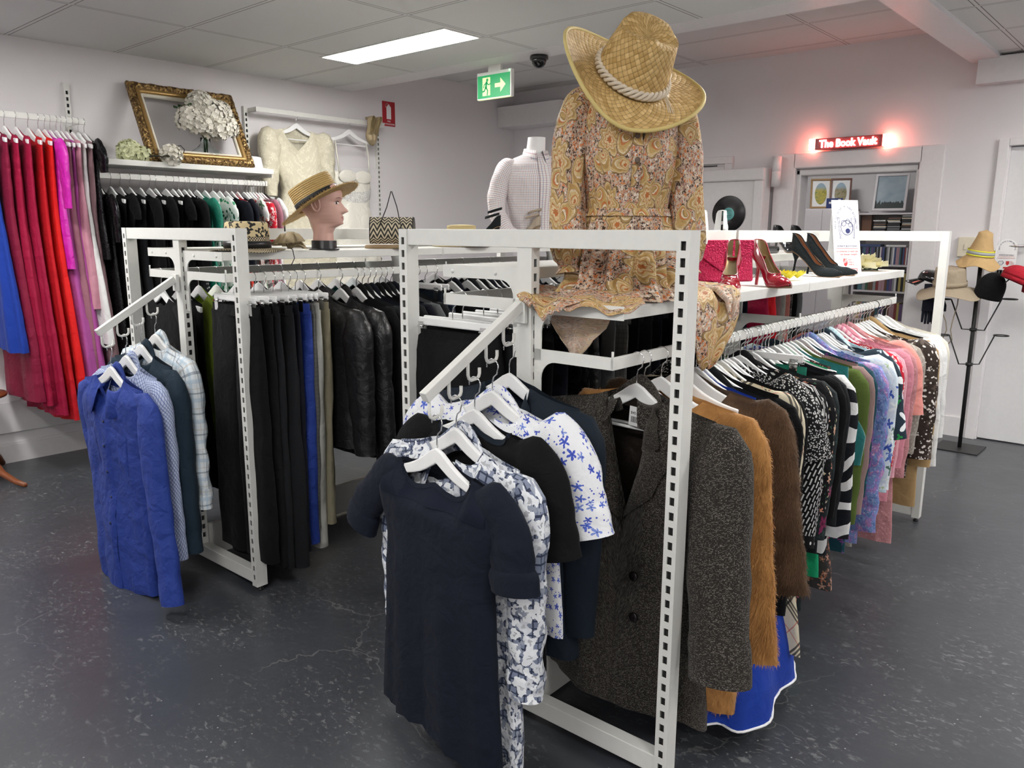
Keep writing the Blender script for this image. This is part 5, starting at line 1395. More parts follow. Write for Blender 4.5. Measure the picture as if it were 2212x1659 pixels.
def full_sleeve(sx, pts, rad, seed):
    P = [V3(p) for p in pts]; m = 40; n = 26
    def cat(t):
        q = t * (len(P) - 1); i = min(int(q), len(P) - 2); u = q - i
        p1, p2 = P[i], P[i + 1]; p0 = P[i - 1] if i else p1 * 2 - p2; p3 = P[i + 2] if i + 2 < len(P) else p2 * 2 - p1
        return .5 * ((2 * p1) + (p2 - p0) * u + (2 * p0 - 5 * p1 + 4 * p2 - p3) * u * u + (3 * p1 - p0 - 3 * p2 + p3) * u ** 3)
    C = [cat(j / m) for j in range(m + 1)]; mb = MB()
    def fn(i, j):
        d = (C[min(j + 1, m)] - C[max(j - 1, 0)]).normalized(); e1 = V3((0, 1, 0)).cross(d).normalized(); e2 = d.cross(e1); a = 2 * PI * i / n; t = j / m
        r = interp(rad, t) + .0065 * sst(.1, .3, t) * (sin(7 * a + seed + 2 * t) + .5 * sin(12 * a + seed)) * (1 - .5 * sst(.9, 1, t)) + .007 * nz(cos(a) * 2 + seed, sin(a) * 2, t * 6)
        return C[j] + e1 * cos(a) * r * sx + e2 * sin(a) * r * .85
    mb.grid(fn, n, m, True, lambda i, j: (i / n * .42 + seed, -j / m * .55)); mb.build('sleeve', F_pais, td)
RS = [(0, .03), (.08, .058), (.2, .07), (.5, .066), (.8, .07), (.90, .055), (.94, .036), (.97, .040), (1, .055)]
full_sleeve(-1, [(-.13, .0, .585), (-.185, .0, .55), (-.215, -.005, .44), (-.225, -.02, .30), (-.222, -.035, .17), (-.215, -.045, .08)], RS, 1.3)
full_sleeve(1, [(.13, .0, .575), (.185, .0, .535), (.210, -.005, .44), (.225, -.01, .30), (.235, -.02, .17), (.235, -.03, .08)], RS, 4.1)
# skirt spilling over the edges of the shelf (built in rack space, parented to the dress)
Mi = (Matrix.Translation(DP) @ Matrix.Rotation(DRZ, 4, 'Z') @ Matrix.Diagonal((*DS, 1))).inverted()
def spill(name, path, side, w0, w1, seed, mat, n=22, m=26, amp=.008, shape=None):
    """path: list of rack-space points down the drape; side: lateral direction"""
    P = [Mi @ FR(*p) for p in path]; R0 = Mi.to_3x3() @ (Matrix.Rotation(FRT, 3, 'Z') @ V3(side)); mb = MB()
    def cat(t):
        q = t * (len(P) - 1); i = min(int(q), len(P) - 2); u = q - i; return P[i].lerp(P[i + 1], u * u * (3 - 2 * u) * .5 + u * .5)
    nrm = (P[-1] - P[0]).cross(R0).normalized()
    def fn(i, j):
        t = j / m; u = i / n * 2 - 1; w = lerp(w0, w1, t) if shape is None else shape(t)
        return cat(t) + R0 * u * w + nrm * (amp * (.3 + t) * (sin(u * 7 + seed + t * 2) + .6 * sin(u * 12 + seed)) + .006 * nz(u * 2 + seed, t * 3, 0)) + V3((0, 0, -.02 * t * (1 - u * u) + .012 * sin(u * 5 + seed) * t))
    mb.grid(fn, n, m, False, lambda i, j: (i / n * 2 * w1 + seed, -j / m * .3)); mb.build(name, mat, td, solid=.002)
spill('skirt_fold', [(.15, .50, 1.345), (.25, .51, 1.335), (.325, .50, 1.325), (.352, .49, 1.30), (.362, .48, 1.24), (.362, .47, 1.17), (.355, .46, 1.115)], (0, 1, 0), .12, .10, 2.3, F_pais, shape=lambda t: interp([(0, .10), (.4, .165), (.7, .15), (.9, .10), (1, .035)], t), amp=.010)
spill('skirt_fold', [(.05, .16, 1.335), (.08, .06, 1.325), (.09, .004, 1.322), (.092, -.018, 1.305), (.094, -.02, 1.285)], (1, 0, 0), .12, .07, 5.1, F_pais, shape=lambda t: interp([(0, .15), (.5, .115), (1, .05)], t), amp=.005)
spill('skirt_fold', [(.12, .12, 1.262), (.122, .10, 1.23), (.124, .09, 1.20), (.126, .085, 1.16)], (1, 0, 0), .10, .05, 7.7, F_paisback, shape=lambda t: interp([(0, .10), (.3, .095), (.75, .055), (1, .012)], t), amp=.006)
spill('skirt_fold', [(.20, .08, 1.338), (.24, .035, 1.325), (.26, .012, 1.312), (.268, .004, 1.3065)], (1, .25, 0), .16, .10, 9.2, F_pais, amp=.004, shape=lambda t: .11)
spill('skirt_fold', [(.22, .66, 1.312), (.27, .64, 1.322), (.335, .60, 1.322), (.36, .58, 1.29), (.366, .56, 1.24)], (0, 1, 0), .10, .06, 11.7, F_paisback, shape=lambda t: interp([(0, .10), (.5, .09), (1, .02)], t), amp=.008)

# ------------------------------------------------------------------ straw hats
def straw(name, c0, c1, cell=.0095, rot=.785, kind='weave'):
    g = NG(name); co = g.uv
    if kind == 'weave':
        co = g.n('VectorRotate', {'Vector': co, 'Angle': rot}, rotation_type='Z_AXIS').outputs[0]
        p = g.vm('SCALE', co, (0, 0, 0), 1 / cell); x, y, _ = g.xyz(p)
        fx, fy = g.math('FRACT', x), g.math('FRACT', y); cx, cy = g.math('FLOOR', x), g.math('FLOOR', y)
        par = g.math('GREATER_THAN', g.math('MODULO', g.math('ADD', g.math('ADD', cx, cy), 1000.0), 2.0), .5)
        hx = g.math('SINE', g.math('MULTIPLY', fx, PI)); hy = g.math('SINE', g.math('MULTIPLY', fy, PI))
        h = g.math('ADD', g.math('MULTIPLY', hx, par), g.math('MULTIPLY', hy, g.math('SUBTRACT', 1.0, par)))
        h2 = g.math('ADD', g.math('MULTIPLY', hy, par), g.math('MULTIPLY', hx, g.math('SUBTRACT', 1.0, par)))
        h = g.math('MULTIPLY', g.math('POWER', h, .6), g.math('POWER', h2, .3))
        wn = g.n('TexWhiteNoise', {'Vector': g.comb(cx, cy, par)}, noise_dimensions='3D').outputs[0]
        c = g.mix(wn, c0, c1); c = g.mix(g.smooth(h, .35, .05), c, tuple(v * .45 for v in c0))
        nb = g.bump(h, .8, .003)
    else:
        x, y, _ = g.xyz(co); w = g.math('FRACT', g.math('DIVIDE', y, cell)); h = g.math('SINE', g.math('MULTIPLY', w, PI))
        n = g.noise(g.vm('MULTIPLY', co, (1, 5, 1)), 60, 3)
        c = g.mix(n.outputs[0], c0, c1); c = g.mix(g.smooth(h, .35, .0), c, tuple(v * .5 for v in c0)); nb = g.bump(h, .8, .004)
    return g.out(c, .6, None, nb, Specular_IOR_Level=.35)
M_straw = straw('woven_straw', (.50, .31, .10), (.76, .53, .23), .0135)
M_straw2 = straw('sewn_straw_braid', (.46, .29, .10), (.72, .52, .22), .0085, kind='rings')
M_bind = plain('straw_edge_binding', (.66, .52, .20), .6)
M_cord = plain('cream_cotton_cord', (.72, .63, .50), .8)


def hat_mesh(cr, crb, ch, brim, bfn, topf, n=64, m1=14, m2=16, uvk=1):
    """open hat: crown top centre -> crown base -> brim edge; bfn(a,t)->z of brim, topf(a,t)->(r scale, z)"""
    pts = []
    for j in range(m1 + 1):
        t = j / m1; pts.append(('c', t))
    for j in range(1, m2 + 1): pts.append(('b', j / m2))
    L = []; acc = 0
    def P(a, k, t):
        if k == 'c':
            rs, z = topf(a, t); return V3((cr * rs * cos(a), crb * rs * sin(a), z))
        rx = lerp(cr, brim[0], t); ry = lerp(crb, brim[1], t); return V3((rx * cos(a), ry * sin(a), bfn(a, t)))
    prev = None
    for k, t in pts:
        q = P(0, k, t)
        if prev is not None: acc += (q - prev).length
        L.append(acc); prev = q
    mb = MB(); M = len(pts) - 1
    mb.grid(lambda i, j: P(2 * PI * i / n, *pts[j]), n, M, True, lambda i, j: (i / n * 2 * PI * (.10 if j <= m1 else .16) * uvk, L[j]), flip=True)
    return mb, P


def cowboy_top(a, t):
    if t < .45:
        q = t / .45; rs = .80 * q; z = .150 - .038 * (1 - min(1, abs(sin(a)) * q * 1.5 + .0)) * (1 - q ** 2 * .55) - .010 * q * q
        pin = .014 * max(0, -sin(a)) ** 2 * q * abs(cos(a)) * 2
        return rs, z - pin
    q = (t - .45) / .55; rs = .80 + .20 * sst(0, 1, q) + .03 * sin(PI * q); return rs - .04 * max(0, -sin(a)) ** 3 * abs(cos(a)) * (1 - q) * 3, lerp(.140, 0, q ** 1.05)
def cowboy_brim(a, t):
    return -.012 * t + (.062 * max(0, -cos(a)) ** 1.6 + .040 * max(0, cos(a + .5)) ** 2.0) * t ** 1.8 - .030 * max(0, -sin(a)) ** 2 * t - .01 * max(0, sin(a)) ** 2 * t
hp = V3((-1.276, 1.936, 1.912))
th = thing('straw_hat', 'large woven straw cowboy hat with braided cord band on top of the paisley dress', 'hat', hp, (0, 0, 0))
th.rotation_euler = (Matrix.Rotation(R(52), 3, 'Z') @ Matrix.Rotation(R(13), 3, 'Y') @ Matrix.Rotation(R(41), 3, 'X')).to_euler()
mb, P = hat_mesh(.098, .110, .15, (.210, .206), cowboy_brim, cowboy_top); mb.build('crown_and_brim', M_straw, th, solid=.003)
mb = MB(); mb.tube([P(2 * PI * i / 72, 'b', 1) for i in range(72)], .0055, 8, closed=True); mb.build('edge_binding', M_bind, th)
for s in range(3):
    mb = MB(); mb.tube([V3(((.101 + .006 * cos(w)) * cos(q), (.116 + .006 * cos(w)) * sin(q), .017 + .0085 * sin(w))) for q, w in ((2 * PI * i / 150, 2 * PI * i / 150 * 13 + s * 2.094) for i in range(150))], .0052, 7, closed=True); mb.build('braided_cord', M_cord, th)
mb = MB()
for k in range(3): mb.tube([(.085 + .004 * k, -.075, .015), (.095 + .005 * k, -.10, .004), (.098 + .007 * k, -.125, -.0)], .0012, 5)
mb.build('cord_tassel', M_cord, th)

# display head and boater
M_skin = plain('pink_vinyl_skin', (.66, .40, .33), .45)
HP = LR(.285, .56, 1.4052); HRZ = R(131)
t = thing('display_head', 'bald pink mannequin head wearing the boater hat', 'mannequin head', HP, (0, 0, HRZ))
mb = MB(); mb.lathe([(.001, 0), (.068, 0), (.068, .005), (.056, .006), (.056, .042), (.001, .042)], 36); mb.build('base', M_black, t, bevel=.001)
for a0, a1, z0, z1 in ((.62, .84, .018, .032), (.98, 1.03, .018, .032)):
    mb = MB(); mb.grid(lambda i, j: V3((.0563 * sin(lerp(-a0, -a1, i / 6) + .95 - .3), -.0563 * cos(lerp(-a0, -a1, i / 6) + .95 - .3), lerp(z0, z1, j))), 6, 1); mb.build('worn_print', plain('grey_print', (.16, .16, .16), .5), t)
HT = [(.040, .044, .048, .048), (.075, .042, .046, .046), (.098, .052, .048, .046), (.108, .074, .05, .044), (.116, .086, .052, .044), (.127, .089, .056, .050), (.142, .087, .066, .057), (.158, .087, .080, .063), (.175, .086, .094, .067), (.195, .083, .104, .071), (.210, .080, .108, .073), (.228, .088, .110, .074), (.250, .088, .108, .074), (.278, .078, .098, .067), (.300, .055, .074, .050), (.314, .025, .04, .022), (.318, .001, .01, .001)]
def head(a, z):
    f = interp([(r[0], r[1]) for r in HT], z); b = interp([(r[0], r[2]) for r in HT], z); w = interp([(r[0], r[3]) for r in HT], z)
    ca, sa = cos(a), sin(a); x = w * (abs(ca) ** .92) * (1 if ca > 0 else -1); y = -(f if sa > 0 else b) * (abs(sa) ** .95) * (1 if sa > 0 else -1)
    if sa > 0:
        gx = lambda s: math.exp(-(x / s) ** 2)
        nose = interp([(.155, 0), (.163, .010), (.170, .024), (.176, .022), (.195, .010), (.212, .003), (.22, 0)], z); y -= nose * gx(.011) + nose * .25 * gx(.02)
        y -= interp([(.128, 0), (.134, .004), (.139, .0045), (.143, .002), (.147, .005), (.151, .004), (.156, 0)], z) * gx(.017)
        y -= .005 * interp([(.108, 0), (.116, 1), (.126, 0)], z) * gx(.018)
        y += .007 * math.exp(-((abs(x) - .031) / .014) ** 2) * math.exp(-((z - .207) / .010) ** 2)
    return V3((x, y, z))
mb = MB(); zl = [lerp(.040, .318, (j / 84)) for j in range(85)]
mb.grid(lambda i, j: head(2 * PI * i / 84, zl[84 - j]), 84, 84, True); mb.build('head', M_skin, t)
def fpt(x, z, off=.0012):
    lo, hi = .01, PI - .01
    for _ in range(30):
        m = (lo + hi) / 2
        if head(m, z).x > x: lo = m
        else: hi = m
    p = head((lo + hi) / 2, z); return V3((p.x, p.y - off, p.z))
def fpatch(mb, cx, cz, rx, rz, off, arc=0):
    mb.grid(lambda i, j: fpt(cx + rx * j / 4 * cos(2 * PI * i / 20), cz + rz * j / 4 * sin(2 * PI * i / 20) + arc * (1 - (j / 4 * cos(2 * PI * i / 20)) ** 2), off), 20, 4, True, flip=True); return mb
for sx in (-1, 1):
    fpatch(MB(), sx * .031, .206, .0125, .0042, .001, .001).build('eye', plain('eye_white', (.75, .75, .75), .2), t)
    fpatch(MB(), sx * .031, .2065, .0048, .0048, .0018).build('iris', plain('dark_iris', (.03, .025, .02), .15), t)
    fpatch(MB(), sx * .031, .2112, .0145, .0016, .002, .003).build('eyelashes', M_black, t)
    fpatch(MB(), sx * .032, .226, .016, .0018, .001, .004).build('eyebrow', plain('eyebrow_brown', (.20, .11, .08), .7), t)
    mb = MB(); c = V3((sx * .0745, .012, .196))
    pa = []
    for k in range(25):
        q = 2 * PI * k / 24; rr = 1 + .25 * max(0, sin(q)); pa.append(c + V3((sx * (.008 + .004 * cos(q)), .017 * rr * cos(q) + .004 * sin(q), .030 * sin(q) + .004)))
    mb.tube(pa[:-1], .0042, 8, closed=True)
    mb.grid(lambda i, j: c + V3((sx * (.002 + .004 * (j / 4)), .015 * j / 4 * cos(2 * PI * i / 20) * (1 + .2 * max(0, sin(2 * PI * i / 20))), .028 * j / 4 * sin(2 * PI * i / 20) + .004)), 20, 4, True)
    mb.tube([c + V3((sx * .007, -.004, -.012)), c + V3((sx * .009, .002, .002)), c + V3((sx * .008, .006, .016))], .003, 6)
    mb.build('ear', M_skin, t)
fpatch(MB(), 0, .1415, .018, .0062, .0008).build('lips', plain('lip_pink', (.50, .20, .19), .35), t)
bh = thing('boater_hat', 'straw boater with frayed brim and black ribbon on the mannequin head', 'hat', HP)
bh.rotation_euler = (Matrix.Rotation(HRZ, 3, 'Z') @ Matrix.Rotation(R(-29), 3, 'X')).to_euler()
bh.location = V3(HP) + Matrix.Rotation(HRZ, 3, 'Z') @ V3((0, .014, .212))
def bt(a, t):
    if t < .5: return t / .5 * .97, .098 - .001 * t
    q = (t - .5) / .5; return lerp(.97, 1.0, q), lerp(.097, 0, sst(0, 1, q) * .3 + q * .7)
mb, P = hat_mesh(.088, .104, .098, (.172, .190), lambda a, t: -.006 * t + .008 * t * sin(2 * a + .5), bt); mb.build('crown_and_brim', M_straw2, bh, solid=.004)
mb = MB(); rg = random.Random(4)
for k in range(2600):
    a = rg.uniform(0, 2 * PI); q = P(a, 'b', rg.uniform(.90, 1.0)); d = (V3((cos(a), sin(a), 0)) + V3((rg.gauss(0, .45), rg.gauss(0, .45), rg.gauss(0, .55)))).normalized()
    l = rg.uniform(.008, .019); s = d.cross(V3((0, 0, 1))); s = s.normalized() * .0009 if s.length > .01 else V3((.0009, 0, 0))
    mb.raw([q - s, q + s, q + d * l], [(0, 1, 2)])
mb.build('frayed_edge', M_straw2, bh)
mb = MB(); mb.grid(lambda i, j: V3((.0905 * cos(2 * PI * i / 56), .1065 * sin(2 * PI * i / 56), .006 + .028 * j)), 56, 1, True); mb.build('ribbon', plain('black_grosgrain', (.010, .010, .012), .7), bh, solid=.002)
mb = MB(); mb.grid(lambda i, j: V3((-.01 + .02 * i, .105 + .10 * j / 6, .006 - .012 * (j / 6) ** 2 - .03 * sst(.8, 1, j / 6))), 1, 6); mb.build('ribbon_tail', plain('black_grosgrain', (.010, .010, .012), .7), bh, solid=.001)
mb = MB(); mb.tube([(.06, .085, -.005), (.065, .10, -.06), (.06, .11, -.12), (.064, .112, -.17)], .003, 6); mb.build('chin_tie', M_cord, bh)

# patterned sun hat, beige fascinator and patterned clutch on the further rack
def lr3(x, y, z=1.4052): return LR(x, y, z)
F_leop = NG('black_cream_woven_hat')
_c = blooms(F_leop, (.62, .50, .28), F_leop.uv, 30, .6, 3, [(.012, .011, .010)], .95, None, warp=.5); F_leop.out(_c, .75); F_leop = F_leop.m
F_check2 = NG('black_cream_fine_weave'); _ck = F_check2.n('TexChecker', {'Vector': F_check2.uv, 'Scale': 160.0, 'Color1': (.60, .50, .32, 1), 'Color2': (.015, .013, .012, 1)}); F_check2.out(_ck.outputs[0], .7); F_check2 = F_check2.m
t = thing('sun_hat', 'black and cream patterned woven sun hat left of the mannequin head', 'hat', lr3(.24, .20), (0, 0, R(20)))
mb, P = hat_mesh(.088, .088, .11, (.155, .155), lambda a, t: .012 + .006 * sin(3 * a) * t - .010 * t, lambda a, t: (t / .5 * .94, .120 - .004 * t) if t < .5 else (lerp(.94, 1.06, (t - .5) / .5), lerp(.116, .012, (t - .5) / .5))); mb.build('brim', F_check2, t, solid=.003)
mb = MB(); mb.lathe([(.001, .124), (.08, .122), (.088, .115), (.094, .06)], 48); mb.build('crown_panel', F_leop, t)
mb = MB(); mb.lathe([(.097, .014), (.0965, .042)], 48); mb.build('ribbon', M_black, t, solid=.002)
t = thing('fascinator', 'crumpled beige net fascinator between sun hat and mannequin head', 'hat', lr3(.30, .365), (0, 0, R(30)))
M_net = plain('beige_sinamay', (.42, .33, .20), .7)
for k in range(9):
    mb = MB(); a0 = k * .7; mb.grid(lambda i, j: V3((.075 * (j / 6) * cos(a0 + i * .16) + .012 * sin(i), .060 * (j / 6) * sin(a0 + i * .16), .008 + .004 * k + .045 * sin(PI * j / 6) * (.4 + .6 * abs(sin(a0)))))
             , 6, 6); mb.build('loop', M_net, t, solid=.001)
mb = MB(); mb.tube([(0, 0, .012), (.04, -.05, .006), (.06, -.075, -.03), (.045, -.08, -.06)], .002, 6); mb.build('headband', M_black, t)
def m_zig():
    g = NG('black_cream_zigzag'); x, y, _ = g.xyz(g.uv)
    tri = g.math('PINGPONG', x, .018); q = g.math('FRACT', g.math('DIVIDE', g.math('ADD', y, g.math('MULTIPLY', tri, 1.2)), .019))
    return g.out(g.mix(g.math('GREATER_THAN', q, .5), (.020, .018, .016), (.60, .53, .38)), .7)
M_zig = m_zig()
t = thing('clutch_bag', 'black and cream zigzag clutch bag with thin black cord', 'bag', lr3(.25, 1.00), (0, 0, R(38)))
pr = [(-.03, .022), (.03, .022), (.042, .05), (.03, .12), (.012, .150), (-.02, .152), (-.038, .12), (-.045, .05)]
mb = MB(); n = len(pr); mb.grid(lambda i, j: V3((lerp(-.105, .105, i / 8), pr[j % n][0], pr[j % n][1])), 8, n, False, lambda i, j: (i * .026, j * .045)); mb.build('body', M_zig, t, bevel=0)
mb = MB()
for x in (-.106, .106): mb.poly([(y, z) for y, z in pr], .006, Matrix.Translation((x, 0, 0)) @ Matrix.Rotation(PI / 2, 4, 'Z'))
mb.build('side_panel', M_black, t)
mb = MB(); mb.tube([(-.06, -.045, .10), (-.02, -.03, .20), (-.0, -.02, .275), (.004, -.02, .275), (.03, -.03, .20), (.055, -.048, .09), (.05, -.055, .02)], .0025, 6); mb.build('cord', M_black, t)
t = thing('place_mat', 'thin woven mat underneath the zigzag clutch bag', 'mat', lr3(.24, .99), (0, 0, R(38)))
mb = MB(); mb.lathe([(.001, 0), (.125, 0), (.125, .012), (.12, .016), (.001, .016)], 40); mb.build('mat', plain('woven_cane', (.34, .24, .13), .7), t)
t = thing('straw_pillbox', 'pale yellow straw hat lying behind the near rack top rail', 'hat', lr3(.22, 1.52), (0, 0, 0))
mb, P = hat_mesh(.085, .085, .1, (.16, .16), lambda a, t: .015 - .01 * t, lambda a, t: (t / .5 * .9, .118 - .02 * t * t) if t < .5 else (lerp(.9, 1.0, (t - .5) / .5), lerp(.113, .015, (t - .5) / .5))); mb.build('crown_and_brim', straw('pale_straw', (.62, .48, .22), (.74, .60, .32), .008, kind='rings'), t, solid=.003)

# ------------------------------------------------------------------ shoes
def shoe(nm, lab, p, rz, mat, lin, hh=.095, L=.235, tilt=(0, 0), back=.06, hr=.006, vamp=.60, strap=False, toe=.16, group=None, hmat=None):
    t = thing(nm, lab, 'shoe', p, (tilt[0], tilt[1], rz), group)
    def base(s): return hh * (1 - sst(.02, .70, s)) + .004 + .006 * sst(.85, 1, s)
    def wid(s): return interp([(0, .006), (.03, .022), (.12, .030), (.35, .026), (.68, .041), (.82, .035), (.94, .018), (1, .003)], s)
    def hgt(s): return interp([(0, back), (.08, back * .95), (.25, back * .62), (.5, .034), (.62, .036), (.8, .034), (.95, .020), (1, .008)], s)
    def sec(s, u, k=0.0):
        w = max(.002, wid(s) - k); h = hgt(s); op = 1 - sst(vamp - .05, vamp + .05, s); q = abs(u); sg = 1 if u >= 0 else -1
        if q < .3: y = w * q / .3; z = 0
        else:
            r = (q - .3) / .7; ang = r * PI / 2
            y = lerp(w * cos(ang), w * (1 - .32 * r ** 1.4), op); z = h * lerp(sin(ang), r, op)
        return V3((sg * y, -s * L, base(s) + k + z))
    n, m = 20, 34
    for nm2, k, mt in (('upper', 0.0, mat), ('lining', .0018, lin)):
        mb = MB(); mb.grid(lambda i, j: sec(j / m * (1 if k == 0 else vamp - .055), i / n * 2 - 1, k), n, m, False, flip=(k > 0)); mb.build(nm2, mt, t)
    top = [sec(s_, 1) for s_ in [vamp * .985 * (1 - k / 16) for k in range(17)]] + [sec(s_, -1) for s_ in [vamp * .985 * k / 16 for k in range(17)]]
    mb = MB(); mb.tube(top, .0022, 6, closed=True); mb.build('topline', mat, t)
    mb = MB()
    mb.grid(lambda i, j: V3(((i / 6 * 2 - 1) * wid(j / m) * .96, -j / m * L, base(j / m) - .003)), 6, m, False); mb.build('sole', plain('tan_sole', (.30, .17, .09), .5), t, solid=.003)
    mb = MB(); hx = -.022
    mb.grid(lambda i, j: V3((lerp(.021, hr, sst(0, .45, j / 8)) * cos(2 * PI * i / 14), lerp(-.026, -.012, j / 8) + lerp(.022, hr, sst(0, .45, j / 8)) * sin(2 * PI * i / 14), lerp(hh + .004, 0, j / 8))), 14, 8, True)
    mb.grid(lambda i, j: V3((hr * cos(2 * PI * i / 14) * (1 - j), -.012 + hr * sin(2 * PI * i / 14) * (1 - j), 0)), 14, 1, True); mb.build('heel', hmat or mat, t)
    if strap:
        for sx in (0, 1):
            mb = MB(); z0 = hh + (.055 if sx == 0 else .085); y0 = -.05 if sx == 0 else -.035
            mb.grid(lambda i, j: V3((.036 * cos(2 * PI * i / 28), y0 + .046 * sin(2 * PI * i / 28) * .9, z0 + .014 * j + .012 * sin(2 * PI * i / 28))), 28, 1, True); mb.build('ankle_strap', mat, t, solid=.002)
    return t
M_redpat = plain('red_patent_leather', (.34, .006, .022), .12, Coat_Weight=.6, Coat_Roughness=.05)
M_gold = plain('gold_lining', (.52, .43, .26), .3, .55)
M_suede = fabric('black_suede', solid((.010, .013, .014)), 1.0, .3, sheen=.08)
M_tan = plain('tan_leather_lining', (.34, .17, .09), .4)
M_patent = plain('black_patent_leather', (.008, .008, .009), .08, Coat_Weight=.7)
M_goldshoe = plain('pale_gold_leather', (.55, .45, .28), .28, .7)
SHZ = 1.3042
def fs(x, y, z=SHZ): return FR(x, y, z)
shoe('high_heel_shoe', 'left red patent high heel with gold lining beside the paisley hem', fs(.195, .93), R(22), M_redpat, M_gold, .10)
shoe('high_heel_shoe', 'right red patent high heel in front of the red clutch', fs(.205, 1.10), R(54), M_redpat, M_gold, .10)
shoe('high_heel_shoe', 'front black suede stiletto with pointed toe on the shelf', fs(.068, 1.80), R(82), M_suede, M_tan, .105, .245, back=.075, hr=.0045)
shoe('high_heel_shoe', 'rear black suede stiletto half hidden behind its pair', fs(.072, 1.965), R(84), M_suede, M_tan, .105, .245, back=.075, hr=.0045)
shoe('high_heel_shoe', 'left white lace heel behind the top beam near the vinyl record', FR(-.14, 1.33, 1.3925), R(205), F_white, F_ivory2, .10, back=.085)
shoe('high_heel_shoe', 'right white lace heel behind the top beam near the vinyl record', FR(-.10, 1.44, 1.3925), R(215), F_white, F_ivory2, .10, back=.085)
shoe('high_heel_shoe', 'left black patent heel on the far left shelf', FR(-.20, 2.25, 1.3925), R(60), M_patent, M_black, .075, back=.055)
shoe('high_heel_shoe', 'right black patent heel on the far left shelf', FR(-.16, 2.38, 1.3925), R(62), M_patent, M_black, .075, back=.055)
t = thing('clutch_bag', 'black glossy clutch lying on the left shelf behind the red clutch', 'bag', FR(-.16, 1.95, 1.3925), (0, 0, R(80)))
mb = MB(); mb.box((-.12, -.05, 0), (.12, .05, .035)); mb.build('body', M_patent, t, bevel=.012)
shoe('high_heel_sandal', 'black strappy high heel on the further rack shelf', lr3(.20, 1.87), R(-48), M_suede, M_black, .11, strap=True, vamp=.74)
shoe('mule', 'taupe heeled mule in front of the checked shirt mannequin', LR(.29, 2.13, 1.4052), R(-60), plain('taupe_leather', (.34, .27, .20), .35), M_gold, .11, back=.06, strap=True)
for sd, y, rr in (('left', 4.42, 10), ('right', 4.50, -6)):
    o = shoe('court_shoe', sd + ' gold court shoe hooked on the wedding dress rail', V3((-5.555, y, 2.43)), 0, M_goldshoe, M_gold, .045, .235, hr=.012, back=.05)
    o.rotation_euler = (Matrix.Rotation(R(rr), 3, 'X') @ Matrix(((0, 0, 1), (1, 0, 0), (0, 1, 0)))).to_euler()
# red envelope clutch
def m_foil():
    g = NG('crushed_red_foil'); n = g.noise(g.ob, 120, 4, .6); v = g.n('TexVoronoi', {'Vector': g.ob, 'Scale': 160.0})
    return g.out((.40, .012, .06), g.math('MULTIPLY_ADD', n.outputs[0], .25, .18), .75, g.bump(v.outputs[0], .7, .004))
M_foil = m_foil()
t = thing('clutch_bag', 'metallic crimson envelope clutch standing behind the red heels', 'bag', fs(.062, 1.14), (R(-7), 0, R(64)))
mb = MB(); mb.box((-.145, 0, 0), (.145, .022, .155)); mb.build('body', M_foil, t, bevel=.008)
mb = MB(); mb.poly([(-.146, .160), (-.146, .125), (-.02, .045), (.0, .04), (.02, .045), (.146, .125), (.146, .160)], .006, Matrix.Translation((0, -.004, 0))); mb.build('flap', M_foil, t, bevel=.002)
mb = MB(); disc(mb, V3((0, -.007, .055)), (0, -1, 0), .006); mb.build('clasp', M_chrome, t)

# artificial flowers
def petals(mb, c, n, r, up, seed, wid=.8, curl=.3, cup=.0):
    rg = random.Random(seed)
    for k in range(n):
        a = 2 * PI * k / n + rg.uniform(-.25, .25); rr = r * rg.uniform(.8, 1.1); u = up + rg.uniform(-.12, .12); w = rr * wid * .5
        def fn(i, j):
            t = j / 4; s = i / 4 * 2 - 1; W = w * sin(PI * (.12 + .80 * t)) ; q = V3((rr * t * cos(u), s * W, rr * t * sin(u) + curl * rr * t * t * -.5 + cup * s * s * w + .08 * rr * sin(s * 5 + k) * t))
            return V3(c) + Matrix.Rotation(a, 3, 'Z') @ q
        mb.grid(fn, 4, 4, False)
M_yel = plain('yellow_petal', (.72, .62, .03), .6); M_ycream = plain('cream_petal', (.76, .71, .47), .6); M_gpetal = plain('greenish_white_petal', (.62, .64, .40), .65)
M_wpetal = plain('white_petal', (.74, .71, .62), .65); M_leaf = plain('dark_leaf', (.03, .10, .025), .6)
t = thing('artificial_flower', 'small bright yellow artificial flower spray behind black stilettos', 'artificial flower', fs(.20, 1.42), (0, 0, .4))
for k, (x, y) in enumerate(((0, 0), (-.035, .03), (.04, .025), (.01, -.03))):
    mb = MB(); petals(mb, (x, y, .008), 6, .036, .75, k, .95, .1, .4); mb.build('bloom', M_yel, t)
mb = MB(); petals(mb, (-.06, .06, .015), 3, .05, .3, 9, .5); mb.build('leaf', M_leaf, t)
t = thing('artificial_flower', 'large cream artificial rose at the far end of shelf', 'artificial flower', fs(.19, 2.47), (0, 0, 0))
mb = MB()
for k in range(6): petals(mb, (0, 0, .008 + .008 * k), 8, .105 - .015 * k, .22 + .20 * k, 20 + k, 1.1, .25, .35)
mb.build('bloom', M_ycream, t)
mb = MB(); petals(mb, (0, 0, .004), 4, .06, .02, 33, .6, .1); mb.build('leaf', M_leaf, t)
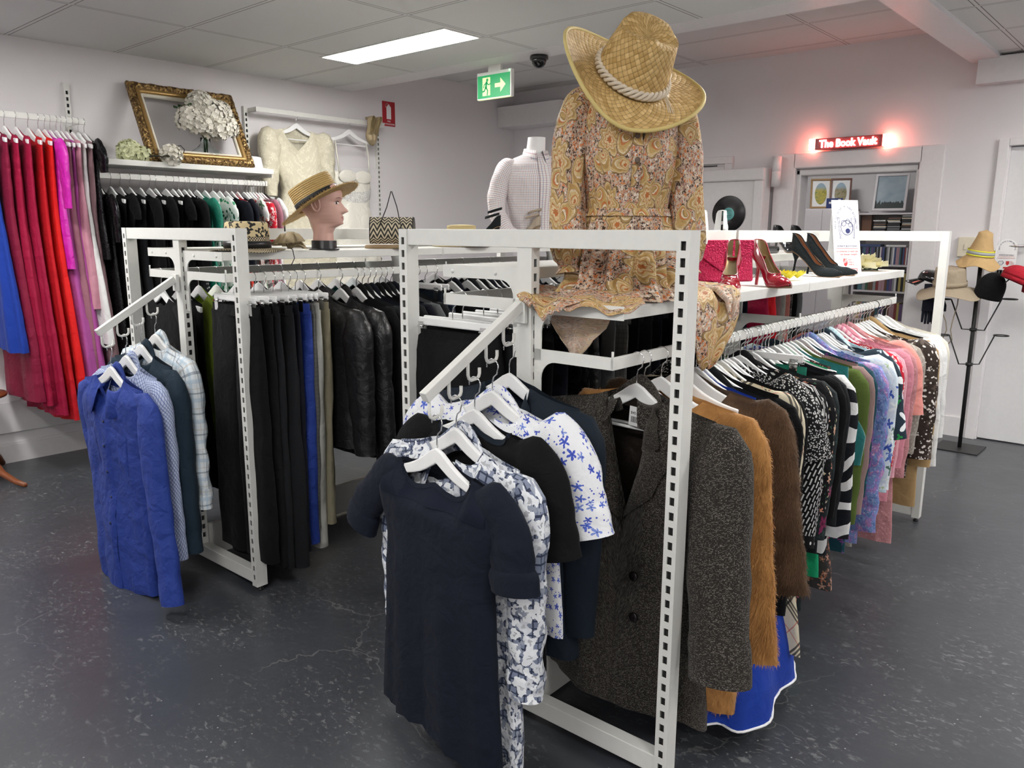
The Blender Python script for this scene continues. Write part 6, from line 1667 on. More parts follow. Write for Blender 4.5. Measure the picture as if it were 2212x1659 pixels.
def hydrangea(mb, c, r, n, seed, sc=1.0, fl=.8):
    rg = random.Random(seed)
    for k in range(n):
        z = 1 - 2 * (k + .5) / n * fl - .0; a = k * 2.39996; q = math.sqrt(max(0, 1 - z * z)); d = V3((q * cos(a), q * sin(a), z)); p = V3(c) + d * r * rg.uniform(.86, 1.04)
        Q = d.to_track_quat('Z', 'Y').to_matrix().to_4x4(); M = Matrix.Translation(p) @ Q @ Matrix.Rotation(rg.uniform(0, 6), 4, 'Z'); pr = .021 * sc * rg.uniform(.8, 1.2)
        for s in range(4):
            MM = M @ Matrix.Rotation(PI / 2 * s, 4, 'Z')
            mb.grid(lambda i, j: V3((pr * j / 2 * 1.15, (i / 2 * 2 - 1) * pr * .62 * sin(PI * (.2 + .6 * j / 2)), pr * (.35 * (j / 2) ** 2 + .12 * (i - 1) ** 2))), 2, 2, False, None, 0, MM)
M_glass = NG('clear_glass'); M_glass.out((.86, .90, .90), .03, None, None, Transmission_Weight=1.0, IOR=1.3); M_glass = M_glass.m
vp_ = V3((-5.525, 2.945, 1.931))
t = thing('vase', 'round clear glass vase behind the leaning gold picture frame', 'vase', vp_)
mb = MB(); mb.lathe([(.001, .004), (.07, .004), (.105, .03), (.118, .065), (.105, .10), (.06, .13), (.034, .16), (.036, .20), (.034, .20), (.031, .16), (.056, .132), (.100, .10), (.112, .065), (.10, .033), (.068, .010), (.001, .010)], 40); mb.build('glass', M_glass, t)
t = thing('bouquet', 'big bunch of white artificial hydrangeas in the glass vase', 'bouquet', vp_ + V3((0, 0, .11)))
for k, (x, y, z, r) in enumerate(((.07, 0, .24, .115), (.05, -.12, .20, .10), (.05, .12, .17, .10), (.09, .03, .15, .10), (.0, -.02, .31, .09), (.06, -.06, .30, .085), (.04, .10, .26, .085), (.10, -.07, .17, .085))):
    mb = MB(); hydrangea(mb, (x, y, z), r, 100, k, .92); mb.build('flower_head', M_wpetal, t)
mb = MB()
for k in range(5): mb.tube([(.015 * cos(k * 1.3), .015 * sin(k * 1.3), -.09), (.012 * cos(k * 1.3 + 1), .012 * sin(k * 1.3 + 1), .06), (.05 * cos(k), .06 * sin(k), .17)], .0035, 6)
mb.build('stems', M_leaf, t)
mb = MB(); petals(mb, (0.03, -.14, .26), 5, .09, .5, 5, .6); petals(mb, (0.03, .14, .22), 4, .09, .3, 6, .6); petals(mb, (.12, .0, .22), 4, .06, .3, 7, .6); mb.build('leaves', M_leaf, t)
t = thing('artificial_flower', 'greenish white hydrangea head lying left of the gold frame', 'artificial flower', V3((-5.45, 2.37, 1.985)))
mb = MB(); hydrangea(mb, (0, 0, 0), .07, 46, 41, 1.2, .9); hydrangea(mb, (.02, .09, -.015), .05, 26, 42, 1.1, .9); mb.build('flower_head', M_gpetal, t)
t = thing('artificial_flower', 'white blossom lying at lower left corner of the gold frame', 'artificial flower', V3((-5.345, 2.60, 1.98)))
mb = MB(); hydrangea(mb, (0, 0, 0), .055, 30, 43, 1.35, .9); mb.build('flower_head', M_wpetal, t)
mb = MB(); petals(mb, (.02, -.06, -.02), 4, .09, .1, 44, .45); mb.build('leaves', plain('dusty_leaf', (.10, .11, .07), .7), t)
mb = MB(); mb.tube([(0, .02, .02), (-.01, .04, .06), (0, .07, .065), (.01, .09, .04), (.015, .08, .02)], .003, 6); mb.build('stem', M_dark, t)
t = thing('white_hat', 'white hat lying at right end of the frame shelf', 'hat', V3((-5.50, 3.285, 1.931)))
mb, P = hat_mesh(.075, .085, .09, (.12, .13), lambda a, t: .012 - .008 * t, lambda a, t: (t / .5 * .85, .095 - .03 * t * t) if t < .5 else (lerp(.85, 1, (t - .5) / .5), lerp(.087, .012, (t - .5) / .5))); mb.build('crown_and_brim', F_white, t, solid=.003)

# ornate frame leaning on the shelf
def m_giltbump():
    g = NG('antique_gilt'); n = g.noise(g.ob, 60, 4); v = g.n('TexVoronoi', {'Vector': g.ob, 'Scale': 75.0})
    c = g.mix(g.smooth(n.outputs[0], .4, .65), (.10, .055, .02), (.42, .27, .10)); return g.out(c, .38, .65, g.bump(v.outputs[0], .7, .008))
M_gilt = m_giltbump(); M_giltp = plain('plain_gilt', (.40, .25, .09), .35, .6)
t = thing('picture_frame', 'ornate antique gold picture frame leaning empty on the wall shelf', 'picture frame', V3((-5.40, 2.855, 1.9315)))
t.rotation_euler = (Matrix.Rotation(PI / 2, 3, 'Z') @ Matrix.Rotation(R(-27), 3, 'X')).to_euler()
FW, FHt = .385, .59
def framebar(prof, w0, h0, h1, mat, nm, bump=0):
    # prof: (inset, depth) pairs from outside to inside; loops are mitred rectangles, each side split
    K = 40
    def loop(ins):
        c = [(-w0 + ins, h0 + ins), (w0 - ins, h0 + ins), (w0 - ins, h1 - ins), (-w0 + ins, h1 - ins)]; o = []
        for q in range(4):
            a, b = c[q], c[(q + 1) % 4]
            for k in range(K): o.append((lerp(a[0], b[0], k / K), lerp(a[1], b[1], k / K)))
        return o
    Ls = [loop(p[0]) for p in prof]; mb = MB()
    def fn(i, j):
        x, z = Ls[j][i]; d = prof[j][1]
        if bump and 0 < j < len(prof) - 1: d += bump * (sin(i * .9 + j) * .6 + nz(x * 60, z * 60, j * 3.1) + .5 * sin(i * 2.1))
        return V3((x, -d, z))
    mb.grid(fn, K * 4, len(prof) - 1, True); mb.build(nm, mat, t)
framebar([(0, 0), (0, .022), (.006, .034), (.016, .042), (.028, .040), (.040, .032), (.048, .026)], FW, 0, FHt, M_gilt, 'carved_moulding', .005)
framebar([(.046, .022), (.050, .034), (.058, .030), (.066, .034), (.074, .024), (.078, .012)], FW, 0, FHt, M_giltp, 'inner_moulding')
framebar([(.076, .010), (.078, .020), (.092, .018), (.094, .004), (.094, 0)], FW, 0, FHt, plain('cream_liner', (.70, .66, .55), .6), 'liner')

# ------------------------------------------------------------------ checked shirt mannequin
MP = LR(.17, 2.23, 1.4052); MRZ = R(62)
F_chk = fabric('white_red_navy_small_check', plaid((.76, .73, .70), .021, [(.25, .16, (.30, .12, .16), .55), (.75, .13, (.12, .10, .24), .55)]), .75, .35)
t = thing('mannequin_torso', 'white headless mannequin torso inside the small check shirt', 'mannequin', MP, (0, 0, MRZ)); t.scale = (.95, .95, .97)
fm = ring_body([(0, .15, .10, .10, 0), (.2, .15, .10, .10, 0), (.40, .19, .12, .11, 0), (.50, .195, .09, .10, .01), (.545, .09, .055, .065, .012), (.565, .062, .055, .058, .01), (.66, .056, .056, .054, -.005)])
mb = MB(); mb.grid(lambda i, j: fm(2 * PI * i / 36, .66 * (1 - j / 34)), 36, 34, True); mb.grid(lambda i, j: fm(2 * PI * i / 36, .66) * (1 - j) + V3((0, -.005, .662)) * j, 36, 1, True, flip=True); mb.build('torso', M_form, t)
ts = thing('shirt', 'small check long sleeved shirt dressed on the white mannequin', 'shirt', MP, (0, 0, MRZ)); ts.scale = (.95, .95, .97)
sm = ring_body([(.0, .185, .125, .12, 0), (.15, .18, .12, .12, 0), (.40, .215, .14, .125, 0), (.485, .215, .112, .115, .01), (.53, .15, .075, .085, .012), (.562, .075, .062, .068, .01)], fold=lambda a, z: .004 * sin(6 * a + 9 * z) * sst(.5, .2, z) + .004 * nz(a * 2, z * 8, 7))
mb = MB(); mb.grid(lambda i, j: sm(2 * PI * i / 64, .562 * (1 - j / 40)), 64, 40, True, lambda i, j: (i / 64 * 1.15, .562 * (1 - j / 40))); mb.build('body', F_chk, ts)
for sx in (-1, 1):
    P = [V3(q) for q in ((sx * .13, .01, .49), (sx * .20, .01, .46), (sx * .245, .012, .36), (sx * .27, 0, .22), (sx * .23, -.07, .10), (sx * .16, -.13, .02))]; m = 36; n = 22
    def cat(tq):
        q = tq * (len(P) - 1); i = min(int(q), len(P) - 2); u = q - i; p1, p2 = P[i], P[i + 1]; p0 = P[i - 1] if i else p1 * 2 - p2; p3 = P[i + 2] if i + 2 < len(P) else p2 * 2 - p1
        return .5 * ((2 * p1) + (p2 - p0) * u + (2 * p0 - 5 * p1 + 4 * p2 - p3) * u * u + (3 * p1 - p0 - 3 * p2 + p3) * u ** 3)
    C = [cat(j / m) for j in range(m + 1)]
    def fn(i, j):
        d = (C[min(j + 1, m)] - C[max(j - 1, 0)]).normalized(); e1 = V3((0, 1, 0)).cross(d).normalized(); e2 = d.cross(e1); a = 2 * PI * i / n; q = j / m
        r = interp([(0, .04), (.15, .062), (.4, .063), (.8, .05), (1, .042)], q) + .006 * nz(cos(a) * 2 + sx, sin(a) * 2, q * 9) + .003 * sin(q * 40 + a) * sst(.3, .5, q); return C[j] + e1 * cos(a) * r + e2 * sin(a) * r
    mb = MB(); mb.grid(fn, n, m, True, lambda i, j: (i / n * .38 + sx, j / m * .6)); mb.build('sleeve', F_chk, ts)
mb = MB()
def fn(i, j):
    s = i / 32 * 2 - 1; ph = s * 2.9; c = cos(ph); B = V3((.066 * sin(ph), .060 * c + .008, .560 - .012 * (1 - c))); ow = V3((sin(ph), c, 0)); fr = sst(.5, 1, abs(s))
    return (B, B + V3((0, 0, .036)), B + V3((0, 0, .040)) + ow * .010, B + V3((0, -.01 * fr, -.012 - .03 * fr)) + ow * .026 + V3((.016 * fr * (1 if s > 0 else -1), 0, 0)))[j]
mb.grid(fn, 32, 3, False, lambda i, j: (i * .013, j * .03)); mb.build('collar', F_chk, ts, solid=.002)
mb = MB(); mb.grid(lambda i, j: sm(PI / 2 + lerp(-.11, .11, i / 3), lerp(.54, .02, j / 20)) + V3((0, -.004, 0)), 3, 20, False, lambda i, j: (i * .01 + 3, j * .025)); mb.build('placket', F_chk, ts)
# ------------------------------------------------------------------ signs
M_red = plain('sign_red', (.42, .010, .020), .4)
M_navyink = plain('navy_ink', (.012, .018, .11), .5)
M_redink = plain('red_ink', (.52, .03, .03), .5)
def tx(s, size, x, z, mat, parent, y=-.0012, width=None, name='lettering', align='CENTER', rot=0, ext=.0004):
    mb = text_mesh(s, size, ext, align, Matrix.Translation((x, y, z)) @ Matrix.Rotation(rot, 4, 'Y') @ STAND, width); return mb.build(name, mat, parent)
def stroke(mb, pts, w, y=-.0012, closed=False):
    P = [V3((p[0], y, p[1])) for p in pts]; n = len(P)
    for k in range(n if closed else n - 1):
        a, b = P[k], P[(k + 1) % n]; d = (b - a); 
        if d.length < 1e-6: continue
        d.normalize(); s = V3((-d.z, 0, d.x)) * w / 2; e = d * w * .3
        mb.raw([a - s - e, b - s + e, b + s + e, a + s - e], [(0, 1, 2, 3)])
def fillp(mb, pts, y=-.0012, h=.0006): mb.poly(pts, h, Matrix.Translation((0, y, 0)))
def arc(cx, cz, rx, rz, a0, a1, n=20): return [(cx + rx * cos(R(a0 + (a1 - a0) * k / n)), cz + rz * sin(R(a0 + (a1 - a0) * k / n))) for k in range(n + 1)]

t = thing('fire_extinguisher_sign', 'red fire extinguisher location sign on the left wall', 'sign', V3((XL + .002, 4.795, 2.505)), (0, 0, PI / 2))
mb = MB(); mb.box((-.072, -.002, -.105), (.072, 0, .105)); mb.build('plate', M_red, t, bevel=.0008)
mb = MB(); W = .0022
fillp(mb, [(-.026, -.045), (.026, -.045), (.026, .055), (.018, .068), (-.018, .068), (-.026, .055)], -.0026)
fillp(mb, [(-.010, .066), (.010, .066), (.010, .080), (-.010, .080)], -.0026); stroke(mb, arc(-.012, .062, .022, .026, 90, 200, 10), .005, -.0027)
mb.build('pictogram', M_paper, t)
tx('FIRE', .021, 0, -.064, M_paper, t, -.0024); tx('EXTINGUISHER', .019, 0, -.088, M_paper, t, -.0024, .128)

t = thing('exit_sign', 'green and white illuminated running man exit sign under the ceiling beam', 'sign', V3((-4.03, 4.36, 2.505)))
mb = MB(); mb.box((-.165, 0, -.085), (.165, .035, .10)); mb.build('housing', M_white, t, bevel=.004)
mb = MB(); mb.box((-.06, .005, .10), (.06, .03, .145)); mb.build('mount', M_white, t, bevel=.002)
M_exg = emit('exit_green', (.0, .36, .10), .22, (.0, .16, .05)); M_exw = emit('exit_pale_yellow', (.75, .85, .42), .25, (.4, .42, .22))
mb = MB(); mb.box((-.155, -.004, -.077), (.155, 0, .077)); mb.build('face', M_exg, t)
mb = MB(); mb.box((-.157, -.0035, -.087), (.157, .02, -.0855)); mb.build('lower_glow_edge', M_exw, t)
mb = MB(); fillp(mb, [(-.105, -.062), (-.03, -.062), (-.03, .062), (-.105, .062)], -.0048); mb.build('doorway_symbol', M_exw, t)
mb = MB(); fillp(mb, [(.015, -.014), (.015, .014), (.068, .014), (.068, .048), (.118, 0), (.068, -.048), (.068, -.014)], -.0048); mb.build('arrow', M_exw, t)
mb = MB(); fillp(mb, arc(-.058, .044, .011, .011, 0, 345, 16), -.0062)
for pts, w in (([(-.064, .028), (-.072, -.008)], .020), ([(-.070, -.006), (-.054, -.028), (-.058, -.058)], .011), ([(-.074, -.008), (-.088, -.030), (-.118, -.034)], .011), ([(-.064, .026), (-.044, .010), (-.026, .018)], .008), ([(-.066, .026), (-.088, .014), (-.094, -.006)], .008)): stroke(mb, pts, w, -.0062)
mb.build('running_figure', M_exg, t)
mb = MB(); mb.ball((.15, -.002, .092), .004); mb.build('status_light', emit('green_led', (.1, 1, .2), 3), t)

t = thing('security_camera', 'small black dome security camera on the ceiling beam', 'security camera', V3((-3.60, 4.345, 2.648)))
mb = MB(); mb.lathe([(.001, 0), (.058, 0), (.062, -.008), (.062, -.024), (.056, -.028), (.001, -.028)], 36); mb.build('base', M_black, t)
mb = MB(); mb.lathe([(.050, -.027), (.050, -.036), (.044, -.056), (.030, -.071), (.014, -.078), (.001, -.079)], 36); mb.build('dome', plain('smoked_dome', (.006, .006, .007), .04), t)
t2 = MB(); t2.ball((0, -.03, -.05), .012); t2.build('lens', M_black, t)

# neon style book room sign
t = thing('illuminated_sign', 'glowing red sign reading The Book Vault above the open vault doorway', 'sign', V3((-2.228, YB - .05, 2.162)), (0, 0, 0))
M_glow = emit('red_white_tube_glow', (1, .20, .16), 3); M_glow2 = emit('red_end_glow', (1, .20, .14), 6.5)
mb = MB(); mb.box((-.25, -.045, -.042), (.25, .02, .042)); mb.build('housing', plain('dark_red_acrylic', (.34, .018, .02), .2), t, bevel=.003)
mb = text_mesh('The Book Vault', .078, .003, 'CENTER', Matrix.Translation((0, -.049, -.002)) @ STAND, .43, .0022); mb.build('lettering', emit('letter_glow', (1, .62, .56), 4.0), t)
for sx in (-1, 1):
    mb = MB(); mb.box((min(sx * .252, sx * .30), -.045, -.044), (max(sx * .252, sx * .30), .03, .044)); mb.build('end_lamp', M_glow2, t, bevel=.004)
mb = MB(); mb.box((-.1, .02, -.02), (.1, .05, .02)); mb.build('wall_bracket', M_black, t)

# fundraising board on the shelf
def donate(nm, lab, p, rot, W, H, hole=False):
    t = thing(nm, lab, 'sign', p); t.rotation_euler = rot
    mb = MB()
    if not hole: mb.box((-W / 2, 0, 0), (W / 2, .003, H))
    else:
        out = [(-W / 2, 0), (W / 2, 0), (W / 2, H * .72)] + arc(0, H * .72, W / 2, H * .28, 0, 180, 16)[1:-1] + [(-W / 2, H * .72)]
        mb.poly(out, .002, Matrix.Translation((0, .001, 0)))
    mb.build('board', M_paper, t); return t
SP = fs(.215, 2.13, 1.3045)
t = donate('donation_sign', 'white donation appeal sign with arched text standing beside black stilettos', SP, (Matrix.Rotation(R(52), 3, 'Z') @ Matrix.Rotation(R(-13), 3, 'X')).to_euler(), .135, .345)
s = 'HELP US GIVE A NEW BEGINNING'; n = len(s); pts = []
acc = [0.0]
for k in range(400):
    a = PI - PI * (k + .5) / 400; acc.append(acc[-1] + math.hypot(.055 * sin(a), .100 * cos(a)))
arc_t = [PI - PI * next(i for i in range(401) if acc[i] >= acc[-1] * k / (n - 1) - 1e-9) / 400 for k in range(n)]
for k, ch in enumerate(s):
    if ch == ' ': continue
    a = arc_t[k]; x = .055 * cos(a); z = .214 + .100 * sin(a); tg_ = math.atan2(.100 * cos(a), -.055 * sin(a)) + PI
    tx(ch, .0125, x, z, M_navyink, t, -.0006, rot=-tg_, name='arched_lettering')
mb = MB()
stroke(mb, arc(.004, .215, .030, .034, 0, 360, 26), .0028, -.0008)
stroke(mb, [(-.042, .262), (-.034, .165), (-.028, .165), (-.034, .262), (-.042, .262)], .0022, -.0008)
stroke(mb, [(.034, .165), (.036, .228), (.028, .236), (.028, .262)], .0024, -.0008); stroke(mb, [(.034, .165), (.040, .165), (.042, .228), (.048, .238), (.048, .262)], .0024, -.0008); stroke(mb, [(.038, .262), (.038, .236)], .002, -.0008)
for c in ((-.012, .236, .012), (.010, .244, .010), (.022, .228, .009)): stroke(mb, arc(c[0], c[1], c[2], c[2] * 1.1, 0, 360, 14), .0024, -.0008)
fillp(mb, arc(.008, .200, .012, .012, 0, 345, 16), -.0009); mb.build('meal_symbol', M_navyink, t)
tx('DONATE $10 TODAY', .0125, 0, .128, M_navyink, t, -.0006, .105); mb = MB(); stroke(mb, [(-.054, .118), (.054, .118)], .0016, -.0008); mb.build('rule', M_redink, t)
tx('so someone in need can', .0105, 0, .104, M_redink, t, -.0006, .108); tx('eat dinner tonight.', .0115, .008, .090, M_redink, t, -.0006, .088)
mb = MB(); fillp(mb, [(-.022, .070), (-.002, .070), (-.002, .045), (-.007, .036), (-.012, .032), (-.017, .036), (-.022, .045)], -.0008); mb.build('shield_symbol', M_redink, t)
mb = MB()
for k in range(3): stroke(mb, [(-.021 + .006 * k, .046 + .003 * k), (-.013 + .005 * k, .068)], .0018, -.0016)
mb.build('shield_stripes', M_paper, t)
for k, w in enumerate(('RED', 'SHIELD', 'APPEAL')): tx(w, .0095, .003, .064 - .0115 * k, M_redink, t, -.0006, align='LEFT')
mb = MB(); stroke(mb, [(.0, .012), (.046, .012), (.046, .022), (.0, .022)], .003, -.0008, True); mb.build('web_panel', M_redink, t)
mb = MB(); mb.box((-.06, .0, 0), (.06, .003, .28)); mb.build('back_leg', M_paper, t, loc=(0, .085, .02), rot=(R(15), 0, 0))
# hang tag on the right door handle
t = donate('hang_tag', 'white fundraising tag hanging from the right door handle', V3((-1.105, YB - .02, 1.235)), Euler((0, 0, 0)), .125, .215, True)
for k, ch in enumerate('HELP US GIVE A NEW BEGINNING'):
    if ch != ' ':
        a = R(190 - 200 * k / 27); tx(ch, .010, .048 * cos(a), .150 + .050 * sin(a), M_navyink, t, -.0006, rot=PI / 2 - a, name='arched_lettering')
tx('DONATE $10 TODAY', .012, 0, .103, M_navyink, t, -.0006, .090); mb = MB(); stroke(mb, [(-.05, .094), (.05, .094)], .0014, -.0008); mb.build('rule', M_redink, t)
tx('so someone in need can sleep safe', .008, 0, .083, M_redink, t, -.0006, .105)
mb = MB(); stroke(mb, [(-.05, .045), (-.04, .060), (-.018, .062), (-.012, .050), (-.022, .035), (-.045, .036)], .003, -.0008, True); stroke(mb, [(-.05, .045), (-.012, .050)], .002, -.0008); mb.build('symbol', M_navyink, t)
mb = MB(); fillp(mb, [(.002, .062), (.022, .062), (.022, .042), (.012, .032), (.002, .042)], -.0008); mb.build('shield_symbol', M_redink, t)
for k, w in enumerate(('RED', 'SHIELD', 'APPEAL')): tx(w, .008, .026, .058 - .009 * k, M_redink, t, -.0006, align='LEFT')
mb = MB(); fillp(mb, [(-.012, .010), (.048, .010), (.048, .022), (-.012, .022)], -.0008); mb.build('web_panel', M_redink, t)

# vinyl record on the open vault door
t = thing('vinyl_record', 'black vinyl record with turquoise label fixed on the open vault door', 'record', V3((-3.13, YB - .06 - .125, 1.635)), (PI / 2, 0, 0))
def m_vinyl():
    g = NG('vinyl'); x, y, z = g.xyz(g.ob); r = g.math('SQRT', g.math('ADD', g.math('MULTIPLY', x, x), g.math('MULTIPLY', y, y)))
    w = g.math('SINE', g.math('MULTIPLY', r, 2600.0)); return g.out((.008, .008, .009), .22, None, g.bump(w, .25, .0006))
mb = MB(); mb.lathe([(.052, .0), (.149, .0), (.150, .001), (.149, .002), (.052, .002)], 96); mb.build('disc', m_vinyl(), t)
mb = MB(); mb.lathe([(.004, .0), (.052, .0), (.052, .0024), (.004, .0024), (.004, 0)], 48); mb.build('label', plain('turquoise_label', (.16, .47, .45), .6), t)
mb = MB()
for k, (w, y) in enumerate(((.04, .030), (.06, .022), (.055, -.018), (.045, -.028))):
    mb = MB(); mb.box((-w / 2, y, .0024), (w / 2, y + .003, .0027)); mb.build('label_print', M_dark, t)
t = thing('price_ring', 'white paper ring tag at lower left of the vinyl record', 'tag', V3((-3.175, YB - .192, 1.52)), (PI / 2, 0, 0))
mb = MB(); mb.lathe([(.028, 0), (.055, 0), (.055, .002), (.028, .002), (.028, 0)], 40); mb.build('ring', M_paper, t)
mb = MB()
for k in range(14): a = R(60 + k * 9); mb.box((.043 * cos(a) - .002, .043 * sin(a) - .002, .002), (.043 * cos(a) + .002, .043 * sin(a) + .002, .0023))
mb.build('print', M_redink, t)

# ------------------------------------------------------------------ hat stand by the right door
ST = V3((-1.19, 6.12, 0))
t = thing('hat_stand', 'black metal hat stand with ring arms near the right door', 'hat stand', ST)
mb = MB(); mb.box((-.14, -.14, 0), (.14, .14, .008)); mb.build('base_plate', M_blackmat, t, bevel=.002)
mb = MB(); mb.tube([(0, 0, .008), (0, 0, 1.36)], .013, 14); mb.build('pole', M_blackmat, t)
arms = [(.60, 40, .20, .15), (.60, 215, .20, .15), (.84, -2, .22, .15), (.84, 195, .20, .15), (1.10, -35, .04, .06), (1.10, 214, .05, .135), (1.10, -25, .12, .24), (1.10, 176, .07, .245)]
tops = []
for k, (z, a, rise, ln_) in enumerate(arms):
    d = V3((cos(R(a)), sin(R(a)), 0)); mb = MB(); e = d * ln_ + V3((0, 0, z + rise)); mb.tube([V3((0, 0, z)), d * ln_ * .45 + V3((0, 0, z)), e], .0045, 8)
    c = e + d * .045; mb.tube([c + V3((.045 * cos(2 * PI * i / 28), .045 * sin(2 * PI * i / 28), 0)) for i in range(28)], .004, 8, closed=True); mb.build('ring_arm', M_blackmat, t); tops.append(t.matrix_basis @ c if False else c)
for z in (.60, .84, 1.10):
    mb = MB(); mb.lathe([(.013, z - .012), (.022, z - .010), (.022, z + .010), (.013, z + .012)], 16); mb.build('collar', M_blackmat, t)
def stp(dx, dz, dy=0): return ST + V3((dx, dy, dz))
# firefighter style bucket hat
F_tanhat = fabric('tan_canvas', solid((.56, .38, .18)), .85, .4)
h = thing('bucket_hat', 'tan bucket hat with grey and yellow reflective band on top of hat stand', 'hat', stp(-.01, 1.335), (R(4), R(8), 0)); h.scale = (.76, .76, .86)
mb, P = hat_mesh(.105, .11, .17, (.175, .18), lambda a, q: -.075 * q + .016 * sin(4 * a + 1) * q, lambda a, q: (q / .5 * .52, .205 - .045 * q) if q < .5 else (lerp(.52, 1.0, sst(0, 1, (q - .5) / .5) * .5 + (q - .5)), lerp(.1825, 0, (q - .5) / .5))); mb.build('crown_and_brim', F_tanhat, h, solid=.004)
for nm, z0, z1, m in (('reflective_band', .018, .042, plain('silver_reflective', (.36, .38, .38), .35)), ('yellow_band', .008, .018, plain('hi_vis_yellow', (.72, .70, .04), .6)), ('yellow_band', .042, .052, plain('hi_vis_yellow', (.72, .70, .04), .6))):
    mb = MB(); mb.grid(lambda i, j: V3(((.1075 - .12 * (z0 + (z1 - z0) * j) * .9 + .006) * cos(2 * PI * i / 48), (.1125 - .12 * (z0 + (z1 - z0) * j) * .9 + .006) * sin(2 * PI * i / 48), z0 + (z1 - z0) * j)), 48, 1, True); mb.build(nm, m, h, solid=.002)
F_beige = fabric('beige_cotton', solid((.42, .345, .25)), .85, .45)
h = thing('sun_hat', 'wide beige brimmed bucket hat hanging left on the hat stand', 'hat', stp(-.15, 1.125, -.10), (R(6), R(-3), .3))
mb, P = hat_mesh(.10, .105, .12, (.20, .20), lambda a, q: -.05 * q + .022 * sin(3 * a + .6) * q, lambda a, q: (q / .5 * .9, .135 - .01 * q) if q < .5 else (lerp(.9, 1.0, (q - .5) / .5), lerp(.13, 0, (q - .5) / .5) + .005 * sin(5 * a))); mb.build('crown_and_brim', F_beige, h, solid=.003)
mb = MB(); mb.grid(lambda i, j: V3((.104 * cos(2 * PI * i / 48), .109 * sin(2 * PI * i / 48), .012 + .03 * j)), 48, 1, True); mb.build('hat_band', F_beige, h, solid=.003)
for sx in (-1, 1):
    mb = MB(); mb.tube([(sx * .06, .02, -.01), (sx * .055, .02, -.12), (sx * .02 + .01, .015, -.24), (sx * .012 + .01, .015, -.30), (sx * .03 + .005, .015, -.37), (.01, .015, -.40)], .0035, 6); mb.build('chin_cord', F_beige, h)
F_blkn = fabric('black_fleece', solid((.008, .008, .009)), .95, .4)
h = thing('beanie', 'black knitted beanie hanging right on the hat stand', 'hat', stp(.085, 1.125, -.06), (R(10), R(12), .4)); h.scale = (.82, .82, .85)
mb = MB(); mb.grid(lambda i, j: V3((.105 * min(1, sin(PI * .5 * min(1, j / 9)) * 1.0) * cos(2 * PI * i / 36), .095 * min(1, sin(PI * .5 * min(1, j / 9))) * sin(2 * PI * i / 36), .13 * cos(PI * .5 * min(1, j / 9)) - max(0, j - 9) * .018)), 36, 13, True, flip=True); mb.build('crown', F_blkn, h, solid=.004)
F_redc = fabric('red_canvas', solid((.40, .016, .03)), .8, .6)
h = thing('peaked_cap', 'red soft peaked cap at far right of the hat stand', 'hat', stp(.26, 1.20, -.12), (R(0), R(24), R(20)))
mb = MB(); mb.grid(lambda i, j: V3((.115 * sin(PI * .5 * j / 9) * cos(2 * PI * i / 40), .105 * sin(PI * .5 * j / 9) * sin(2 * PI * i / 40), .075 * cos(PI * .5 * j / 9) + .006 * sin(9 * 2 * PI * i / 40) * sin(PI * j / 9))), 40, 9, True, flip=True); mb.build('crown', F_redc, h, solid=.003)
mb = MB(); mb.grid(lambda i, j: V3((.112 * cos(2 * PI * i / 40), .102 * sin(2 * PI * i / 40), -.03 * j)), 40, 1, True); mb.build('band', F_redc, h, solid=.003)
mb = MB(); mb.grid(lambda i, j: V3(((.105 + .075 * j / 5 * cos(lerp(-1.1, 1.1, i / 14)) ** .5) * cos(lerp(-1.1, 1.1, i / 14)), (.098 + .05 * j / 5) * sin(lerp(-1.1, 1.1, i / 14)), -.03 - .035 * (j / 5))), 14, 5); mb.build('peak', F_redc, h, solid=.003)
h = thing('peaked_cap', 'shiny black peaked cap behind the beige sun hat', 'hat', stp(-.29, 1.145, .02), (R(0), R(-20), R(195)))
mb = MB(); mb.grid(lambda i, j: V3((.10 * sin(PI * .5 * j / 9) * cos(2 * PI * i / 40), .10 * sin(PI * .5 * j / 9) * sin(2 * PI * i / 40), .085 * cos(PI * .5 * j / 9) ** .6)), 40, 9, True, flip=True); mb.build('crown', M_patent, h, solid=.003)
mb = MB(); mb.grid(lambda i, j: V3(((.096 + .07 * j / 5) * cos(lerp(-1.0, 1.0, i / 14)), (.094 + .03 * j / 5) * sin(lerp(-1.0, 1.0, i / 14)), -.002 - .05 * (j / 5))), 14, 5); mb.build('peak', M_patent, h, solid=.003)
h = thing('gloves', 'pair of dark navy gloves hanging below the beige sun hat', 'gloves', stp(-.25, 1.14, -.03), (0, 0, .5))
for k in range(2):
    mb = MB(); x = -.035 + .05 * k; y = .012 * k
    mb.grid(lambda i, j: V3((x + interp([(0, .040), (.5, .042), (1, .044)], j / 8) * cos(2 * PI * i / 16), y + .016 * sin(2 * PI * i / 16), -.19 * j / 8)), 16, 8, True)
    for q in range(4): mb.tube([V3((x - .030 + .02 * q, y, -.18)), V3((x - .031 + .0205 * q, y + .004, -.225)), V3((x - .030 + .02 * q, y + .01, -.255 - .012 * (q in (1, 2)))), V3((x - .030 + .02 * q, y + .014, -.268 - .012 * (q in (1, 2))))], lambda u: .0105 - .003 * u, 8)
    mb.tube([(x + .036, y, -.10), (x + .058, y, -.15), (x + .06, y, -.19)], lambda u: .011 - .003 * u, 8)
    mb.build('glove', plain('navy_knit', (.008, .010, .022), .9), h)

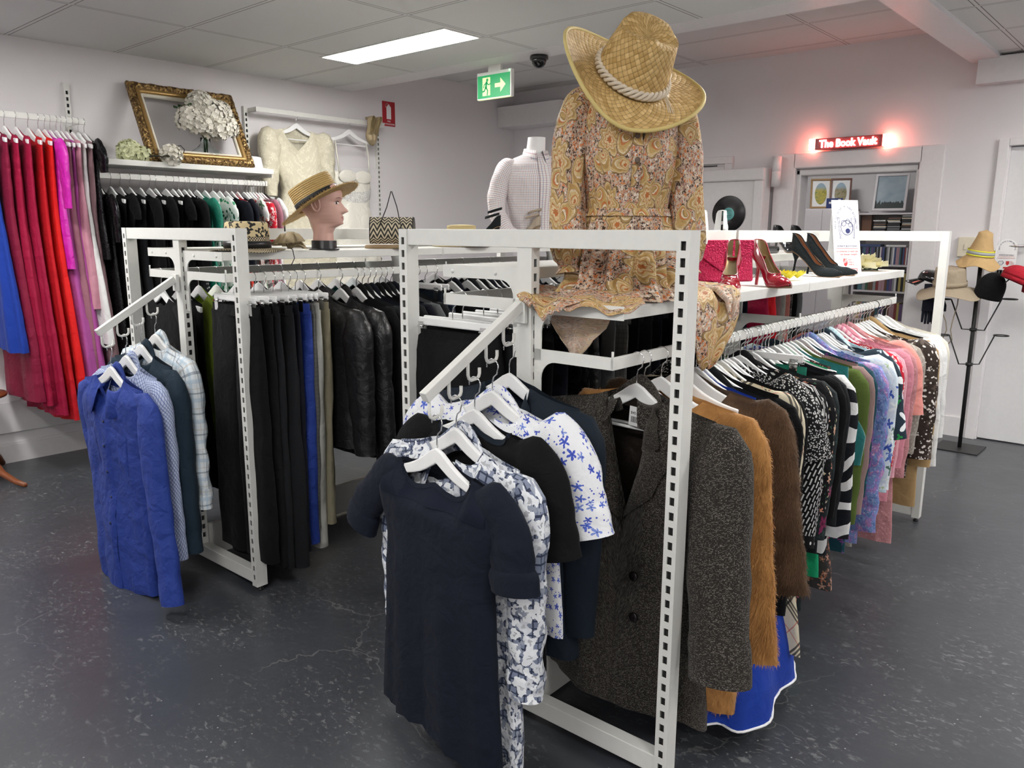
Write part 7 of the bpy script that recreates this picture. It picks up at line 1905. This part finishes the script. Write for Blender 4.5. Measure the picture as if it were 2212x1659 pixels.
# ------------------------------------------------------------------ back book room
VY = 8.2
M_shelfw = plain('white_melamine', (.66, .62, .64), .5)
t = thing('cabinet', 'plain white cupboard at left inside the back book room', 'cabinet', V3((-3.05, VY + .18, 0)))
mb = MB(); mb.box((-.24, -.18, .05), (.24, .2, 1.72)); mb.build('carcass', M_shelfw, t, bevel=.003)
mb = MB(); mb.box((-.235, -.20, .06), (.0, -.182, 1.71)); mb.build('door', M_shelfw, t, bevel=.002)
mb = MB(); mb.box((.003, -.20, .06), (.235, -.182, 1.71)); mb.build('door', M_shelfw, t, bevel=.002)
mb = MB(); mb.box((-.23, -.16, 0), (.23, .19, .05)); mb.build('plinth', M_shelfw, t)
BX0, BX1 = -2.71, -1.60
t = thing('bookcase', 'white bookcase packed with discs and books inside the back room', 'bookcase', V3((0, 0, 0)))
for x in (BX0, -2.17, BX1 - .02):
    mb = MB(); mb.box((x, VY, 0), (x + .02, VY + .26, 1.69)); mb.build('side', M_shelfw, t, bevel=.001)
SHV = (.08, .36, .64, .925, 1.18, 1.49)
for z in SHV + (1.672,):
    mb = MB(); mb.box((BX0 + .02, VY, z - .018), (BX1 - .02, VY + .255, z)); mb.build('shelf', M_shelfw, t, bevel=.001)
mb = MB(); mb.box((BX0, VY + .255, 0), (BX1, VY + .265, 1.69)); mb.build('back_panel', M_shelfw, t)
PAL = [('black', (.02, .02, .022)), ('grey', (.28, .28, .29)), ('white', (.70, .69, .68)), ('red', (.24, .05, .05)), ('blue', (.06, .09, .20)), ('cream', (.62, .55, .40)), ('brown', (.16, .08, .05)), ('green', (.06, .12, .08)), ('purple', (.13, .08, .18)), ('yellow', (.42, .34, .12)), ('teal', (.07, .16, .19)), ('pink', (.42, .26, .29))]
PM = {n: plain('spine_' + n, c, .35) for n, c in PAL}
ORD = ['first', 'second', 'third', 'fourth', 'fifth', 'sixth', 'seventh', 'eighth', 'ninth', 'tenth', 'eleventh', 'twelfth', 'thirteenth', 'fourteenth', 'fifteenth', 'sixteenth', 'seventeenth', 'eighteenth', 'nineteenth', 'twentieth']
def ordn(k): return ORD[k] if k < 20 else ('twenty ' + ORD[k - 20] if k < 40 else ('thirty ' if k < 50 else 'forty ') + ORD[(k - 40) % 10])
rg = random.Random(77)
def book(nm, lab, cat, a, b, m, group):
    mb = MB(); c = V3(a); mb.box((0, 0, 0), tuple(V3(b) - c)); o = mb.build(nm, m, None, loc=c, bevel=.001); tag(o, lab, cat, group)
# CD stacks
for col, x0 in enumerate((-2.555, -2.425, -2.30)):
    z = 1.491; k = 0
    while z < 1.60 + .02 * col:
        n, c = PAL[rg.choice((0, 0, 1, 2, 5, 6, 0))]; dx = rg.uniform(-.006, .006)
        book('disc_case', f'{n} disc case, {ordn(k)} up in the {("left", "middle", "right")[col]} stack of top shelf in back room', 'disc case', (x0 + dx, VY + .01, z), (x0 + .115 + dx, VY + .14, z + .010), PM[n], 'disc cases stacked in the back room'); z += .0112; k += 1
for (z, nm, cat, grp, hh, tw, deep, word, xa, xb) in ((1.181, 'disc_box', 'disc box', 'disc boxes on the middle shelf of back room', .165, (.012, .016), .13, 'disc box', BX0 + .03, -2.19), (.926, 'book', 'book', 'books on the lower shelf of back room', .17, (.014, .028), .14, 'paperback', BX0 + .03, -2.19), (.641, 'book', 'book', 'books on the bottom visible shelf of back room', .17, (.016, .03), .14, 'old book', BX0 + .03, -2.19)):
    x = xa; k = 0
    while x < xb - .03:
        n, c = PAL[rg.randrange(12)] if nm == 'book' else PAL[rg.choice((0, 0, 1, 2, 3, 4, 4, 8, 10, 11))]; w = rg.uniform(*tw); h = hh * rg.uniform(.86, 1.1) if nm == 'book' else hh
        book(nm, f'{n} {word}, {ordn(k)} from the left on {("middle" if z > 1.1 else "lower" if z > .8 else "bottom")} shelf of back room bookcase', cat, (x, VY + .012, z), (x + w, VY + deep, z + h), PM[n], grp); x += w + .001; k += 1
book('disc_box', 'blue wide box lying on top of the middle shelf discs at left', 'disc box', (-2.68, VY + .01, 1.349), (-2.47, VY + .13, 1.372), PM['blue'], None); book('disc_box', 'white wide box lying on top of the middle shelf discs at right', 'disc box', (-2.42, VY + .01, 1.349), (-2.24, VY + .13, 1.368), PM['white'], None)
book('book', 'brown picture book leaning at left of the top shelf in back room', 'book', (-2.68, VY + .05, 1.491), (-2.585, VY + .08, 1.655), PM['brown'], None)
t = thing('ornament', 'small brown bottle standing right of the misty landscape painting', 'ornament', V3((-2.20, VY + .06, 1.69)))
mb = MB(); mb.lathe([(.001, 0), (.026, 0), (.028, .02), (.028, .11), (.015, .14), (.013, .17), (.001, .172)], 20); mb.build('body', plain('brown_glaze', (.22, .09, .04), .3), t)
# paintings
def painting(lab, p, rot, W, H, fw, fmat, pic, matw=0):
    t = thing('painting', lab, 'painting', p); t.rotation_euler = rot
    for nm, a, b in (('frame_rail', (-W / 2, -.02, 0), (W / 2, 0, fw)), ('frame_rail', (-W / 2, -.02, H - fw), (W / 2, 0, H)), ('frame_stile', (-W / 2, -.02, fw), (-W / 2 + fw, 0, H - fw)), ('frame_stile', (W / 2 - fw, -.02, fw), (W / 2, 0, H - fw))):
        mb = MB(); mb.box(a, b); mb.build(nm, fmat, t, bevel=.002)
    mb = MB(); mb.box((-W / 2 + fw, -.008, fw), (W / 2 - fw, -.002, H - fw)); mb.build('picture', M_paper if matw else pic, t)
    if matw:
        mb = MB(); mb.poly(arc(0, H / 2, W / 2 - fw - matw, H / 2 - fw - matw, 0, 352, 36), .002, Matrix.Translation((0, -.0095, 0))); mb.build('oval_picture', pic, t)
def m_mist():
    g = NG('misty_landscape'); x, y, z = g.xyz(g.ob); n = g.noise(g.ob, 9, 4, .5); c = g.mix(n.outputs[0], (.12, .22, .28), (.45, .50, .54))
    n2 = g.noise(g.vm('MULTIPLY', g.ob, (1, 0, .2)), 60, 3); h = g.math('MULTIPLY_ADD', n2.outputs[0], .10, .035)
    return g.out(g.mix(g.math('LESS_THAN', z, h), c, (.012, .025, .022)), .5)
def m_garden(nm, c1, c2, c3):
    g = NG(nm); x, y, z = g.xyz(g.ob); n = g.noise(g.ob, 26, 4, .8); c = g.ramp(n.outputs[0], [(.3, c1), (.5, c2), (.7, c3)]); return g.out(g.mix(g.smooth(z, .18, .24), c, (.30, .42, .52)), .5)
M_oak = plain('oak_frame', (.34, .19, .07), .5); M_mahog = plain('mahogany_frame', (.14, .05, .03), .4)
painting('misty forest landscape painting in white frame on the bookcase', V3((-2.45, VY + .09, 1.69)), Euler((R(-13), 0, R(6))), .30, .36, .022, M_shelfw, m_mist())
painting('oval garden painting in light oak frame on the cupboard', V3((-3.12, VY + .10, 1.72)), Euler((R(-16), 0, R(26))), .20, .31, .018, M_oak, m_garden('garden_a', (.10, .16, .03), (.50, .40, .05), (.10, .2, .06)), .025)
painting('oval street painting in dark brown frame on the cupboard', V3((-2.935, VY + .13, 1.72)), Euler((R(-16), 0, R(20))), .20, .31, .018, M_mahog, m_garden('garden_b', (.08, .12, .04), (.30, .24, .12), (.35, .33, .25)), .025)
t = thing('boxed_game', 'dark blue box standing in front of the oval paintings', 'box', V3((-2.955, VY + .04, 1.72)), (0, 0, R(10)))
mb = MB(); mb.box((-.075, -.02, 0), (.075, .02, .10)); mb.build('box', plain('dark_blue_card', (.02, .04, .16), .35), t, bevel=.001)
mb = MB(); mb.box((-.05, -.0215, .045), (.04, -.0202, .065)); mb.box((.035, -.0215, .075), (.06, -.0202, .09)); mb.build('printed_band', M_paper, t)

# ------------------------------------------------------------------ corner of a table at the left edge
t = thing('pedestal_table', 'brown wooden table foot reaching in at the left edge of floor', 'table', V3((-5.46, 1.33, 0)), (0, 0, R(15)))
M_wood = plain('red_brown_wood', (.22, .065, .022), .35)
mb = MB(); mb.tube([(.0, 0, .19), (.09, 0, .13), (.20, 0, .055), (.32, 0, .024), (.41, 0, .016)], lambda u: .028 - .015 * u, 12); mb.build('leg', M_wood, t)
mb = MB(); mb.tube([(.0, 0, .20), (-.06, .08, .16), (-.11, .16, .075), (-.14, .2, .02)], lambda u: .030 - .012 * u, 12); mb.build('leg', M_wood, t)
mb = MB(); mb.tube([(.0, 0, .20), (-.03, -.10, .16), (-.06, -.20, .075), (-.08, -.28, .02)], lambda u: .030 - .012 * u, 12); mb.build('leg', M_wood, t)
mb = MB(); mb.lathe([(.001, .15), (.035, .15), (.04, .2), (.028, .26), (.035, .36), (.03, .46), (.04, .5), (.001, .5)], 24); mb.build('column', M_wood, t)
mb = MB(); mb.lathe([(.001, .5), (.17, .5), (.175, .51), (.17, .52), (.001, .52)], 40); mb.build('top', M_wood, t)
# ------------------------------------------------------------------ world, exposure
wd = bpy.data.worlds.new('world'); SC.world = wd; wd.use_nodes = True
wd.node_tree.nodes['Background'].inputs[0].default_value = (.8, .85, .9, 1); wd.node_tree.nodes['Background'].inputs[1].default_value = .25
vs_ = SC.view_settings; vs_.view_transform = 'Standard'; vs_.look = 'None'; vs_.gamma = 1; vs_.use_curve_mapping = False; vs_.exposure = 1.66
